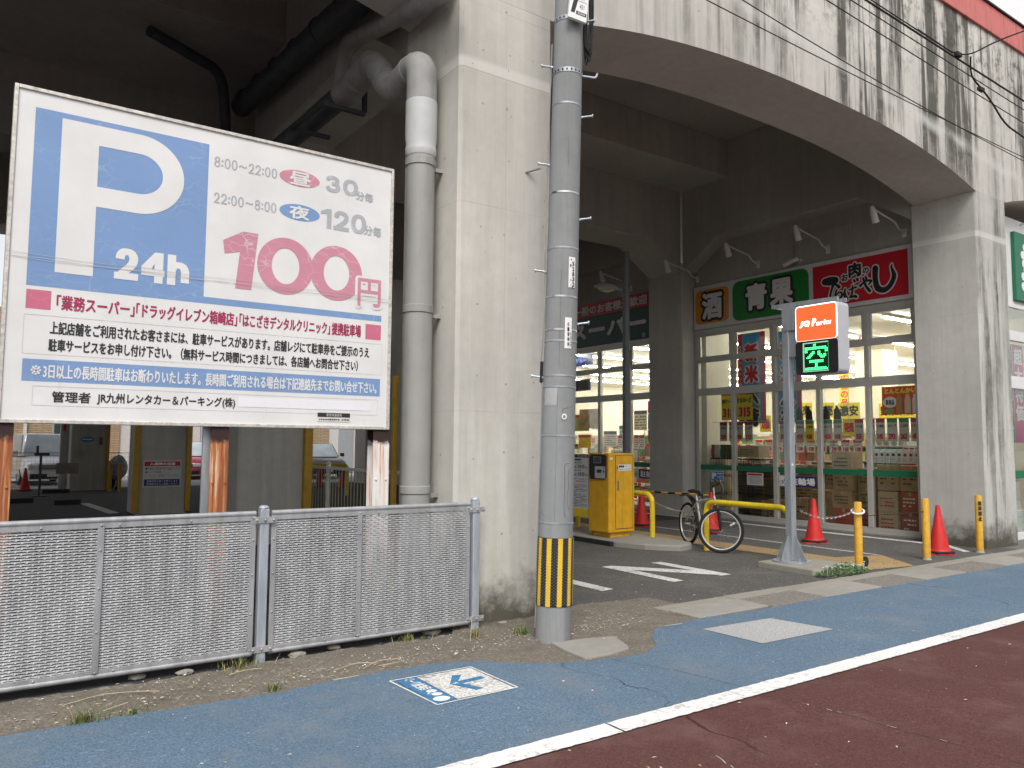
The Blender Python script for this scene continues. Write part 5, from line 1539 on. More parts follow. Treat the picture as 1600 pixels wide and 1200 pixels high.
# wire roll cages
for k, (y0, y1) in enumerate(((10.92, 11.66), (10.34, 10.78))):
    mb = MB()
    for i in range(18):
        y = y0 + (y1 - y0) * i / 17
        mb.cyl((13.52, y, 0.10), (13.52, y, 1.26), 0.005, n=5); mb.cyl((14.1, y, 0.10), (14.1, y, 1.26), 0.005, n=5)
    for z in (0.1, 0.5, 0.9, 1.26):
        for x in (13.52, 14.1):
            mb.bar((x, y0, z), (x, y1, z), 0.014)
        for y in (y0, y1):
            mb.bar((13.52, y, z), (14.1, y, z), 0.014)
    mb.box(13.52, 14.1, y0, y1, 0.08, 0.11); mb.box(13.53, 14.09, y0 + 0.01, y1 - 0.01, 1.262, 1.285)
    tag(mb.build("roll_cage", BLACK, loc=(13.8, (y0 + y1) / 2, 0.0)), ["dark wire roll cage behind the leftmost pane with packets on top", "dark wire roll cage behind the second pane with a box on top"][k], "roll cage")
PK = [M("packet_green", (0.03, 0.14, 0.05), 0.5, 0.2), M("packet_red", (0.45, 0.05, 0.04), 0.5, 0.2), M("packet_white", (0.55, 0.55, 0.5), 0.5, 0.1)]
for k in range(9):
    y = 11.64 - 0.078 * k
    mb = MB()
    mb.lathe([(0.028, 0), (0.045, 0.03), (0.05, 0.14), (0.035, 0.24), (0.045, 0.285)], (13.6 + 0.02 * (k % 2), y, 1.286), 8)
    tag(mb.build("food_packet", PK[(1, 2, 2, 0, 0, 1, 0, 0, 0)[k]], loc=(13.6, y, 1.286), smooth=True), "%s packet standing on the left wire cage, number %s from the left" % (("red", "white", "white", "dark green", "dark green", "red", "dark green", "dark green", "dark green")[k], ["one", "two", "three", "four", "five", "six", "seven", "eight", "nine"][k]), "packet", "packets on the wire cage")
# gondola shelves with goods
GOODS = []
for i, c in enumerate([(0.50, 0.10, 0.07), (0.62, 0.46, 0.16), (0.68, 0.64, 0.56), (0.20, 0.30, 0.14), (0.30, 0.17, 0.09), (0.52, 0.33, 0.15), (0.58, 0.54, 0.47), (0.42, 0.33, 0.22)]):
    GOODS.append(M("goods_%d" % i, c, 0.5, 0.15))
def gondola(x0, x1, y0, y1, top, lab, seed):
    t = thing("display_shelf", lab, "shelf unit", ((x0 + x1) / 2, (y0 + y1) / 2, 0), group="shelf units in the shop")
    mb = MB(); mb.box(x0, x1, (y0 + y1) / 2 - 0.02, (y0 + y1) / 2 + 0.02, 0.02, top)
    zs = [0.15 + k * 0.36 for k in range(int(top / 0.36))]
    for z in zs: mb.box(x0, x1, y0, y1, z - 0.015, z)
    mb.build("shelf_frame", PAPER, t)
    mb = MB(); rnd = random.Random(seed)
    for z in zs:
        for side in (0, 1):
            x = x0 + 0.02
            while x < x1 - 0.12:
                w = rnd.uniform(0.06, 0.2); h = rnd.uniform(0.14, 0.3); mb.m = rnd.randrange(8)
                yy = (y0 + 0.02, (y0 + y1) / 2 - 0.03) if side == 0 else ((y0 + y1) / 2 + 0.03, y1 - 0.02)
                mb.box(x, min(x + w - 0.01, x1), yy[0] + rnd.uniform(0, 0.04), yy[1], z + 0.001, z + h)
                x += w
        # end display facing the window
        y = y0
        while y < y1 - 0.1:
            w = rnd.uniform(0.08, 0.22); mb.m = rnd.randrange(8)
            mb.box(x0 - 0.22, x0 - 0.02, y, min(y + w - 0.01, y1), z + 0.001, z + rnd.uniform(0.14, 0.28)); y += w
    stuff(mb.build("goods", GOODS, t))
    mb = MB(); 
    for z in zs: mb.box(x0 - 0.30, x0 - 0.01, y0, y1, z - 0.02, z - 0.001)
    mb.build("end_shelf", PAPER, t)
    # price tickets along the edges
    mb = MB(); rnd = random.Random(seed + 1)
    for z in zs:
        y = y0
        while y < y1 - 0.1:
            mb.m = 0 if rnd.random() < 0.6 else 1
            mb.box(x0 - 0.308, x0 - 0.301, y + 0.01, y + 0.13, z - 0.07, z - 0.005); y += 0.16
    stuff(mb.build("price_tickets", [PAPER, POSR], t))
gondola(15.6, 22, 7.9, 8.9, 1.7, "shelf unit nearest the street behind the right windows", 1)
gondola(15.4, 24, 10.2, 11.2, 1.95, "shelf unit behind the middle windows of the right shop front", 2)
gondola(16.8, 28, 12.9, 13.9, 2.0, "long shelf unit behind the cream pillar of the shop", 3)
gondola(15.6, 28, 15.3, 16.3, 1.95, "long shelf unit seen through the far shop front", 4)
gondola(17.0, 28, 18.6, 19.6, 1.8, "long shelf unit in the depth of the shop", 5)
gondola(17.5, 30, 22.0, 23.0, 1.8, "rearmost long shelf unit near the back wall", 6)
# price sheets hung along the first shelves
for k in range(11):
    yl = 11.6 - 0.27 * k
    t, f_, *_ = poster("price_sheet", "white and red price sheet on the inner cord, number %s from the left" % ["one", "two", "three", "four", "five", "six", "seven", "eight", "nine", "ten", "eleven"][k], yl, yl - 0.2, 1.42, 1.70, PAPER, 15.0, group="price sheets on the cord inside the shop")
    a = f_.sub(); a.rect(-yl + 0.005, -yl + 0.195, 1.63, 1.69, 0.001); a.text(["98", "158", "198", "88", "258", "128", "78", "298", "168", "108", "148"][k], -yl + 0.05, -yl + 0.17, 1.45, 1.54, 0.002, bold=0.005); a.build("red_print", BANR, t)
    a = f_.sub(); a.scribble(-yl + 0.015, -yl + 0.185, 1.56, 1.62, 2, seed=k, d=0.0015); a.build("black_print", INK, t)
mb = MB(); mb.tube([(15.002, 8.5, 1.705), (15.002, 11.69, 1.705)], 0.004, 5)
tag(mb.build("sheet_cord", STEEL, loc=(15, 10, 1.7)), "cord inside the shop that carries the white price sheets", "cord")
# hanging adverts
hang = [(17.0, 12.0, 11.45, 2.25, 2.62, "特売"), (17.0, 11.35, 10.85, 2.22, 2.6, "特売"), (17.0, 10.75, 10.2, 2.2, 2.58, "激安"), (18.5, 10.6, 9.7, 2.25, 2.62, "野菜果物"), (15.0, 9.40, 9.10, 1.78, 2.12, "特売"), (15.0, 11.47, 11.16, 1.87, 2.24, "大特価"), (18.5, 13.4, 12.6, 2.3, 2.7, "特売"), (20.0, 12.6, 12.3, 2.6, 3.6, "広告の品")]
for k, (x, yl, yr, z0, z1, tx) in enumerate(hang):
    t, f_, *_ = poster("hanging_advert", ["leftmost yellow advert of the high row inside the shop", "second yellow advert of the high row inside the shop", "third yellow advert of the high row inside the shop", "wide yellow produce advert at the right of the high row", "yellow advert between the hanging price cards", "yellow and white advert behind the second window mullion", "yellow advert above the shelf behind the cream pillar", "tall narrow yellow advert hanging deep in the shop"][k], yl, yr, z0, z1, POSY, x, "advert", "yellow adverts hung inside the shop")
    a = f_.sub()
    if z1 - z0 > 0.8: a.column(tx, -yl + 0.04, -yr - 0.04, z1 - 0.05, (z1 - z0 - 0.1) / len(tx), d=0.002, bold=0.01)
    else: a.text(tx, -yl + 0.04, -yr - 0.04, z0 + 0.06, z1 - 0.06, 0.002, bold=0.012)
    a.build("lettering", BANR if k in (4, 5, 7) else INK, t)
    mb = MB(); mb.cyl((x, (yl + yr) / 2, z1), (x, (yl + yr) / 2, 4.3), 0.004, n=5); mb.build("hanger", STEEL, t)
# far shop front: posters, station-name strip, blue hanging board, bread photo
t, f_, *_ = poster("bread_poster", "brown bread photo poster behind the far shop's door", 16.36, 15.60, 1.98, 2.50, M("bread_photo", (0.55, 0.36, 0.17), 0.6, 0.5, scale=4), 13.70)
t, f_, *_ = poster("name_strip", "dark grey strip with the station shop name in the far shop's window", 17.6, 15.66, 2.98, 3.29, M("strip_grey", (0.30, 0.29, 0.28), 0.6, 0.05), 13.50, "sign")
a = f_.sub(); a.text("箱崎駅店", -16.9, -15.75, 3.01, 3.26, 0.002, bold=0.014); a.build("lettering", INK, t)
t, f_, *_ = poster("hanging_board", "dark blue board hanging from the far shop's ceiling", 18.2, 17.30, 3.88, 4.22, NAVY, 15.0, "sign")
a = f_.sub(); a.text("グループ", -18.1, -17.4, 3.98, 4.12, 0.002, bold=0.008); a.build("lettering", M("pale_blue_print", (0.25, 0.35, 0.6), 0.5, 0.05), t)
for k, (yl, yr, z0, z1, mt) in enumerate(((13.66, 13.30, 2.32, 2.61, BANR), (13.66, 13.32, 1.93, 2.31, M("food_photo_blue", (0.10, 0.25, 0.5), 0.6, 0.6, scale=9)), (13.30, 13.02, 1.9, 2.3, M("food_photo_grey", (0.25, 0.28, 0.32), 0.6, 0.6, scale=9)), (13.66, 13.32, 1.66, 1.92, M("food_photo_red", (0.4, 0.10, 0.08), 0.6, 0.5, scale=9)))):
    t, f_, *_ = poster("food_poster", ["red food poster at the top right of the far shop's window", "blue food poster with a bowl in the far shop's window", "dark grey food poster beside the blue one", "small dark red food poster below the blue one"][k], yl, yr, z0, z1, mt, 13.60, group="food posters in the far shop's window")
    a = f_.sub(); a.ell(-(yl + yr) / 2, (z0 + z1) / 2, (yl - yr) * 0.3, (z1 - z0) * 0.25, 0.002); a.build("dish_print", BROWN if k else PAPER, t)
for k in range(5):
    yl = 15.0 - 0.2 * k
    t, f_, *_ = poster("price_sheet", "white price sheet with red heading, number %s from the left in the far shop" % ["one", "two", "three", "four", "five"][k], yl, yl - 0.17, 1.45, 1.80, PAPER, 13.85, group="price sheets in the far shop")
    a = f_.sub(); a.rect(-yl, -yl + 0.17, 1.72, 1.79, 0.001); a.scribble(-yl + 0.02, -yl + 0.15, 1.48, 1.70, 4, seed=k); a.build("red_print", BANR, t)
for k, (yl, yr, z0, z1, mt) in enumerate(((18.4, 17.7, 1.95, 2.45, POSG), (17.6, 17.1, 2.0, 2.4, PAPER), (17.05, 16.5, 1.5, 1.95, PAPER), (18.2, 17.6, 1.45, 1.85, POSY), (16.4, 15.9, 1.5, 2.1, BANW), (15.8, 15.3, 1.95, 2.5, M("poster_cream", (0.66, 0.58, 0.40), 0.6, 0.15)))):
    t, f_, *_ = poster("shop_poster", ["green poster deep in the far shop behind the lamp post", "plain white poster with small print right of the green one", "white poster below the plain one in the far shop", "yellow poster below the green one in the far shop", "tall pale poster in the far shop's middle window", "cream poster at the right of the far shop's posters"][k], yl, yr, z0, z1, mt, 15.2, group="posters inside the far shop")
    a = f_.sub(); a.rect(-yl, -yr, z1 - 0.1, z1 - 0.02, 0.001); a.scribble(-yl + 0.04, -yr - 0.04, z0 + 0.03, z1 - 0.14, 5, seed=70 + k, d=0.001); a.build("print", (BANR, GREEN, INK)[k % 3], t)
t, f_, *_ = poster("price_sheet", "wide white sheet with bold black print in the far shop's middle window", 15.0, 14.05, 1.05, 1.42, PAPER, 13.62)
a = f_.sub(); a.text("営業時間", -14.9, -14.2, 1.27, 1.37, 0.002, bold=0.008); a.scribble(-14.9, -14.15, 1.08, 1.24, 3, seed=3); a.build("black_print", INK, t)
# banners right of the right pier
for k, (x0, x1, mt, tx, lab) in enumerate(((14.66, 14.92, GREEN, "業務用食材", "green banner in the street window beside the right pier"), (14.95, 15.35, M("banner_pink", (0.55, 0.10, 0.24), 0.6, 0.1), "超大特価", "pink banner in the street window right of the green one"))):
    t = thing("window_banner", lab, "banner", (x0, 6.12, 3.3), group="banners in the street window")
    mb = MB(); mb.box(x0, x1, 6.10, 6.106, 1.64, 3.36); mb.build("cloth", mt, t)
    a = Flat((0, 6.099, 0), (1, 0, 0), (0, 0, 1), (0, -1, 0)); a.column(tx, x0 + 0.04, x1 - 0.04, 3.3, 0.33, d=0.001, bold=0.012); a.build("lettering", BANW, t)
cb = MB()
for i in range(5):
    for j in range(3):
        cb.box(14.15 + 0.47 * i, 14.60 + 0.47 * i, 6.3, 6.6, 0.02 + 0.31 * j, 0.32 + 0.31 * j)
for i in range(5):
    for j in range(3):
        mb = MB(); mb.box(14.15 + 0.47 * i, 14.60 + 0.47 * i, 6.3, 6.6, 0.02 + 0.31 * j, 0.32 + 0.31 * j)
        if i < 3:
            tag(mb.build("cardboard_box", PAPER, loc=(14.4 + 0.47 * i, 6.45, 0.02 + 0.31 * j), bevel=0.006), "white box behind the street window, %s column, %s row" % (["first", "second", "third"][i], ["bottom", "middle", "top"][j]), "box", "white boxes behind the street window")

# ------------------------------------------------------------------ spotlights on arms, camera
SPOTW = M("spot_white", (0.62, 0.61, 0.57), 0.45, 0.05)
def spot(y, zb, lab, group="spotlights over the shop signs", bx=13.312):
    t = thing("spotlight", lab, "spotlight", (bx, y, zb), group=group)
    mb = MB(); mb.box(bx - 0.03, bx, y - 0.04, y + 0.04, zb - 0.08, zb + 0.08); mb.build("wall_plate", SPOTW, t, bevel=0.008)
    mb = MB(); mb.tube(rounded([(bx - 0.02, y, zb), (bx - 0.22, y, zb + 0.05), (bx - 0.30, y, zb + 0.14), (bx - 1.02, y, zb + 0.26)], 0.12), 0.016, 8); mb.build("arm", SPOTW, t, smooth=True)
    mb = MB()
    p = Vector((bx - 1.02, y, zb + 0.26)); d = Vector((0.42, 0.0, -1.0)).normalized()
    mb.tube([p - d * 0.04, p, p + d * 0.06, p + d * 0.065, p + d * 0.24, p + d * 0.25], [0.024, 0.042, 0.047, 0.052, 0.060, 0.062], 16)
    mb.build("lamp_head", SPOTW, t, smooth=True)
    mb = MB(); mb.cyl(p + d * 0.2505, p + d * 0.253, 0.05, n=16); mb.build("lens", BLACK, t)
    return t
spot(11.78, 5.27, "leftmost white arm spotlight over the orange sign field")
spot(10.14, 5.30, "white arm spotlight over the green sign field")
spot(8.54, 5.29, "white arm spotlight above the gap left of the red field")
spot(7.06, 5.28, "rightmost white arm spotlight next to the right pier")
spot(13.9, 5.40, "right arm spotlight of the far green sign"); spot(16.3, 5.40, "left arm spotlight of the far green sign")
t = thing("spotlight", "white arm spotlight at the photo's right edge over the green street sign", "spotlight", (15.25, 6.0, 5.5), group="spotlights over the shop signs")
mb = MB(); mb.tube(rounded([(15.25, 6.02, 5.52), (15.25, 5.7, 5.56), (15.2, 5.25, 5.62)], 0.1), 0.016, 8); mb.build("arm", SPOTW, t, smooth=True)
mb = MB(); mb.tube([(15.2, 5.25, 5.68), (15.2, 5.25, 5.60), (15.2, 5.33, 5.42)], [0.04, 0.06, 0.085], 14); mb.build("lamp_head", SPOTW, t, smooth=True)
t = thing("security_camera", "small white bullet camera on the wall above the green and red fields", "camera", (13.31, 9.2, 5.2))
mb = MB(); mb.box(13.29, 13.31, 9.10, 9.18, 5.15, 5.23); mb.bar((13.29, 9.14, 5.19), (13.15, 9.18, 5.17), 0.025); mb.build("bracket", SPOTW, t)
mb = MB(); mb.tube([(13.16, 9.10, 5.21), (13.12, 9.40, 5.11)], 0.045, 12); mb.build("housing", SPOTW, t, smooth=True)
mb = MB(); mb.cyl((13.1195, 9.402, 5.1093), (13.119, 9.406, 5.108), 0.037, n=12); mb.build("lens", BLACK, t)

# ------------------------------------------------------------------ traffic cones
def cone(loc, lab, rz=0.0, h=0.70):
    t = thing("traffic_cone", lab, "traffic cone", loc, rz, "red traffic cones")
    mb = MB(); mb.box(-0.19, 0.19, -0.19, 0.19, 0.0, 0.018); mb.build("base_plate", CONE, t, local=True, bevel=0.006)
    mb = MB(); mb.lathe([(0.20, 0.0185), (0.205, 0.024), (0.205, 0.045), (0.16, 0.05)], n=8); mb.build("weight_ring", RUBBER, t, local=True, bevel=0.004)
    mb = MB(); mb.lathe([(0.158, 0.051), (0.150, 0.07), (0.142, 0.075), (0.128, 0.13), (0.045, h - 0.13), (0.043, h - 0.125), (0.032, h - 0.02), (0.026, h), (0.012, h + 0.004)], n=28); mb.build("cone_body", CONE, t, local=True, smooth=True)
    return t
cn = cone((11.72, 5.86, 0.004), "red traffic cone between the two bollards in front of the right pier", 0.35)
for loc, lab, rz in (((11.30, 7.62, 0.004), "red traffic cone behind the chain, just right of the tall sign post", 0.9), ((10.72, 10.95, 0.004), "red traffic cone right beside the yellow ticket machine", 0.2),
                     ((11.16, 9.62, 0.004), "red traffic cone half hidden behind the bicycle", 0.5), ((1.60, 28.1, 0.005), "distant red traffic cone in the car park below the parking sign's left end", 0.1),
                     ((10.2, 26.2, 0.005), "distant red traffic cone left of the other one behind the cross fence", 0.3), ((10.50, 24.9, 0.005), "distant red traffic cone right of the other one behind the cross fence", 0.6)):
    dup(cn, loc, rz, lab)
# striped bar laid from cone to cone
t = thing("cone_bar", "black and yellow striped bar hung between the two cones behind the bicycle", "bar", (10.94, 10.3, 0.66))
p, q = Vector((10.72, 10.95, 0.665)), Vector((11.16, 9.62, 0.645))
for k in range(10):
    a_, b_ = p + (q - p) * (k / 10), p + (q - p) * ((k + 0.998) / 10)
    mb = MB(); mb.cyl(a_, b_, 0.02, n=10)
    mb.build("dark_band" if k % 2 == 0 else "amber_band", BLACK if k % 2 == 0 else ORANGE_Y, t, smooth=True)

# ------------------------------------------------------------------ bollards
def bollard(loc, lab, ringed=False, words=False, h=0.84):
    t = thing("bollard", lab, "bollard", loc, 0, "scuffed yellow bollards by the pavement")
    mb = MB(); mb.lathe([(0.050, 0.0), (0.050, 0.10), (0.048, h - 0.012), (0.044, h - 0.002), (0.02, h)], n=20); mb.build("post", ORANGE_Y, t, local=True, smooth=True)
    mb = MB(); mb.lathe([(0.062, 0.001), (0.058, 0.012), (0.0505, 0.03)], n=14); mb.build("collar", PVC_D, t, local=True)
    return t
b1 = bollard((9.455, 5.74, 0.004), "scuffed yellow bollard with a white ring of rope that the chain hangs from")
mb = MB(); mb.tube([(0.075 * cos(2 * pi * k / 20), 0.075 * sin(2 * pi * k / 20), 0.72 + 0.03 * sin(2 * pi * k / 20 + 1)) for k in range(20)], 0.012, 8, closed=True); mb.build("rope_ring", WHITE, b1, local=True, smooth=True)
mb = MB(); mb.lathe([(0.02, -0.01), (0.07, -0.008), (0.07, 0.008), (0.02, 0.01)], (0.09, -0.03, 0.075), 16, axis='y'); mb.build("rubber_disc", RUBBER, b1, local=True)
b2 = bollard((10.96, 5.65, 0.004), "scuffed yellow bollard left of the cone in front of the right pier")
mb = MB(); mb.bar((0.055, -0.02, 0.05), (0.055, -0.02, 0.62), 0.008, 0.02); mb.build("peeled_strip", M("pale_peeling", (0.6, 0.5, 0.3), 0.7, 0.3), b2, local=True)
b3 = bollard((12.39, 5.60, 0.004), "scuffed yellow bollard with black lettering right of the cone by the right pier")
a_ = atan2(-5.6, -12.39) + 0.35
a = Flat((0.0505 * cos(a_), 0.0505 * sin(a_), 0), (-sin(a_), cos(a_), 0), (0, 0, 1), (cos(a_), sin(a_), 0))
a.column("駐車禁止", -0.026, 0.026, 0.76, 0.075, d=0.004, bold=0.005)
o = a.build("lettering", INK, None); o.parent = b3
# chains and wires
def chain(p, q, sag, lab, link=0.036, r=0.004):
    p, q = Vector(p), Vector(q)
    L = (q - p).length * 1.06
    n = int(L / (link * 0.78))
    mb = MB()
    f_ = lambda t: p + (q - p) * t - Vector((0, 0, sag * 4 * t * (1 - t)))
    for k in range(n):
        c, d = f_((k + 0.5) / n), (f_((k + 1) / n) - f_(k / n)).normalized()
        s_ = d.cross(Vector((0, 0, 1))).normalized(); u_ = s_.cross(d)
        e = s_ if k % 2 else u_
        mb.tube([c + d * (link / 2 * cos(2 * pi * i / 8)) + e * (link * 0.28 * sin(2 * pi * i / 8)) for i in range(8)], r, 5, closed=True)
    return tag(mb.build("chain", STEEL, loc=p, smooth=True), lab, "chain")
chain((8.93, 6.22, 0.70), (9.45, 5.79, 0.735), 0.0, "short chain end at the tall sign post") if False else None
chain((8.90, 6.20, 0.72), (9.40, 5.76, 0.73), 0.09, "steel chain sagging from the tall sign post to the roped bollard")
chain((9.1, 9.03, 0.66), (9.1, 7.95, 0.62), 0.10, "steel chain sagging between the two yellow hoop barriers behind the bicycle", 0.03, 0.0035)
o = MB().tube([(9.50, 5.74, 0.66), (10.2, 5.69, 0.655), (10.91, 5.65, 0.66)], 0.005, 6).build("wire", RUBBER, loc=(10.2, 5.7, 0.66)); tag(o, "thin dark wire stretched between the two left bollards", "wire")

# ------------------------------------------------------------------ traffic island, ticket machine, tariff board
I = thing("traffic_island", "low concrete traffic island under the yellow ticket machine", "traffic island", (8.65, 9.5, 0))
isl = [(8.22, 13.5), (8.20, 8.93), (8.35, 8.46), (8.68, 8.06), (8.98, 8.12), (9.14, 8.27), (9.22, 8.6), (9.22, 13.5)]
mb = MB(); mb.prism(isl, lambda u, v, d: (u, v, d), -0.1, 0.085); mb.build("slab", C_SLAB, I, bevel=0.02)
mb = MB(); mb.prism([(8.155, 13.5), (8.155, 9.02), (8.197, 8.97), (8.217, 13.5)], lambda u, v, d: (u, v, d), -0.05, 0.075); mb.build("rubber_edge", RUBBER, I, bevel=0.01)

K = thing("ticket_machine", "yellow car park ticket machine cabinet standing on the traffic island", "ticket machine", (8.65, 9.52, 0.085))
mb = MB(); mb.box(8.37, 8.93, 9.28, 9.76, 0.165, 1.415); mb.build("cabinet", YEL, K, bevel=0.012)
mb = MB(); mb.box(8.44, 8.88, 9.33, 9.72, 0.086, 0.1645); mb.build("plinth", YEL, K, bevel=0.004)
mb = MB(); mb.box(8.52, 8.885, 9.272, 9.2795, 0.225, 1.375); d_ = mb.build("door", YEL, K, bevel=0.004)
mb = MB(); mb.box(8.513, 8.519, 9.2745, 9.279, 0.218, 1.382); mb.box(8.886, 8.892, 9.2745, 9.279, 0.218, 1.382); mb.box(8.5195, 8.8855, 9.2745, 9.279, 0.218, 0.2245); mb.box(8.5195, 8.8855, 9.2745, 9.279, 1.3755, 1.382); mb.build("door_gap", INK, K)
mb = MB(); mb.box(8.545, 8.58, 9.262, 9.2715, 0.83, 0.98); mb.build("handle", STEEL, d_, bevel=0.004)
a = Flat((0, 9.2718, 0), (1, 0, 0), (0, 0, 1), (0, -1, 0)); a.rect(8.565, 8.85, 1.135, 1.235, 0.001); a.build("label", WHITE, d_)
a = Flat((0, 9.2718, 0), (1, 0, 0), (0, 0, 1), (0, -1, 0)); a.text("駐車券", 8.575, 8.70, 1.185, 1.225, 0.002, bold=0.004); a.text("お取りください", 8.71, 8.84, 1.19, 1.215, 0.002); a.poly([(8.535, 1.185), (8.56, 1.21), (8.56, 1.16)], 0.002); a.text("TAKE A TICKET", 8.575, 8.84, 1.145, 1.17, 0.002); a.build("label_lettering", INK, d_)
a = Flat((0, 9.2795, 0), (1, 0, 0), (0, 0, 1), (0, -1, 0)); a.rect(8.40, 8.46, 1.315, 1.345, 0.001); a.build("white_label", WHITE, K)
cfr = Flat((8.37, 0, 0), (0, -1, 0), (0, 0, 1), (-1, 0, 0))
mb = MB(); mb.prism([(-9.72, 1.03), (-9.68, 1.0), (-9.36, 1.0), (-9.32, 1.03), (-9.32, 1.37), (-9.36, 1.395), (-9.68, 1.395), (-9.72, 1.37)], lambda u, v, d: cfr.P(u, v, d), 0.0005, 0.022); pn = mb.build("control_panel", BLACK, K, bevel=0.006)
a = cfr.sub(); a.rect(-9.60, -9.44, 1.265, 1.35, 0.024); a.build("screen", M("dark_screen", (0.05, 0.055, 0.06), 0.15, 0.1, spec=0.6), pn)
a = cfr.sub(); a.line([(-9.605, 1.26), (-9.435, 1.26), (-9.435, 1.355), (-9.605, 1.355), (-9.605, 1.26)], 0.006, 0.0255); a.build("screen_rim", STEEL, pn)
a = cfr.sub(); a.rect(-9.58, -9.33, 1.015, 1.205, 0.024); pl = a.build("slot_plate", M("plate_silver", (0.45, 0.45, 0.45), 0.4, 0.05), pn)
a = cfr.sub(); a.rect(-9.53, -9.42, 1.10, 1.155, 0.026); a.ell(-9.365, 1.125, 0.018, 0.022, 0.026); a.ell(-9.365, 1.18, 0.01, 0.012, 0.026); a.build("ticket_slot", INK, pn)

P_ = thing("tariff_board", "white car park tariff board beside the yellow ticket machine", "sign", (8.42, 10.2, 0.085))
mb = MB(); mb.box(8.40, 8.43, 9.80, 10.9, 0.50, 1.385); mb.build("board", M("board_white", (0.66, 0.67, 0.68), 0.45, 0.03), P_, bevel=0.003)
tf = Flat((8.399, 0, 0), (0, -1, 0), (0, 0, 1), (-1, 0, 0))
a = tf.sub(); a.rect(-10.9, -9.80, 1.335, 1.385, 0.001); a.rect(-10.25, -9.98, 1.285, 1.31, 0.001)
for v in (1.155, 1.03):
    a.tight("100", -10.06, -9.895, v, v + 0.062, gap=0.12, d=0.0015, bold=0.003); a.text("円", -9.875, -9.83, v, v + 0.035, 0.0015, bold=0.001); a.tight("60", -10.33, -10.18, v, v + 0.062, gap=0.12, d=0.0015, bold=0.003); a.text("分", -10.16, -10.10, v, v + 0.045, 0.0015, bold=0.001)
a.scribble(-10.3, -9.98, 1.235, 1.265, 1, seed=5, d=0.0015); a.scribble(-10.3, -9.98, 1.11, 1.135, 1, seed=6, d=0.0015)
a.scribble(-10.85, -9.83, 0.53, 0.90, 14, seed=8, fill=0.4, d=0.0015, cw=0.03)
a.build("black_print", INK, P_)
a = tf.sub(); a.text("駐車場ご利用案内・料金表", -10.85, -9.83, 1.345, 1.375, 0.0025); a.build("heading_lettering", WHITE, P_)
a = tf.sub(); a.scribble(-10.8, -9.84, 0.925, 1.0, 2, seed=2, fill=0.4, d=0.0015, cw=0.03); a.build("red_print", BANR, P_)
mb = MB(); mb.box(8.40, 8.46, 9.78, 10.9, 0.36, 0.495); mb.build("yellow_rail", YEL2, P_, bevel=0.004)
for y in (9.86, 10.35, 10.8):
    mb = MB(); mb.box(8.43, 8.47, y - 0.03, y + 0.03, 0.086, 0.3595) if y != 9.86 else mb.box(8.50, 8.56, y - 0.04, y + 0.04, 0.086, 0.4)
    mb.build("leg", OFFWHITE if y != 9.86 else YEL2, P_)

# hoop barriers
def hoop(y0, y1, x, z0, h, lab):
    mb = MB(); mb.tube(rounded([(x, y0, z0), (x, y0, z0 + h), (x, y1, z0 + h), (x, y1, z0)], 0.17, 8), 0.042, 16)
    return tag(mb.build("hoop_barrier", YEL2, loc=(x, (y0 + y1) / 2, z0), smooth=True), lab, "barrier", "yellow hoop barriers")
hoop(7.94, 6.50, 9.10, 0.004, 0.715, "yellow hoop barrier the bicycle leans against, left of the tall sign post")
hoop(9.05, 10.9, 9.10, 0.086, 0.68, "yellow hoop barrier half hidden by the ticket machine")
o = hoop(12.3, 13.6, 8.7, 0.086, 0.6, "yellow hoop barrier far behind the tariff board")
h2 = thing("hoop_barrier", "distant yellow hoop barrier behind the cross fence", "barrier", (8.8, 22.2, 0.005), 0, "yellow hoop barriers")
mb = MB(); mb.tube(rounded([(8.35, 22.5, 0), (8.35, 22.5, 0.9), (9.3, 21.7, 0.9), (9.3, 21.7, 0)], 0.15, 6), 0.05, 12); mb.build("hoop", YEL2, h2, smooth=True)

# ------------------------------------------------------------------ tall post with the lit vacancy sign
IS = thing("concrete_footing", "low dark-edged concrete footing under the tall sign post", "footing", (8.85, 6.05, 0))
mb = MB(); mb.prism([(8.44, 6.52), (8.41, 5.70), (8.60, 5.60), (9.3, 5.58), (9.3, 6.55)], lambda u, v, d: (u, v, d), -0.1, 0.075); mb.build("slab", C_KERB, IS, bevel=0.015)
SP = thing("vacancy_sign", "tall galvanised post carrying a lit orange and green car park vacancy sign", "sign", (8.84, 6.22, 0.076))
mb = MB(); mb.box(8.735, 8.835, 6.21, 6.31, 0.09, 3.33); mb.build("post", GALV, SP, bevel=0.008)
mb = MB(); mb.lathe([(0.24, 0.0755), (0.24, 0.0895)], (8.785, 6.26, 0), 28); mb.build("base_plate", GALV, SP, bevel=0.002)
for dx, dy in ((1, 0), (-1, 0), (0, 1), (0, -1)):
    fr = (lambda u, v, d, dx=dx, dy=dy: (8.785 + dx * u + dy * d, 6.26 + dy * u + dx * d, v))
    mb = MB(); mb.prism([(0.0505, 0.0905), (0.215, 0.0905), (0.215, 0.12), (0.075, 0.40), (0.0505, 0.40)], fr, -0.004, 0.004); mb.build("stiffener", GALV, SP)
for k in range(8):
    a_ = pi / 8 + pi / 4 * k
    c = (8.785 + 0.175 * cos(a_), 6.26 + 0.175 * sin(a_))
    mb = MB(); mb.cyl((*c, 0.09), (*c, 0.125), 0.010, n=8); mb.cyl((*c, 0.09), (*c, 0.105), 0.02, n=6); mb.build("anchor_bolt", GALV, SP)
mb = MB(); mb.bar((8.75, 6.46, 3.395), (8.75, 5.50, 3.375), 0.03, 0.05); mb.bar((8.93, 6.46, 3.395), (8.93, 5.50, 3.375), 0.03, 0.05); mb.bar((8.76, 6.45, 3.395), (8.92, 6.45, 3.395), 0.03, 0.045)
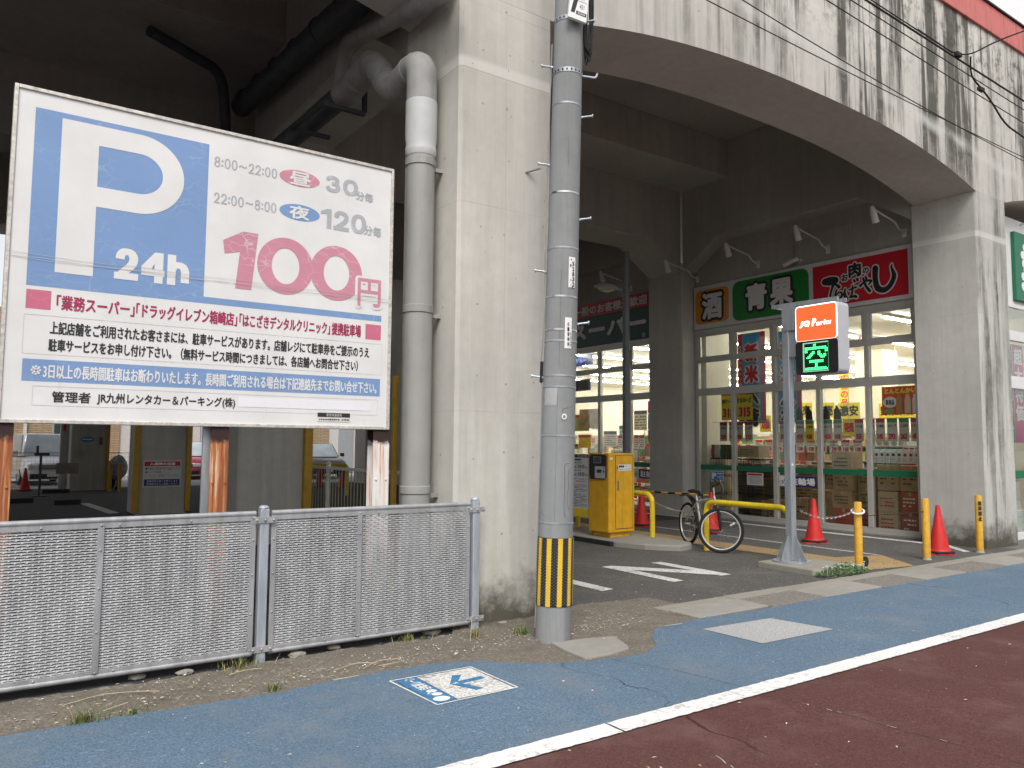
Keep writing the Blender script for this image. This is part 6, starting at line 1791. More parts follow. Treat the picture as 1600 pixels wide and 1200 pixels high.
mb.box(8.728, 8.734, 6.11, 6.30, 3.05, 3.37); mb.box(8.836, 8.842, 6.11, 6.30, 3.05, 3.37); mb.build("bracket", GALV, SP)
# light box: rounded body, orange lamp face, LED panel
def rr(u0, u1, v0, v1, r, n=6):
    out = []
    for cx, cy, a0 in ((u1 - r, v1 - r, 0), (u0 + r, v1 - r, 90), (u0 + r, v0 + r, 180), (u1 - r, v0 + r, 270)):
        out += [(cx + r * cos(radians(a0 + 90 * k / n)), cy + r * sin(radians(a0 + 90 * k / n))) for k in range(n + 1)]
    return out
lf = Flat((8.72, 0, 0), (0, -1, 0), (0, 0, 1), (-1, 0, 0))
mb = MB(); mb.prism(rr(-6.095, -5.49, 2.452, 3.345, 0.055), lambda u, v, d: lf.P(u, v, -d), 0.0, 0.24); lb = mb.build("light_box", M("box_silver", (0.50, 0.51, 0.53), 0.4, 0.03, metal=0.2), SP, bevel=0.008)
a = lf.sub(); a.poly([(u, v) for u, v in rr(-6.088, -5.497, 2.885, 3.338, 0.05) if True], 0.002); a.build("lamp_edge", M("lit_white", (0.9, 0.9, 0.88), 0.5, 0.0, emis=1.3, ecol=(1.0, 0.97, 0.93)), lb)
a = lf.sub(); a.poly(rr(-6.075, -5.512, 2.888, 3.325, 0.035), 0.004); a.build("orange_lamp_face", M("lit_orange", (0.85, 0.16, 0.05), 0.4, 0.0, emis=0.52, ecol=(0.95, 0.10, 0.022)), lb)
a = lf.sub(); a.text("JQ", -6.03, -5.865, 3.055, 3.145, 0.006, bold=0.009, shear=0.22); a.text("P", -5.855, -5.78, 3.06, 3.165, 0.006, bold=0.010, shear=0.22); a.text("arks", -5.79, -5.57, 3.064, 3.130, 0.006, bold=0.0045, shear=0.2)
a.build("white_lettering", M("lit_letter", (0.95, 0.95, 0.95), 0.4, 0.0, emis=1.0, ecol=(1, 0.95, 0.93)), lb)
a = lf.sub(); a.poly(rr(-6.090, -5.494, 2.457, 2.883, 0.045), 0.003); a.build("black_panel", BLACK, lb)
a = lf.sub(); a.rect(-5.985, -5.625, 2.487, 2.86, 0.005); a.build("led_window", M("led_window_frame", (0.35, 0.62, 0.47), 0.4, 0.0, emis=0.28, ecol=(0.28, 0.8, 0.42)), lb)
a = lf.sub(); a.rect(-5.962, -5.627, 2.500, 2.845, 0.0065); a.build("led_panel", M("led_dark", (0.004, 0.03, 0.012), 0.3, 0.0), lb)
# the character in lamps, sampled from its own glyph on a 16 x 16 grid
LEDBITS = ["0000001100000000", "0000001100000000", "1111111111111110", "1111111111111111", "1100000000000011", "1100011001100011", "0000111001100000", "0001110001110110", "0011100000111110", "0111000000011100", "0000000000000000", "0001111111111000", "0001111111111000", "0000000110000000", "0000000110000000", "0000000110000000", "1111111111111110", "1111111111111111"]
mb = MB()
nr = len(LEDBITS)
for r_, row in enumerate(LEDBITS):
    for c_, bit in enumerate(row):
        if bit == '1':
            u = -5.955 + 0.322 * (c_ + 0.5) / 16; v = 2.838 - 0.332 * (r_ + 0.5) / nr
            mb.add([lf.P(u + 0.0076 * cos(2 * pi * k / 6), v + 0.0076 * sin(2 * pi * k / 6), 0.0085) for k in range(6)], [tuple(range(6))])
mb.build("led_lamps", M("led_green", (0.1, 0.9, 0.3), 0.4, 0.0, emis=3.2, ecol=(0.06, 1.0, 0.22)), lb, fixn=False)
mb = MB(); mb.tube(rounded([(8.80, 6.16, 2.72), (8.78, 6.10, 2.60), (8.80, 6.09, 2.53), (8.85, 6.06, 2.5)], 0.05), 0.010, 8); mb.build("cable", RUBBER, SP, smooth=True)
mb = MB(); mb.box(8.745, 8.825, 6.10, 6.209, 2.70, 3.05); mb.build("junction_box", GALV, SP, bevel=0.004)
a = Flat((0, 6.21, 0), (1, 0, 0), (0, 0, 1), (0, -1, 0)); a.rect(8.75, 8.79, 1.30, 1.325, 0.002); a.build("sticker", WHITE, SP)

# ------------------------------------------------------------------ car park lamp post
L_ = thing("lamp_post", "slim grey lamp post with one cobra head in front of the far green sign", "street lamp", (10.4, 11.02, 0))
LPM = M("lamp_post_grey", (0.13, 0.14, 0.155), 0.45, 0.1)
mb = MB(); mb.tube([(10.4, 11.02, 0), (10.4, 11.02, 5.3)], [0.078, 0.066], 18); mb.build("pole", LPM, L_, smooth=True)
for z in (1.6, 2.15, 3.35, 4.3):
    mb = MB(); mb.lathe([(0.079, -0.012), (0.079, 0.012)], (10.4, 11.02, z), 18); mb.build("band", LPM, L_)
mb = MB(); mb.bar((10.4, 11.08, 4.55), (10.4, 11.26, 4.62), 0.035, 0.05); mb.box(10.37, 10.43, 11.07, 11.13, 4.45, 4.68); mb.build("bracket", GALV, L_)
ax = Vector((0, 0.94, 0.20)).normalized(); sd = Vector((1, 0, 0)); up2 = sd.cross(ax)
ring = []
for t_, w, hu, hd_ in [(0.0, 0.035, 0.03, 0.03), (0.06, 0.06, 0.045, 0.03), (0.14, 0.12, 0.075, 0.02), (0.34, 0.155, 0.10, 0.015), (0.52, 0.14, 0.09, 0.015), (0.64, 0.09, 0.05, 0.012), (0.68, 0.03, 0.02, 0.01)]:
    c = Vector((10.4, 11.24, 4.61)) + ax * t_
    ring.append([c + sd * (w * cos(2 * pi * k / 20)) + up2 * ((hu if sin(2 * pi * k / 20) > 0 else hd_) * sin(2 * pi * k / 20)) for k in range(20)])
n = 20
mb = MB(); mb.add([p for r_ in ring for p in r_], [(i * n + k, i * n + (k + 1) % n, (i + 1) * n + (k + 1) % n, (i + 1) * n + k) for i in range(len(ring) - 1) for k in range(n)] + [tuple(range(n)), tuple((len(ring) - 1) * n + k for k in range(n))])
mb.build("lamp_head", M("lamp_shell", (0.50, 0.50, 0.48), 0.5, 0.05), L_, smooth=True)
ring = []
for t_, w, hd_ in [(0.16, 0.02, 0.01), (0.20, 0.095, 0.05), (0.34, 0.13, 0.085), (0.50, 0.11, 0.06), (0.60, 0.02, 0.015)]:
    c = Vector((10.4, 11.24, 4.61)) + ax * t_ - up2 * 0.012
    ring.append([c + sd * (w * cos(pi + pi * k / 12)) + up2 * (hd_ * sin(pi + pi * k / 12)) for k in range(13)])
n = 13
mb = MB(); mb.add([p for r_ in ring for p in r_], [(i * n + k, i * n + k + 1, (i + 1) * n + k + 1, (i + 1) * n + k) for i in range(len(ring) - 1) for k in range(n - 1)])
mb.build("lens", M("frosted_lens", (0.62, 0.60, 0.52), 0.25, 0.05), L_, smooth=True)

# ------------------------------------------------------------------ bicycle
bw = 1.06
rear = Vector((9.42, 8.58, 0.004)); hd = (Vector((9.02, 7.60, 0)) - Vector((9.42, 8.58, 0))); BA = atan2(hd.y, hd.x)
K_ = thing("bicycle", "silver mountain bicycle with black saddle and turned front wheel against the yellow hoop", "bicycle", rear, BA)
WR = 0.325
SILV = M("frame_silver", (0.50, 0.49, 0.45), 0.3, 0.05, metal=0.5); RIMM = M("rim_silver", (0.74, 0.74, 0.73), 0.3, 0.03, metal=0.3); BLK = M("bike_black", (0.02, 0.02, 0.02), 0.4, 0.1)
STEER = radians(58)
def wheel(cx, parent_, steer=0.0, name="wheel"):
    def R_(p): return Vector((cx + p[0] * cos(steer) - p[1] * sin(steer), p[0] * sin(steer) + p[1] * cos(steer), WR + p[2]))
    N_ = 40
    circ = lambda r_: [R_((r_ * cos(2 * pi * k / N_), 0, r_ * sin(2 * pi * k / N_))) for k in range(N_)]
    mb = MB(); mb.tube(circ(WR - 0.024), 0.024, 10, closed=True); w = mb.build(name, RUBBER, parent_, local=True, smooth=True)
    mb = MB()
    for s_ in (-0.010, 0.010):
        pass
    mb.tube([R_(((WR - 0.052) * cos(2 * pi * k / N_), 0, (WR - 0.052) * sin(2 * pi * k / N_))) for k in range(N_)], 0.0115, 8, closed=True); mb.build("rim", RIMM, w, local=True, smooth=True)
    mb = MB()
    for k in range(28):
        a_ = 2 * pi * k / 28
        mb.cyl(R_((0.02 * cos(a_ + 0.9 * (-1) ** k), 0.03 * (-1) ** (k // 2), 0.02 * sin(a_ + 0.9 * (-1) ** k))), R_(((WR - 0.06) * cos(a_), 0, (WR - 0.06) * sin(a_))), 0.0011, n=4)
    mb.build("spokes", M("spoke_steel", (0.30, 0.30, 0.30), 0.4, 0.05, metal=0.6), w, local=True)
    mb = MB(); mb.cyl(R_((0, -0.055, 0)), R_((0, 0.055, 0)), 0.02, n=12); mb.build("hub", STEEL, w, local=True)
    return R_
wheel(0.0, K_)
RF = wheel(bw, K_, STEER)
mb = MB(); mb.box(-0.004, 0.0, 0.004, 0.008, 0, 0)
c_ = RF((0.16, 0.01, 0.09)); mb = MB(); mb.obox(c_, (0.6, 0.5, 0.5), (0, 1, 0), (-0.5, 0, 0.8), 0.075, 0.012, 0.028); mb.build("reflector", WHITE, K_, local=True)
BB = (0.43, 0, 0.30); ST = (0.30, 0, 0.72); HT = (0.865, 0, 0.80); HB = (0.905, 0, 0.665)
def tb(name, pts, r, mat, n=12):
    mb = MB()
    if isinstance(pts[0][0], (tuple, list, Vector)):
        for q in pts: mb.tube(q, r, n)
    else: mb.tube(pts, r, n)
    return mb.build(name, mat, K_, local=True, smooth=True)
tb("frame", [[BB, ST], [(0.312, 0, 0.685), (0.86, 0, 0.765)], [BB, (0.90, 0, 0.69)], [HT, HB]], 0.019, SILV)
tb("chain_stay", [[BB, (0.25, 0.04, 0.31), (0.0, 0.06, WR)], [BB, (0.25, -0.04, 0.31), (0.0, -0.06, WR)]], 0.010, SILV)
tb("seat_stay", [[(0.32, 0.02, 0.66), (0.20, 0.045, 0.55), (0.0, 0.06, WR)], [(0.32, -0.02, 0.66), (0.20, -0.045, 0.55), (0.0, -0.06, WR)]], 0.009, SILV)
tb("seat_post", [ST, (0.275, 0, 0.80)], 0.0135, STEEL)
mb = MB()
prof = [(-0.13, 0.07, 0.0), (-0.11, 0.085, 0.012), (-0.04, 0.08, 0.005), (0.03, 0.04, 0.0), (0.12, 0.022, 0.0), (0.145, 0.012, -0.01)]
ring = []
for x, w, z in prof:
    ring.append([(0.27 + x, w * cos(2 * pi * k / 12), 0.825 + z + 0.03 * sin(2 * pi * k / 12) * (1 if sin(2 * pi * k / 12) > 0 else 0.7)) for k in range(12)])
mb.add([p for r_ in ring for p in r_], [(i * 12 + k, i * 12 + (k + 1) % 12, (i + 1) * 12 + (k + 1) % 12, (i + 1) * 12 + k) for i in range(len(ring) - 1) for k in range(12)] + [tuple(range(12)), tuple(60 + k for k in range(12))])
mb.build("saddle", BLK, K_, local=True, smooth=True)
# fork, steerer and bars turn with the wheel
def RS(p):     # local steering frame about the head axis foot
    return Vector((bw + p[0] * cos(STEER) - p[1] * sin(STEER), p[0] * sin(STEER) + p[1] * cos(STEER), p[2]))
HX = -0.10
mb = MB()
for s_ in (-0.055, 0.055):
    mb.tube([RS((0, s_, WR)), RS((-0.005, s_, 0.42)), RS((-0.03, s_, 0.62))], [0.015, 0.02, 0.021], 10)
mb.tube([RS((-0.03, -0.062, 0.635)), RS((-0.03, 0.062, 0.635))], 0.022, 10)
mb.build("fork", BLK, K_, local=True, smooth=True)
mb = MB(); mb.tube([RS((-0.03, 0, 0.64)), Vector(HB), Vector(HT), Vector((0.85, 0, 0.93))], 0.0145, 10); mb.build("steerer", SILV, K_, local=True, smooth=True)
SB = Vector((0.85, 0, 0.94))
def RH(p): return SB + Vector((p[0] * cos(STEER) - p[1] * sin(STEER), p[0] * sin(STEER) + p[1] * cos(STEER), p[2]))
mb = MB(); mb.tube([RH((0, 0, -0.05)), RH((0.0, 0, 0.01)), RH((0.09, 0, 0.05))], 0.015, 10); mb.tube(rounded([RH((0.05, -0.30, 0.10)), RH((0.09, -0.12, 0.06)), RH((0.09, 0.12, 0.06)), RH((0.05, 0.30, 0.10))], 0.06), 0.0125, 10); mb.build("handlebar", BLK, K_, local=True, smooth=True)
for s_ in (-1, 1):
    mb = MB(); mb.tube([RH((0.07, 0.19 * s_, 0.085)), RH((0.05, 0.31 * s_, 0.102))], 0.017, 10); mb.build("grip", RUBBER, K_, local=True, smooth=True)
    mb = MB(); mb.tube([RH((0.08, 0.17 * s_, 0.08)), RH((0.13, 0.19 * s_, 0.06)), RH((0.11, 0.28 * s_, 0.06))], 0.006, 6); mb.obox(RH((0.08, 0.16 * s_, 0.07)), (1, 0, 0), (0, 1, 0), (0, 0, 1), 0.04, 0.035, 0.03); mb.build("brake_lever", BLK, K_, local=True)
mb = MB(); mb.lathe([(0.005, -0.02), (0.024, -0.01), (0.026, 0.01), (0.01, 0.022)], tuple(RH((0.10, -0.09, 0.095))), 12); mb.build("bell", CHROME, K_, local=True, smooth=True)
mb = MB(); mb.tube(rounded([RH((0.09, 0.1, 0.06)), RH((0.16, 0.04, -0.06)), RH((0.05, 0.02, -0.25))], 0.08), 0.004, 5); mb.tube(rounded([RH((0.09, -0.1, 0.06)), RH((0.15, -0.03, -0.05)), RH((0.0, -0.02, -0.12))], 0.08), 0.004, 5); mb.build("brake_cable", BLK, K_, local=True)
mb = MB()
mb.tube([(0.43 + 0.085 * cos(2 * pi * k / 24), 0.05, 0.30 + 0.085 * sin(2 * pi * k / 24)) for k in range(24)], 0.006, 6, closed=True)
for k in range(5): mb.bar((0.43, 0.05, 0.30), (0.43 + 0.083 * cos(k * 1.257), 0.05, 0.30 + 0.083 * sin(k * 1.257)), 0.014, 0.006)
mb.cyl((0.43, -0.065, 0.30), (0.43, 0.065, 0.30), 0.019, n=10); mb.build("chainring", PVC_B, K_, local=True)
mb = MB(); mb.tube([(0.43, 0.05, 0.385), (0.0, 0.045, WR + 0.035)], 0.005, 6); mb.tube([(0.43, 0.05, 0.215), (0.02, 0.045, WR - 0.12), (0.0, 0.045, WR - 0.03)], 0.005, 6); mb.lathe([(0.035, 0.035), (0.03, 0.045), (0.02, 0.055)], (0, 0, WR), 14, axis='y'); mb.build("drive_chain", INK, K_, local=True)
for s_, a_ in ((1, -0.5), (-1, pi - 0.5)):
    e = (0.43 + 0.16 * cos(a_), 0.075 * s_, 0.30 + 0.16 * sin(a_))
    mb = MB(); mb.bar((0.43, 0.07 * s_, 0.30), e, 0.018, 0.012); cr = mb.build("crank", STEEL, K_, local=True)
    mb = MB(); mb.box(e[0] - 0.04, e[0] + 0.04, e[1] + (0.015 if s_ > 0 else -0.105), e[1] + (0.105 if s_ > 0 else -0.015), e[2] - 0.012, e[2] + 0.012); mb.build("pedal", BLK, cr, local=True, bevel=0.004)
    cr.location = (0, 0, 0)
mb = MB()
vs = []
for k in range(9):
    a_ = radians(50 + 9 * k); r_ = WR + 0.06 + 0.012 * k
    vs += [(-0.0 + r_ * cos(a_), -0.045, WR + r_ * sin(a_)), (r_ * cos(a_), 0.045, WR + r_ * sin(a_))]
mb.add(vs, [(2 * k, 2 * k + 1, 2 * k + 3, 2 * k + 2) for k in range(8)]); o = mb.build("mudguard", BLK, K_, local=True, fixn=False)
sm = o.modifiers.new("thick", 'SOLIDIFY'); sm.thickness = 0.004
tb("kickstand", [(0.06, 0.06, WR - 0.03), (0.10, 0.16, 0.01)], 0.006, STEEL, 8)
mb = MB(); mb.obox(RS((-0.075, 0, 0.66)), (1, 0, 0), (0, 1, 0), (0, 0, 1), 0.03, 0.05, 0.05); mb.build("brake_block", BLK, K_, local=True)

# ------------------------------------------------------------------ weeds and litter
WEED = M("weed_green", (0.085, 0.16, 0.035), 0.7, 0.35, scale=20); WEED_D = M("weed_dry", (0.36, 0.29, 0.13), 0.8, 0.3, scale=20); CLOV = M("clover_green", (0.075, 0.16, 0.04), 0.7, 0.35, scale=15)
def tuft(x, y, n, h, spread, lab, dry=0.35, seed=0, z=0.01):
    rnd = random.Random(seed)
    t = thing("weed", lab, "weed", (x, y, z), group="weeds in the bare strip")
    for nm, mt, cnt in (("green_blades", WEED, int(n * (1 - dry))), ("dry_blades", WEED_D, int(n * dry))):
        mb = MB()
        for _ in range(cnt):
            a_ = rnd.uniform(0, 2 * pi); r_ = abs(rnd.gauss(0, spread)); bx, by = x + r_ * cos(a_), y + r_ * sin(a_) * 0.6
            hh = h * rnd.uniform(0.4, 1.1); ln = rnd.uniform(0.1, 0.9) * hh; d = rnd.uniform(0, 2 * pi); w = rnd.uniform(0.0022, 0.0045)
            px, py = -sin(d) * w, cos(d) * w
            vs = []
            for k in range(4):
                s_ = k / 3
                cx, cy, cz = bx + cos(d) * ln * s_ ** 1.7, by + sin(d) * ln * s_ ** 1.7, z + hh * (s_ - 0.25 * s_ * s_)
                ww = 1 - 0.95 * s_
                vs += [(cx - px * ww, cy - py * ww, cz), (cx + px * ww, cy + py * ww, cz)]
            mb.add(vs, [(2 * k, 2 * k + 1, 2 * k + 3, 2 * k + 2) for k in range(3)])
        if cnt: mb.build(nm, mt, t, fixn=False)
    return t
tuft(0.62, 4.96, 90, 0.11, 0.045, "grass tuft at the path's edge near the photo's lower left", 0.4, 1)
tuft(0.86, 4.95, 40, 0.06, 0.05, "low grass tuft just right of the lower left one", 0.2, 2)
tuft(1.66, 4.93, 60, 0.07, 0.04, "small grass tuft at the blue path's edge below the fence post", 0.3, 3)
tuft(1.62, 5.50, 120, 0.10, 0.10, "dry grass under the fence left of its middle post", 0.6, 4)
tuft(3.42, 5.36, 60, 0.11, 0.05, "grass tuft with a long straw at the right end of the fence", 0.4, 5)
tuft(3.76, 5.20, 90, 0.13, 0.045, "leafy weed at the left foot of the utility pole", 0.25, 6)
tuft(4.25, 5.35, 50, 0.07, 0.10, "sparse weed right of the utility pole by the lot's edge", 0.5, 7)
tuft(14.2, 5.55, 60, 0.22, 0.10, "weed at the foot of the right pier's far corner", 0.1, 8)
tuft(2.9, 5.55, 60, 0.08, 0.12, "low grass under the right fence panel", 0.5, 9)
# clover patch by the footing
t = thing("weed", "clover patch spilling over the kerb between the footing and the roped bollard", "weed", (8.75, 5.6, 0), group="weeds in the bare strip")
mb = MB(); rnd = random.Random(21)
for _ in range(900):
    a_ = rnd.uniform(0, 2 * pi); r_ = sqrt(rnd.random())
    x, y = 8.82 + 0.50 * r_ * cos(a_), 5.56 + 0.17 * r_ * sin(a_)
    z = 0.02 + (1 - r_) * rnd.uniform(0.02, 0.13) + rnd.uniform(0, 0.03); s_ = rnd.uniform(0.008, 0.017); d = rnd.uniform(0, 2 * pi)
    u_ = Vector((cos(d), sin(d), rnd.uniform(-0.6, 0.6))) * s_; v_ = Vector((-sin(d), cos(d), rnd.uniform(-0.6, 0.6))) * s_
    c = Vector((x, y, z)); mb.add([c - u_, c - v_, c + u_, c + v_], [(0, 1, 2, 3)])
mb.build("leaves", CLOV, t, fixn=False)
mb = MB()
for _ in range(26):
    x, y, z = rnd.uniform(8.4, 9.25), rnd.uniform(5.44, 5.68), rnd.uniform(0.07, 0.15)
    mb.cyl((x, y, 0.02), (x, y, z), 0.0015, n=4); mb.lathe([(0.004, -0.006), (0.009, 0), (0.004, 0.008)], (x, y, z), 6)
mb.build("flower_heads", PAPER, t)
# dead petals and leaf scraps
LIT = [M("litter_pale", (0.62, 0.56, 0.45), 0.8, 0.2), M("litter_tan", (0.40, 0.30, 0.18), 0.8, 0.2), M("litter_white", (0.74, 0.73, 0.70), 0.7, 0.1)]
mb = MB(); rnd = random.Random(31)
def scrap(x, y, z, s_):
    d = rnd.uniform(0, 2 * pi); mb.m = rnd.choice((0, 0, 1, 1, 2))
    l, w = s_ * rnd.uniform(0.6, 1.3), s_ * rnd.uniform(0.25, 0.6)
    cx, sx = cos(d), sin(d)
    b = rnd.uniform(0.2, 0.8) * s_ * 0.5
    mb.add([(x - cx * l, y - sx * l, z), (x + sx * w, y - cx * w, z + b), (x + cx * l, y + sx * l, z + 0.2 * b), (x - sx * w, y + cx * w, z + 0.6 * b)], [(0, 1, 2), (0, 2, 3)])
for _ in range(900):
    x = rnd.uniform(-0.3, 4.9); y = 4.95 + abs(rnd.gauss(0, 0.28))
    if y < 5.55 or (x > 3.5 and y < 5.7): scrap(x, y, 0.03, rnd.uniform(0.004, 0.015))
for _ in range(420):
    a_ = rnd.uniform(0, 2 * pi); r_ = abs(rnd.gauss(0, 0.45)); scrap(4.35 + r_ * cos(a_), 5.25 + 0.5 * r_ * sin(a_), 0.025, rnd.uniform(0.004, 0.011))
for _ in range(110):
    scrap(rnd.uniform(0.3, 8.5), rnd.uniform(3.4, 4.85), 0.010, rnd.uniform(0.004, 0.013))
for _ in range(40):
    scrap(rnd.uniform(2, 9), rnd.uniform(2.2, 3.2), 0.006, rnd.uniform(0.005, 0.014))
for _ in range(200):
    scrap(rnd.uniform(5.0, 9.4), 5.45 + abs(rnd.gauss(0, 0.8)), 0.007, rnd.uniform(0.005, 0.014))
for _ in range(120):
    scrap(rnd.uniform(5.0, 13.5), rnd.uniform(4.85, 5.5), 0.017, rnd.uniform(0.004, 0.012))
stuff(mb.build("dead_leaves", LIT, loc=(3, 5, 0), fixn=False))
mb = MB()
for k, pts in enumerate((((0.55, 5.25), (0.75, 5.33), (0.95, 5.29), (1.05, 5.20)), ((2.28, 4.98), (2.45, 5.10), (2.62, 5.06), (2.55, 4.97), (2.4, 4.99)), ((2.1, 5.05), (2.3, 5.12), (2.42, 5.05)), ((2.02, 4.86), (2.12, 4.83), (2.2, 4.86)), ((0.72, 5.02), (0.86, 5.10)), ((3.28, 5.22), (3.42, 5.42)), ((1.5, 5.33), (1.62, 5.37), (1.72, 5.36)), ((4.9, 4.75), (5.1, 4.73)))):
    z = 0.034 if k != 5 else 0.03
    P3 = rounded([(x, y, z + 0.006 * (i % 2) + (0.12 * i if k == 5 else 0)) for i, (x, y) in enumerate(pts)], 0.08, 5) if len(pts) > 2 else [(x, y, z + (0.14 * i if k == 5 else 0)) for i, (x, y) in enumerate(pts)]
    mb.tube(P3, 0.0022, 5)
stuff(mb.build("dry_stems", M("straw", (0.52, 0.43, 0.27), 0.8, 0.2), loc=(2, 5, 0)))
# stones under the fence
for k, (x, y, s_) in enumerate(((1.28, 5.60, 0.05), (2.05, 5.62, 0.06), (2.35, 5.66, 0.05), (3.2, 5.68, 0.07), (3.86, 5.63, 0.045), (1.0, 5.66, 0.05))):
    rnd = random.Random(k); bm = bmesh.new(); bmesh.ops.create_icosphere(bm, subdivisions=2, radius=1.0)
    for v in bm.verts: v.co = Vector((v.co.x * s_ * 1.1, v.co.y * s_ * 0.8, v.co.z * s_ * 0.4)) * rnd.uniform(0.85, 1.12)
    me = bpy.data.meshes.new("stone"); bm.to_mesh(me); bm.free(); me.materials.append(C_KERB)
    o = bpy.data.objects.new("stone", me); COL.objects.link(o); o.location = (x, y, 0.02)
    tag(o, "grey stone lying under the mesh fence, %s" % ["left of the middle fence post", "just right of the middle fence post", "below the right fence panel's strut", "near the right fence post", "against the near pier's foot", "below the left fence panel"][k], "stone", "stones under the mesh fence")

# ------------------------------------------------------------------ car park interior seen under the board
# guide notice on the second pier
t = thing("car_park_notice", "white notice with red heading and blue band on the pier below the big sign", "notice", (3.55, 18.08, 0.85))
mb = MB(); mb.box(3.14, 3.91, 18.07, 18.095, 0.575, 1.145); mb.build("board", M("board_grey_white", (0.55, 0.55, 0.53), 0.5, 0.05), t)
nf = Flat((0, 18.069, 0), (1, 0, 0), (0, 0, 1), (0, -1, 0))
a = nf.sub(); a.rect(3.17, 3.88, 1.02, 1.115, 0.001); a.build("red_band", SRED, t)
a = nf.sub(); a.rect(3.17, 3.88, 0.60, 0.74, 0.001); a.build("blue_band", NAVY, t)
a = nf.sub(); a.text("入庫時の注意", 3.27, 3.78, 1.035, 1.10, 0.003, bold=0.004); a.text("無断駐車は固くお断りします", 3.22, 3.84, 0.68, 0.72, 0.003); a.text("管理会社までご連絡ください", 3.22, 3.84, 0.62, 0.66, 0.003); a.build("white_lettering", WHITE, t)
a = nf.sub(); a.text("■入庫前に満車表示をご確認ください", 3.19, 3.87, 0.94, 0.99, 0.003); a.text("■バックで駐車", 3.19, 3.50, 0.87, 0.915, 0.003); a.text("エンジンは停止してください", 3.26, 3.86, 0.79, 0.84, 0.003); a.build("black_lettering", INK, t)
t = thing("wall_sign", "small white sign with a blue ellipse on the farthest pier", "sign", (3.18, 27.69, 1.57))
mb = MB(); mb.box(2.97, 3.39, 27.66, 27.69, 1.43, 1.71); mb.build("board", M("board_dim", (0.40, 0.40, 0.38), 0.5, 0.05), t)
a = Flat((0, 27.659, 0), (1, 0, 0), (0, 0, 1), (0, -1, 0)); a.ell(3.18, 1.585, 0.19, 0.09, 0.001); a.build("blue_ellipse", M("ellipse_blue", (0.04, 0.20, 0.42), 0.5, 0.05), t)
a = Flat((0, 27.659, 0), (1, 0, 0), (0, 0, 1), (0, -1, 0)); a.rect(3.04, 3.32, 1.575, 1.605, 0.002); a.build("white_bar", WHITE, t)
t = thing("wall_sign", "narrow red sign at the right edge of the farthest pier", "sign", (3.56, 27.69, 1.55))
mb = MB(); mb.box(3.52, 3.60, 27.66, 27.69, 1.42, 1.66); mb.build("board", M("dull_red_board", (0.22, 0.04, 0.04), 0.5, 0.1), t)
for x, z in ((2.82, 1.28), (3.0, 1.30)):
    mb = MB(); mb.box(x, x + 0.13, 27.66, 27.69, z - 0.27, z); t = thing("paper_notice", "pale paper notice on the farthest pier, %s of the pair" % ("left" if x < 2.9 else "right"), "notice", (x + 0.06, 27.69, z)); mb.build("sheet", M("paper_dim", (0.35, 0.34, 0.31), 0.7, 0.05), t)
t = thing("sign_stand", "thin black stand with a dim notice in front of the silver van", "sign", (1.78, 25.2, 0.005))
mb = MB(); mb.cyl((1.78, 25.2, 0), (1.78, 25.2, 1.12), 0.03, n=8); mb.box(1.6, 1.96, 25.1, 25.3, 0, 0.03); mb.box(1.62, 1.98, 25.17, 25.23, 1.12, 1.2); mb.box(1.66, 1.72, 25.18, 25.22, 1.2, 1.4); mb.build("stand", PVC_B, t)
mb = MB(); mb.box(2.15, 2.70, 25.15, 25.18, 0.62, 0.92); mb.bar((1.8, 25.19, 0.8), (2.2, 25.19, 0.8), 0.02); mb.build("board", M("board_brown_grey", (0.20, 0.18, 0.16), 0.6, 0.1), t)
def wheelstop(x0, x1, y, lab):
    mb = MB(); mb.prism([(-0.08, 0), (0.08, 0), (0.055, 0.11), (-0.055, 0.11)], lambda u, v, d: (d, y + u, 0.0055 + v), x0, x1)
    tag(mb.build("wheel_stop", RUBBER, loc=((x0 + x1) / 2, y, 0)), lab, "wheel stop", "wheel stops in the dark car park")
wheelstop(1.86, 2.42, 21.8, "wheel stop nearest the big sign, left of the white line"); wheelstop(0.95, 1.5, 22.9, "wheel stop at the left, behind the rusty left post"); wheelstop(1.95, 2.65, 26.6, "wheel stop in front of the mesh panels by the street")
for x, y in ((3.75, 26.9), (3.98, 26.6)):
    mb = MB(); mb.lathe([(0.055, 0), (0.055, 0.85), (0.03, 0.87)], (x, y, 0.005), 14)
    tag(mb.build("yellow_bollard", GUARD, loc=(x, y, 0.005), smooth=True), "dull yellow bollard right of the farthest pier, %s of the two" % ("left" if x < 3.8 else "right"), "bollard", "yellow bollards by the farthest pier")
# mesh fence along the street side
WIRE = M("wire_grey", (0.22, 0.24, 0.23), 0.5, 0.1)
def wirefence(x0, x1, y, h, lab):
    t = thing("wire_fence", lab, "fence", ((x0 + x1) / 2, y, 0))
    mb = MB()
    n = int((x1 - x0) / 0.10)
    for i in range(n + 1): mb.bar((x0 + (x1 - x0) * i / n, y, 0.05), (x0 + (x1 - x0) * i / n, y, h), 0.006)
    for i in range(9): mb.bar((x0, y, 0.08 + (h - 0.08) * i / 8), (x1, y, 0.08 + (h - 0.08) * i / 8), 0.006 if i < 8 else 0.02)
    mb.build("wire_mesh", WIRE, t)
    x = x0
    while x <= x1 + 0.01:
        mb = MB(); mb.cyl((x, y, 0), (x, y, h + 0.03), 0.024, n=8); mb.build("post", WIRE, t); x += 2.0
wirefence(-1.0, 2.7, 29.0, 1.15, "thin wire mesh fence in front of the silver van"); wirefence(3.85, 5.6, 29.0, 1.15, "thin wire mesh fence right of the farthest pier")
t = thing("metal_post", "pale steel post with a red label left of the farthest pier", "post", (2.62, 28.6, 0))
mb = MB(); mb.box(2.52, 2.72, 28.5, 28.7, 0, 3.2); mb.build("column", M("post_pale", (0.42, 0.42, 0.42), 0.5, 0.1), t)
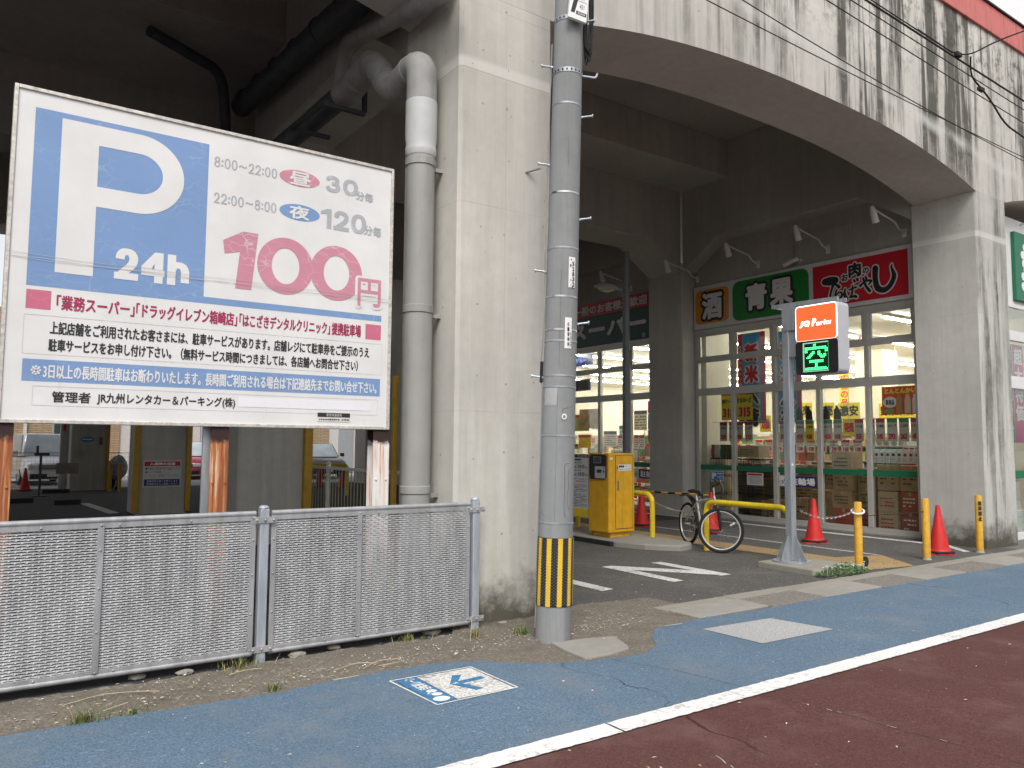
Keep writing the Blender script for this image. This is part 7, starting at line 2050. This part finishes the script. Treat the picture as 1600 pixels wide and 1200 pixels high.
mb = MB(); mb.box(2.58, 2.66, 28.49, 28.4995, 1.85, 2.25); mb.build("red_label", BANR, t)
t = thing("motor_scooter", "scooter under a grey and white cover beside the yellow bollards", "scooter", (4.05, 28.0, 0.005))
mb = MB()
sec = [(-0.62, 0.35, 0.52, 0.05), (-0.5, 0.32, 0.86, 0.17), (-0.2, 0.3, 0.98, 0.24), (0.15, 0.3, 0.92, 0.25), (0.45, 0.32, 1.08, 0.30), (0.62, 0.35, 1.12, 0.22), (0.72, 0.4, 0.95, 0.08)]
ring = [[(4.05 + s_[3] * cos(2 * pi * k / 12), 28.0 - s_[0], s_[1] + (s_[2] - s_[1]) * (0.5 + 0.5 * sin(2 * pi * k / 12))) for k in range(12)] for s_ in sec]
mb.add([p for r_ in ring for p in r_], [(i * 12 + k, i * 12 + (k + 1) % 12, (i + 1) * 12 + (k + 1) % 12, (i + 1) * 12 + k) for i in range(len(ring) - 1) for k in range(12)] + [tuple(range(12)), tuple(72 + k for k in range(12))])
mb.build("cover", M("cover_grey", (0.30, 0.31, 0.33), 0.5, 0.5, scale=4), t, smooth=True)
for yy in (27.55, 28.5):
    mb = MB(); mb.tube([(4.05, yy + 0.2 * cos(2 * pi * k / 20), 0.235 + 0.2 * sin(2 * pi * k / 20)) for k in range(20)], 0.045, 8, closed=True); w = mb.build("wheel", RUBBER, t, smooth=True)
    mb = MB(); mb.lathe([(0.13, -0.03), (0.15, 0.0), (0.13, 0.03)], (4.05, yy, 0.235), 12, axis='y'); w2_ = mb
    mb2 = MB(); mb2.cyl((4.02, yy, 0.235), (4.08, yy, 0.235), 0.14, n=14); mb2.build("rim", STEEL, w)
# cross fence behind the right end of the board
X_ = thing("picket_fence", "white barred fence with two posts running back into the car park under the big sign", "fence", (4.85, 11.5, 0))
pp = [Vector((4.74, 14.2, 0)), Vector((4.96, 10.4, 0)), Vector((5.02, 8.8, 0))]
for i in range(2):
    p, q = pp[i], pp[i + 1]
    mb = MB(); mb.bar(p + Vector((0, 0, 1.14)), q + Vector((0, 0, 1.14)), 0.045); mb.bar(p + Vector((0, 0, 0.15)), q + Vector((0, 0, 0.15)), 0.03)
    mb.build("rail", OFFWHITE, X_)
    mb = MB(); n = int((q - p).length / 0.105)
    for k in range(n):
        c = p + (q - p) * ((k + 0.5) / n); mb.bar(c + Vector((0, 0, 0.15)), c + Vector((0, 0, 1.12)), 0.012)
    mb.build("bars", M("fence_bar_olive", (0.30, 0.28, 0.20), 0.5, 0.1), X_)
for p in pp + [Vector((4.86, 12.1, 0))]:
    mb = MB(); mb.lathe([(0.04, 0), (0.04, 1.2), (0.05, 1.21), (0.02, 1.25)], tuple(p), 12); mb.build("post", OFFWHITE, X_, smooth=True)

# ------------------------------------------------------------------ street behind: cars and houses
CGLASS = M("car_glass", (0.46, 0.52, 0.56), 0.06, 0.15, spec=0.8, scale=2.0); CBLK = M("car_trim", (0.02, 0.02, 0.022), 0.4, 0.1); HL = M("headlight_lens", (0.72, 0.74, 0.76), 0.12, 0.1, spec=0.8)  # car glass kept pale: the sky's reflection is put into its colour
RIM = M("alloy_rim", (0.5, 0.5, 0.52), 0.3, 0.05, metal=0.8)
def car(name, lab, loc, rz, paint, L, W, H, hood, bonnet_h, tall):
    """nose along local +x; body lofted from cross-sections"""
    t = thing(name, lab, "car", loc, rz)
    hw = W / 2
    g0 = 0.20
    st = [(-L / 2, bonnet_h * 0.85, hw * 0.84), (-L / 2 + 0.12, bonnet_h, hw * 0.95), (-L * 0.2, bonnet_h, hw), (L / 2 - hood, bonnet_h, hw), (L / 2 - hood * 0.5, bonnet_h * 0.955, hw * 0.98), (L / 2 - 0.18, bonnet_h * 0.86, hw * 0.93), (L / 2 - 0.03, bonnet_h * 0.72, hw * 0.86), (L / 2, bonnet_h * 0.52, hw * 0.80)]
    ring = []
    for x, zt, w in st:
        ring.append([(x, -w * 0.93, g0), (x, -w, g0 + 0.16), (x, -w, zt * 0.72), (x, -w * 0.94, zt * 0.93), (x, -w * 0.70, zt), (x, w * 0.70, zt), (x, w * 0.94, zt * 0.93), (x, w, zt * 0.72), (x, w, g0 + 0.16), (x, w * 0.93, g0)])
    n = 10
    mb = MB(); mb.add([p for r_ in ring for p in r_], [(i * n + k, i * n + (k + 1) % n, (i + 1) * n + (k + 1) % n, (i + 1) * n + k) for i in range(len(ring) - 1) for k in range(n)] + [tuple(range(n)), tuple((len(ring) - 1) * n + k for k in range(n))])
    mb.build("body", paint, t, local=True, smooth=True, bevel=0.03)
    xf, xr = L / 2 - hood + 0.02, -L / 2 + 0.08
    top = 0.55 if not tall else 0.38
    cab = [(xf, -hw * 0.92, bonnet_h - 0.01), (xf, hw * 0.92, bonnet_h - 0.01), (xr, hw * 0.92, bonnet_h - 0.01), (xr, -hw * 0.92, bonnet_h - 0.01),
           (xf - top * 1.1, -hw * 0.76, H), (xf - top * 1.1, hw * 0.76, H), (xr + 0.22, hw * 0.76, H), (xr + 0.22, -hw * 0.76, H)]
    mb = MB(); mb.add(cab, [(0, 1, 2, 3), (4, 7, 6, 5), (0, 4, 5, 1), (1, 5, 6, 2), (2, 6, 7, 3), (3, 7, 4, 0)]); mb.build("cabin", paint, t, local=True, bevel=0.06, smooth=True)
    V8 = [Vector(c) for c in cab]
    def pane(name_, a_, b_, c_, d_, inset=0.10, out=0.012):
        ce = (V8[a_] + V8[b_] + V8[c_] + V8[d_]) / 4
        nrm = (V8[b_] - V8[a_]).cross(V8[d_] - V8[a_]).normalized()
        if nrm.dot(ce - Vector((0, 0, H * 0.6))) < 0: nrm = -nrm
        pts = [V8[i] + (ce - V8[i]) * inset + nrm * out for i in (a_, b_, c_, d_)]
        mb = MB(); mb.quad(*pts); return mb.build(name_, CGLASS, t, local=True, fixn=False)
    pane("windscreen", 0, 1, 5, 4, 0.09); pane("side_window", 1, 2, 6, 5, 0.16); pane("side_window", 3, 0, 4, 7, 0.16); pane("rear_window", 2, 3, 7, 6, 0.14)
    for sx in (L / 2 - 0.82, -L / 2 + 0.75):
        for s_ in (-1, 1):
            c = (sx, s_ * (hw - 0.10), 0.31)
            mb = MB(); mb.lathe([(0.20, -0.10), (0.30, -0.095), (0.31, 0), (0.30, 0.095), (0.20, 0.10)], c, 22, axis='y'); w = mb.build("wheel", RUBBER, t, local=True, smooth=True)
            mb = MB(); mb.lathe([(0.195, s_ * 0.098), (0.18, s_ * 0.108), (0.05, s_ * 0.10)], c, 18, axis='y'); mb.build("rim", RIM, w, local=True, smooth=True)
    xn = L / 2
    z1 = bonnet_h * 0.74
    mb = MB(); mb.box(xn - 0.06, xn + 0.012, -hw * 0.50, hw * 0.50, z1 - 0.22, z1 - 0.04); gr = mb.build("grille", CBLK, t, local=True, bevel=0.02)
    mb = MB()
    for k in range(3): mb.box(xn + 0.0125, xn + 0.02, -hw * 0.49, hw * 0.49, z1 - 0.20 + 0.055 * k, z1 - 0.185 + 0.055 * k)
    mb.build("grille_bar", CHROME, gr, local=True)
    for s_ in (-1, 1):
        mb = MB(); mb.box(xn - 0.20, xn + 0.0, min(s_ * hw * 0.52, s_ * hw * 0.86), max(s_ * hw * 0.52, s_ * hw * 0.86), z1 - 0.16, z1 - 0.02); mb.build("headlight", HL, t, local=True, bevel=0.03)
        mb = MB(); mb.box(xf - 0.30, xf - 0.12, min(s_ * (hw + 0.02), s_ * (hw + 0.19)), max(s_ * (hw + 0.02), s_ * (hw + 0.19)), bonnet_h + 0.03, bonnet_h + 0.19); mb.build("wing_mirror", paint, t, local=True, bevel=0.03)
    mb = MB(); mb.box(xn - 0.1, xn + 0.03, -hw * 0.80, hw * 0.80, g0 + 0.02, g0 + 0.20); mb.build("bumper", CBLK, t, local=True, bevel=0.04)
    mb = MB(); mb.box(xn + 0.031, xn + 0.038, -0.165, 0.165, g0 + 0.10, g0 + 0.265); mb.build("number_plate", PAPER, t, local=True)
    mb = MB(); mb.tube([(xf - 0.06, -hw * 0.1, bonnet_h + 0.05), (xf - 0.28, -hw * 0.55, bonnet_h + 0.22)], 0.01, 5); mb.build("wiper", CBLK, t, local=True)
    return t
P_SIL = M("paint_silver", (0.78, 0.79, 0.80), 0.25, 0.02, metal=0.3, coat=0.8); P_RED = M("paint_red", (0.36, 0.012, 0.04), 0.25, 0.03, coat=0.8); P_BLK = M("paint_black", (0.02, 0.018, 0.022), 0.25, 0.03, coat=0.8)
face = lambda x, y: atan2(-y, -x)
car("parked_car", "silver tall minivan parked on the street behind the wire fence at the left", (2.28, 33.1, 0.006), face(2.28, 33.1) + 0.22, P_SIL, 3.8, 1.70, 1.78, 0.75, 1.0, True)
car("parked_car", "red car parked on the street seen right of the notice pier", (7.95, 35.4, 0.006), face(8.0, 35.0) - 0.15, P_RED, 4.2, 1.78, 1.54, 1.1, 0.92, False)
car("parked_car", "black car parked on the street seen above the cross fence", (12.9, 33.8, 0.006), face(12.9, 33.8) + 0.3, P_BLK, 4.3, 1.75, 1.5, 1.1, 0.90, False)
def building(name, lab, x0, x1, y, h, mat, openings, d=8):
    t = thing(name, lab, "building", ((x0 + x1) / 2, y, 0))
    mb = MB(); mb.box(x0, x1, y, y + d, 0, h); mb.build("wall", mat, t)
    for (a_, b_, z0, z1, kind) in openings:
        mb = MB(); mb.box(a_ - 0.06, b_ + 0.06, y - 0.05, y - 0.001, z0 - 0.06, z1 + 0.06); w = mb.build("window" if kind == 'w' else "door", M("frame_grey", (0.34, 0.35, 0.35), 0.5, 0.05), t)
        mb = MB(); mb.box(a_, b_, y - 0.056, y - 0.0505, z0, z1); mb.build("pane" if kind == 'w' else "door_leaf", CGLASS if kind == 'g' else M("dark_green_glass", (0.035, 0.06, 0.06), 0.15, 0.2, spec=0.6) if kind == 'w' else M("door_grey", (0.33, 0.34, 0.36), 0.5, 0.05), w)
    return t
def brick(name, c1, c2):
    m, nt, p = newmat(name)
    pos = coords(nt, True); s_ = nd(nt, "ShaderNodeSeparateXYZ", {0: pos})
    cv = nd(nt, "ShaderNodeCombineXYZ", {0: s_.outputs[0], 1: s_.outputs[2], 2: 0.0}).outputs[0]
    br = nd(nt, "ShaderNodeTexBrick", {"Vector": cv, "Color1": c1, "Color2": c2, "Mortar": (0.16, 0.13, 0.10), "Scale": 1.0, "Mortar Size": 0.012, "Brick Width": 0.45, "Row Height": 0.075, "Bias": 0.0})
    nt.links.new(br.outputs[0], p.inputs["Base Color"]); p.inputs["Roughness"].default_value = 0.85
    return m
BRK = brick("tan_brick", (0.48, 0.34, 0.20), (0.38, 0.26, 0.15))
SIDING = M("pale_siding", (0.60, 0.57, 0.54), 0.7, 0.06); GREYW = M("grey_cladding", (0.47, 0.47, 0.475), 0.6, 0.06, scale=1.5)
b_ = building("brick_house", "tan brick house with a dark green window behind the silver van", -2, 5.6, 38.0, 7.0, BRK, [(3.1, 4.0, 1.35, 2.9, 'w'), (4.1, 4.5, 1.35, 2.9, 'w')])
mb = MB(); mb.box(2.0, 2.12, 37.9, 37.999, 0, 6.5); mb.build("downpipe", OFFWHITE, b_)
b_ = building("grey_house", "pale house with a narrow brick strip and a dark door left of the notice pier", 5.62, 9.0, 38.1, 7.5, SIDING, [(7.0, 7.8, 0.1, 2.7, 'd')])
mb = MB(); mb.box(6.15, 6.62, 38.05, 38.0995, 0, 7); mb.build("brick_strip", BRK, b_)
b_ = building("grey_house", "grey clad building behind the red car", 9.02, 13.4, 38.0, 8.0, GREYW, [(9.6, 9.95, 1.2, 3.2, 'w'), (10.3, 10.75, 1.2, 3.2, 'w')])
b_ = building("brick_house", "dim house with a brick strip and entrance behind the black car", 13.42, 16.8, 38.2, 8.0, SIDING, [(15.9, 16.6, 0.1, 2.5, 'd')])
mb = MB(); mb.box(13.9, 15.3, 38.14, 38.1995, 0, 7.5); mb.build("brick_strip", BRK, b_)
b_ = building("grey_house", "grey panel building right of the black car", 16.82, 26, 38.0, 8.0, GREYW, [])
mb = MB(); mb.box(18.5, 18.7, 37.9, 37.999, 0, 8.0); mb.build("downpipe", CBLK, b_)
mb = MB()
for z in (1.6, 2.8, 4.0): mb.box(17.0, 25.5, 37.99, 37.9985, z - 0.012, z + 0.012)
mb.build("panel_seam", CBLK, b_)
for k, (x0, x1) in enumerate(((-10, -2.02),)):
    building("grey_house", "pale house at the far left of the street behind", x0, x1, 38.05, 7.5, SIDING, [])
# houses across the road, behind the camera: they close the street and shade the foot of the viaduct
for k, (x0, x1, h, mt) in enumerate(((-42, -20, 7.0, GREYW), (-19.9, -4, 6.5, SIDING), (-3.9, 12, 7.5, GREYW), (12.1, 30, 6.5, SIDING), (30.1, 60, 7.0, GREYW))):
    t = thing("street_house", ["grey house across the road far to the left of the photographer", "pale house across the road to the left of the photographer", "grey house across the road straight behind the photographer", "pale house across the road to the right of the photographer", "grey house across the road far to the right of the photographer"][k], "building", ((x0 + x1) / 2, -16, 0))
    mb = MB(); mb.box(x0, x1, -26, -16, 0, h); mb.build("wall", mt, t)
    x = x0 + 1.2
    while x < x1 - 2:
        for z in (1.0, 4.0):
            mb = MB(); mb.box(x, x + 1.6, -15.999, -15.95, z, z + 1.4); mb.build("window", CGLASS, t)
        x += 3.2
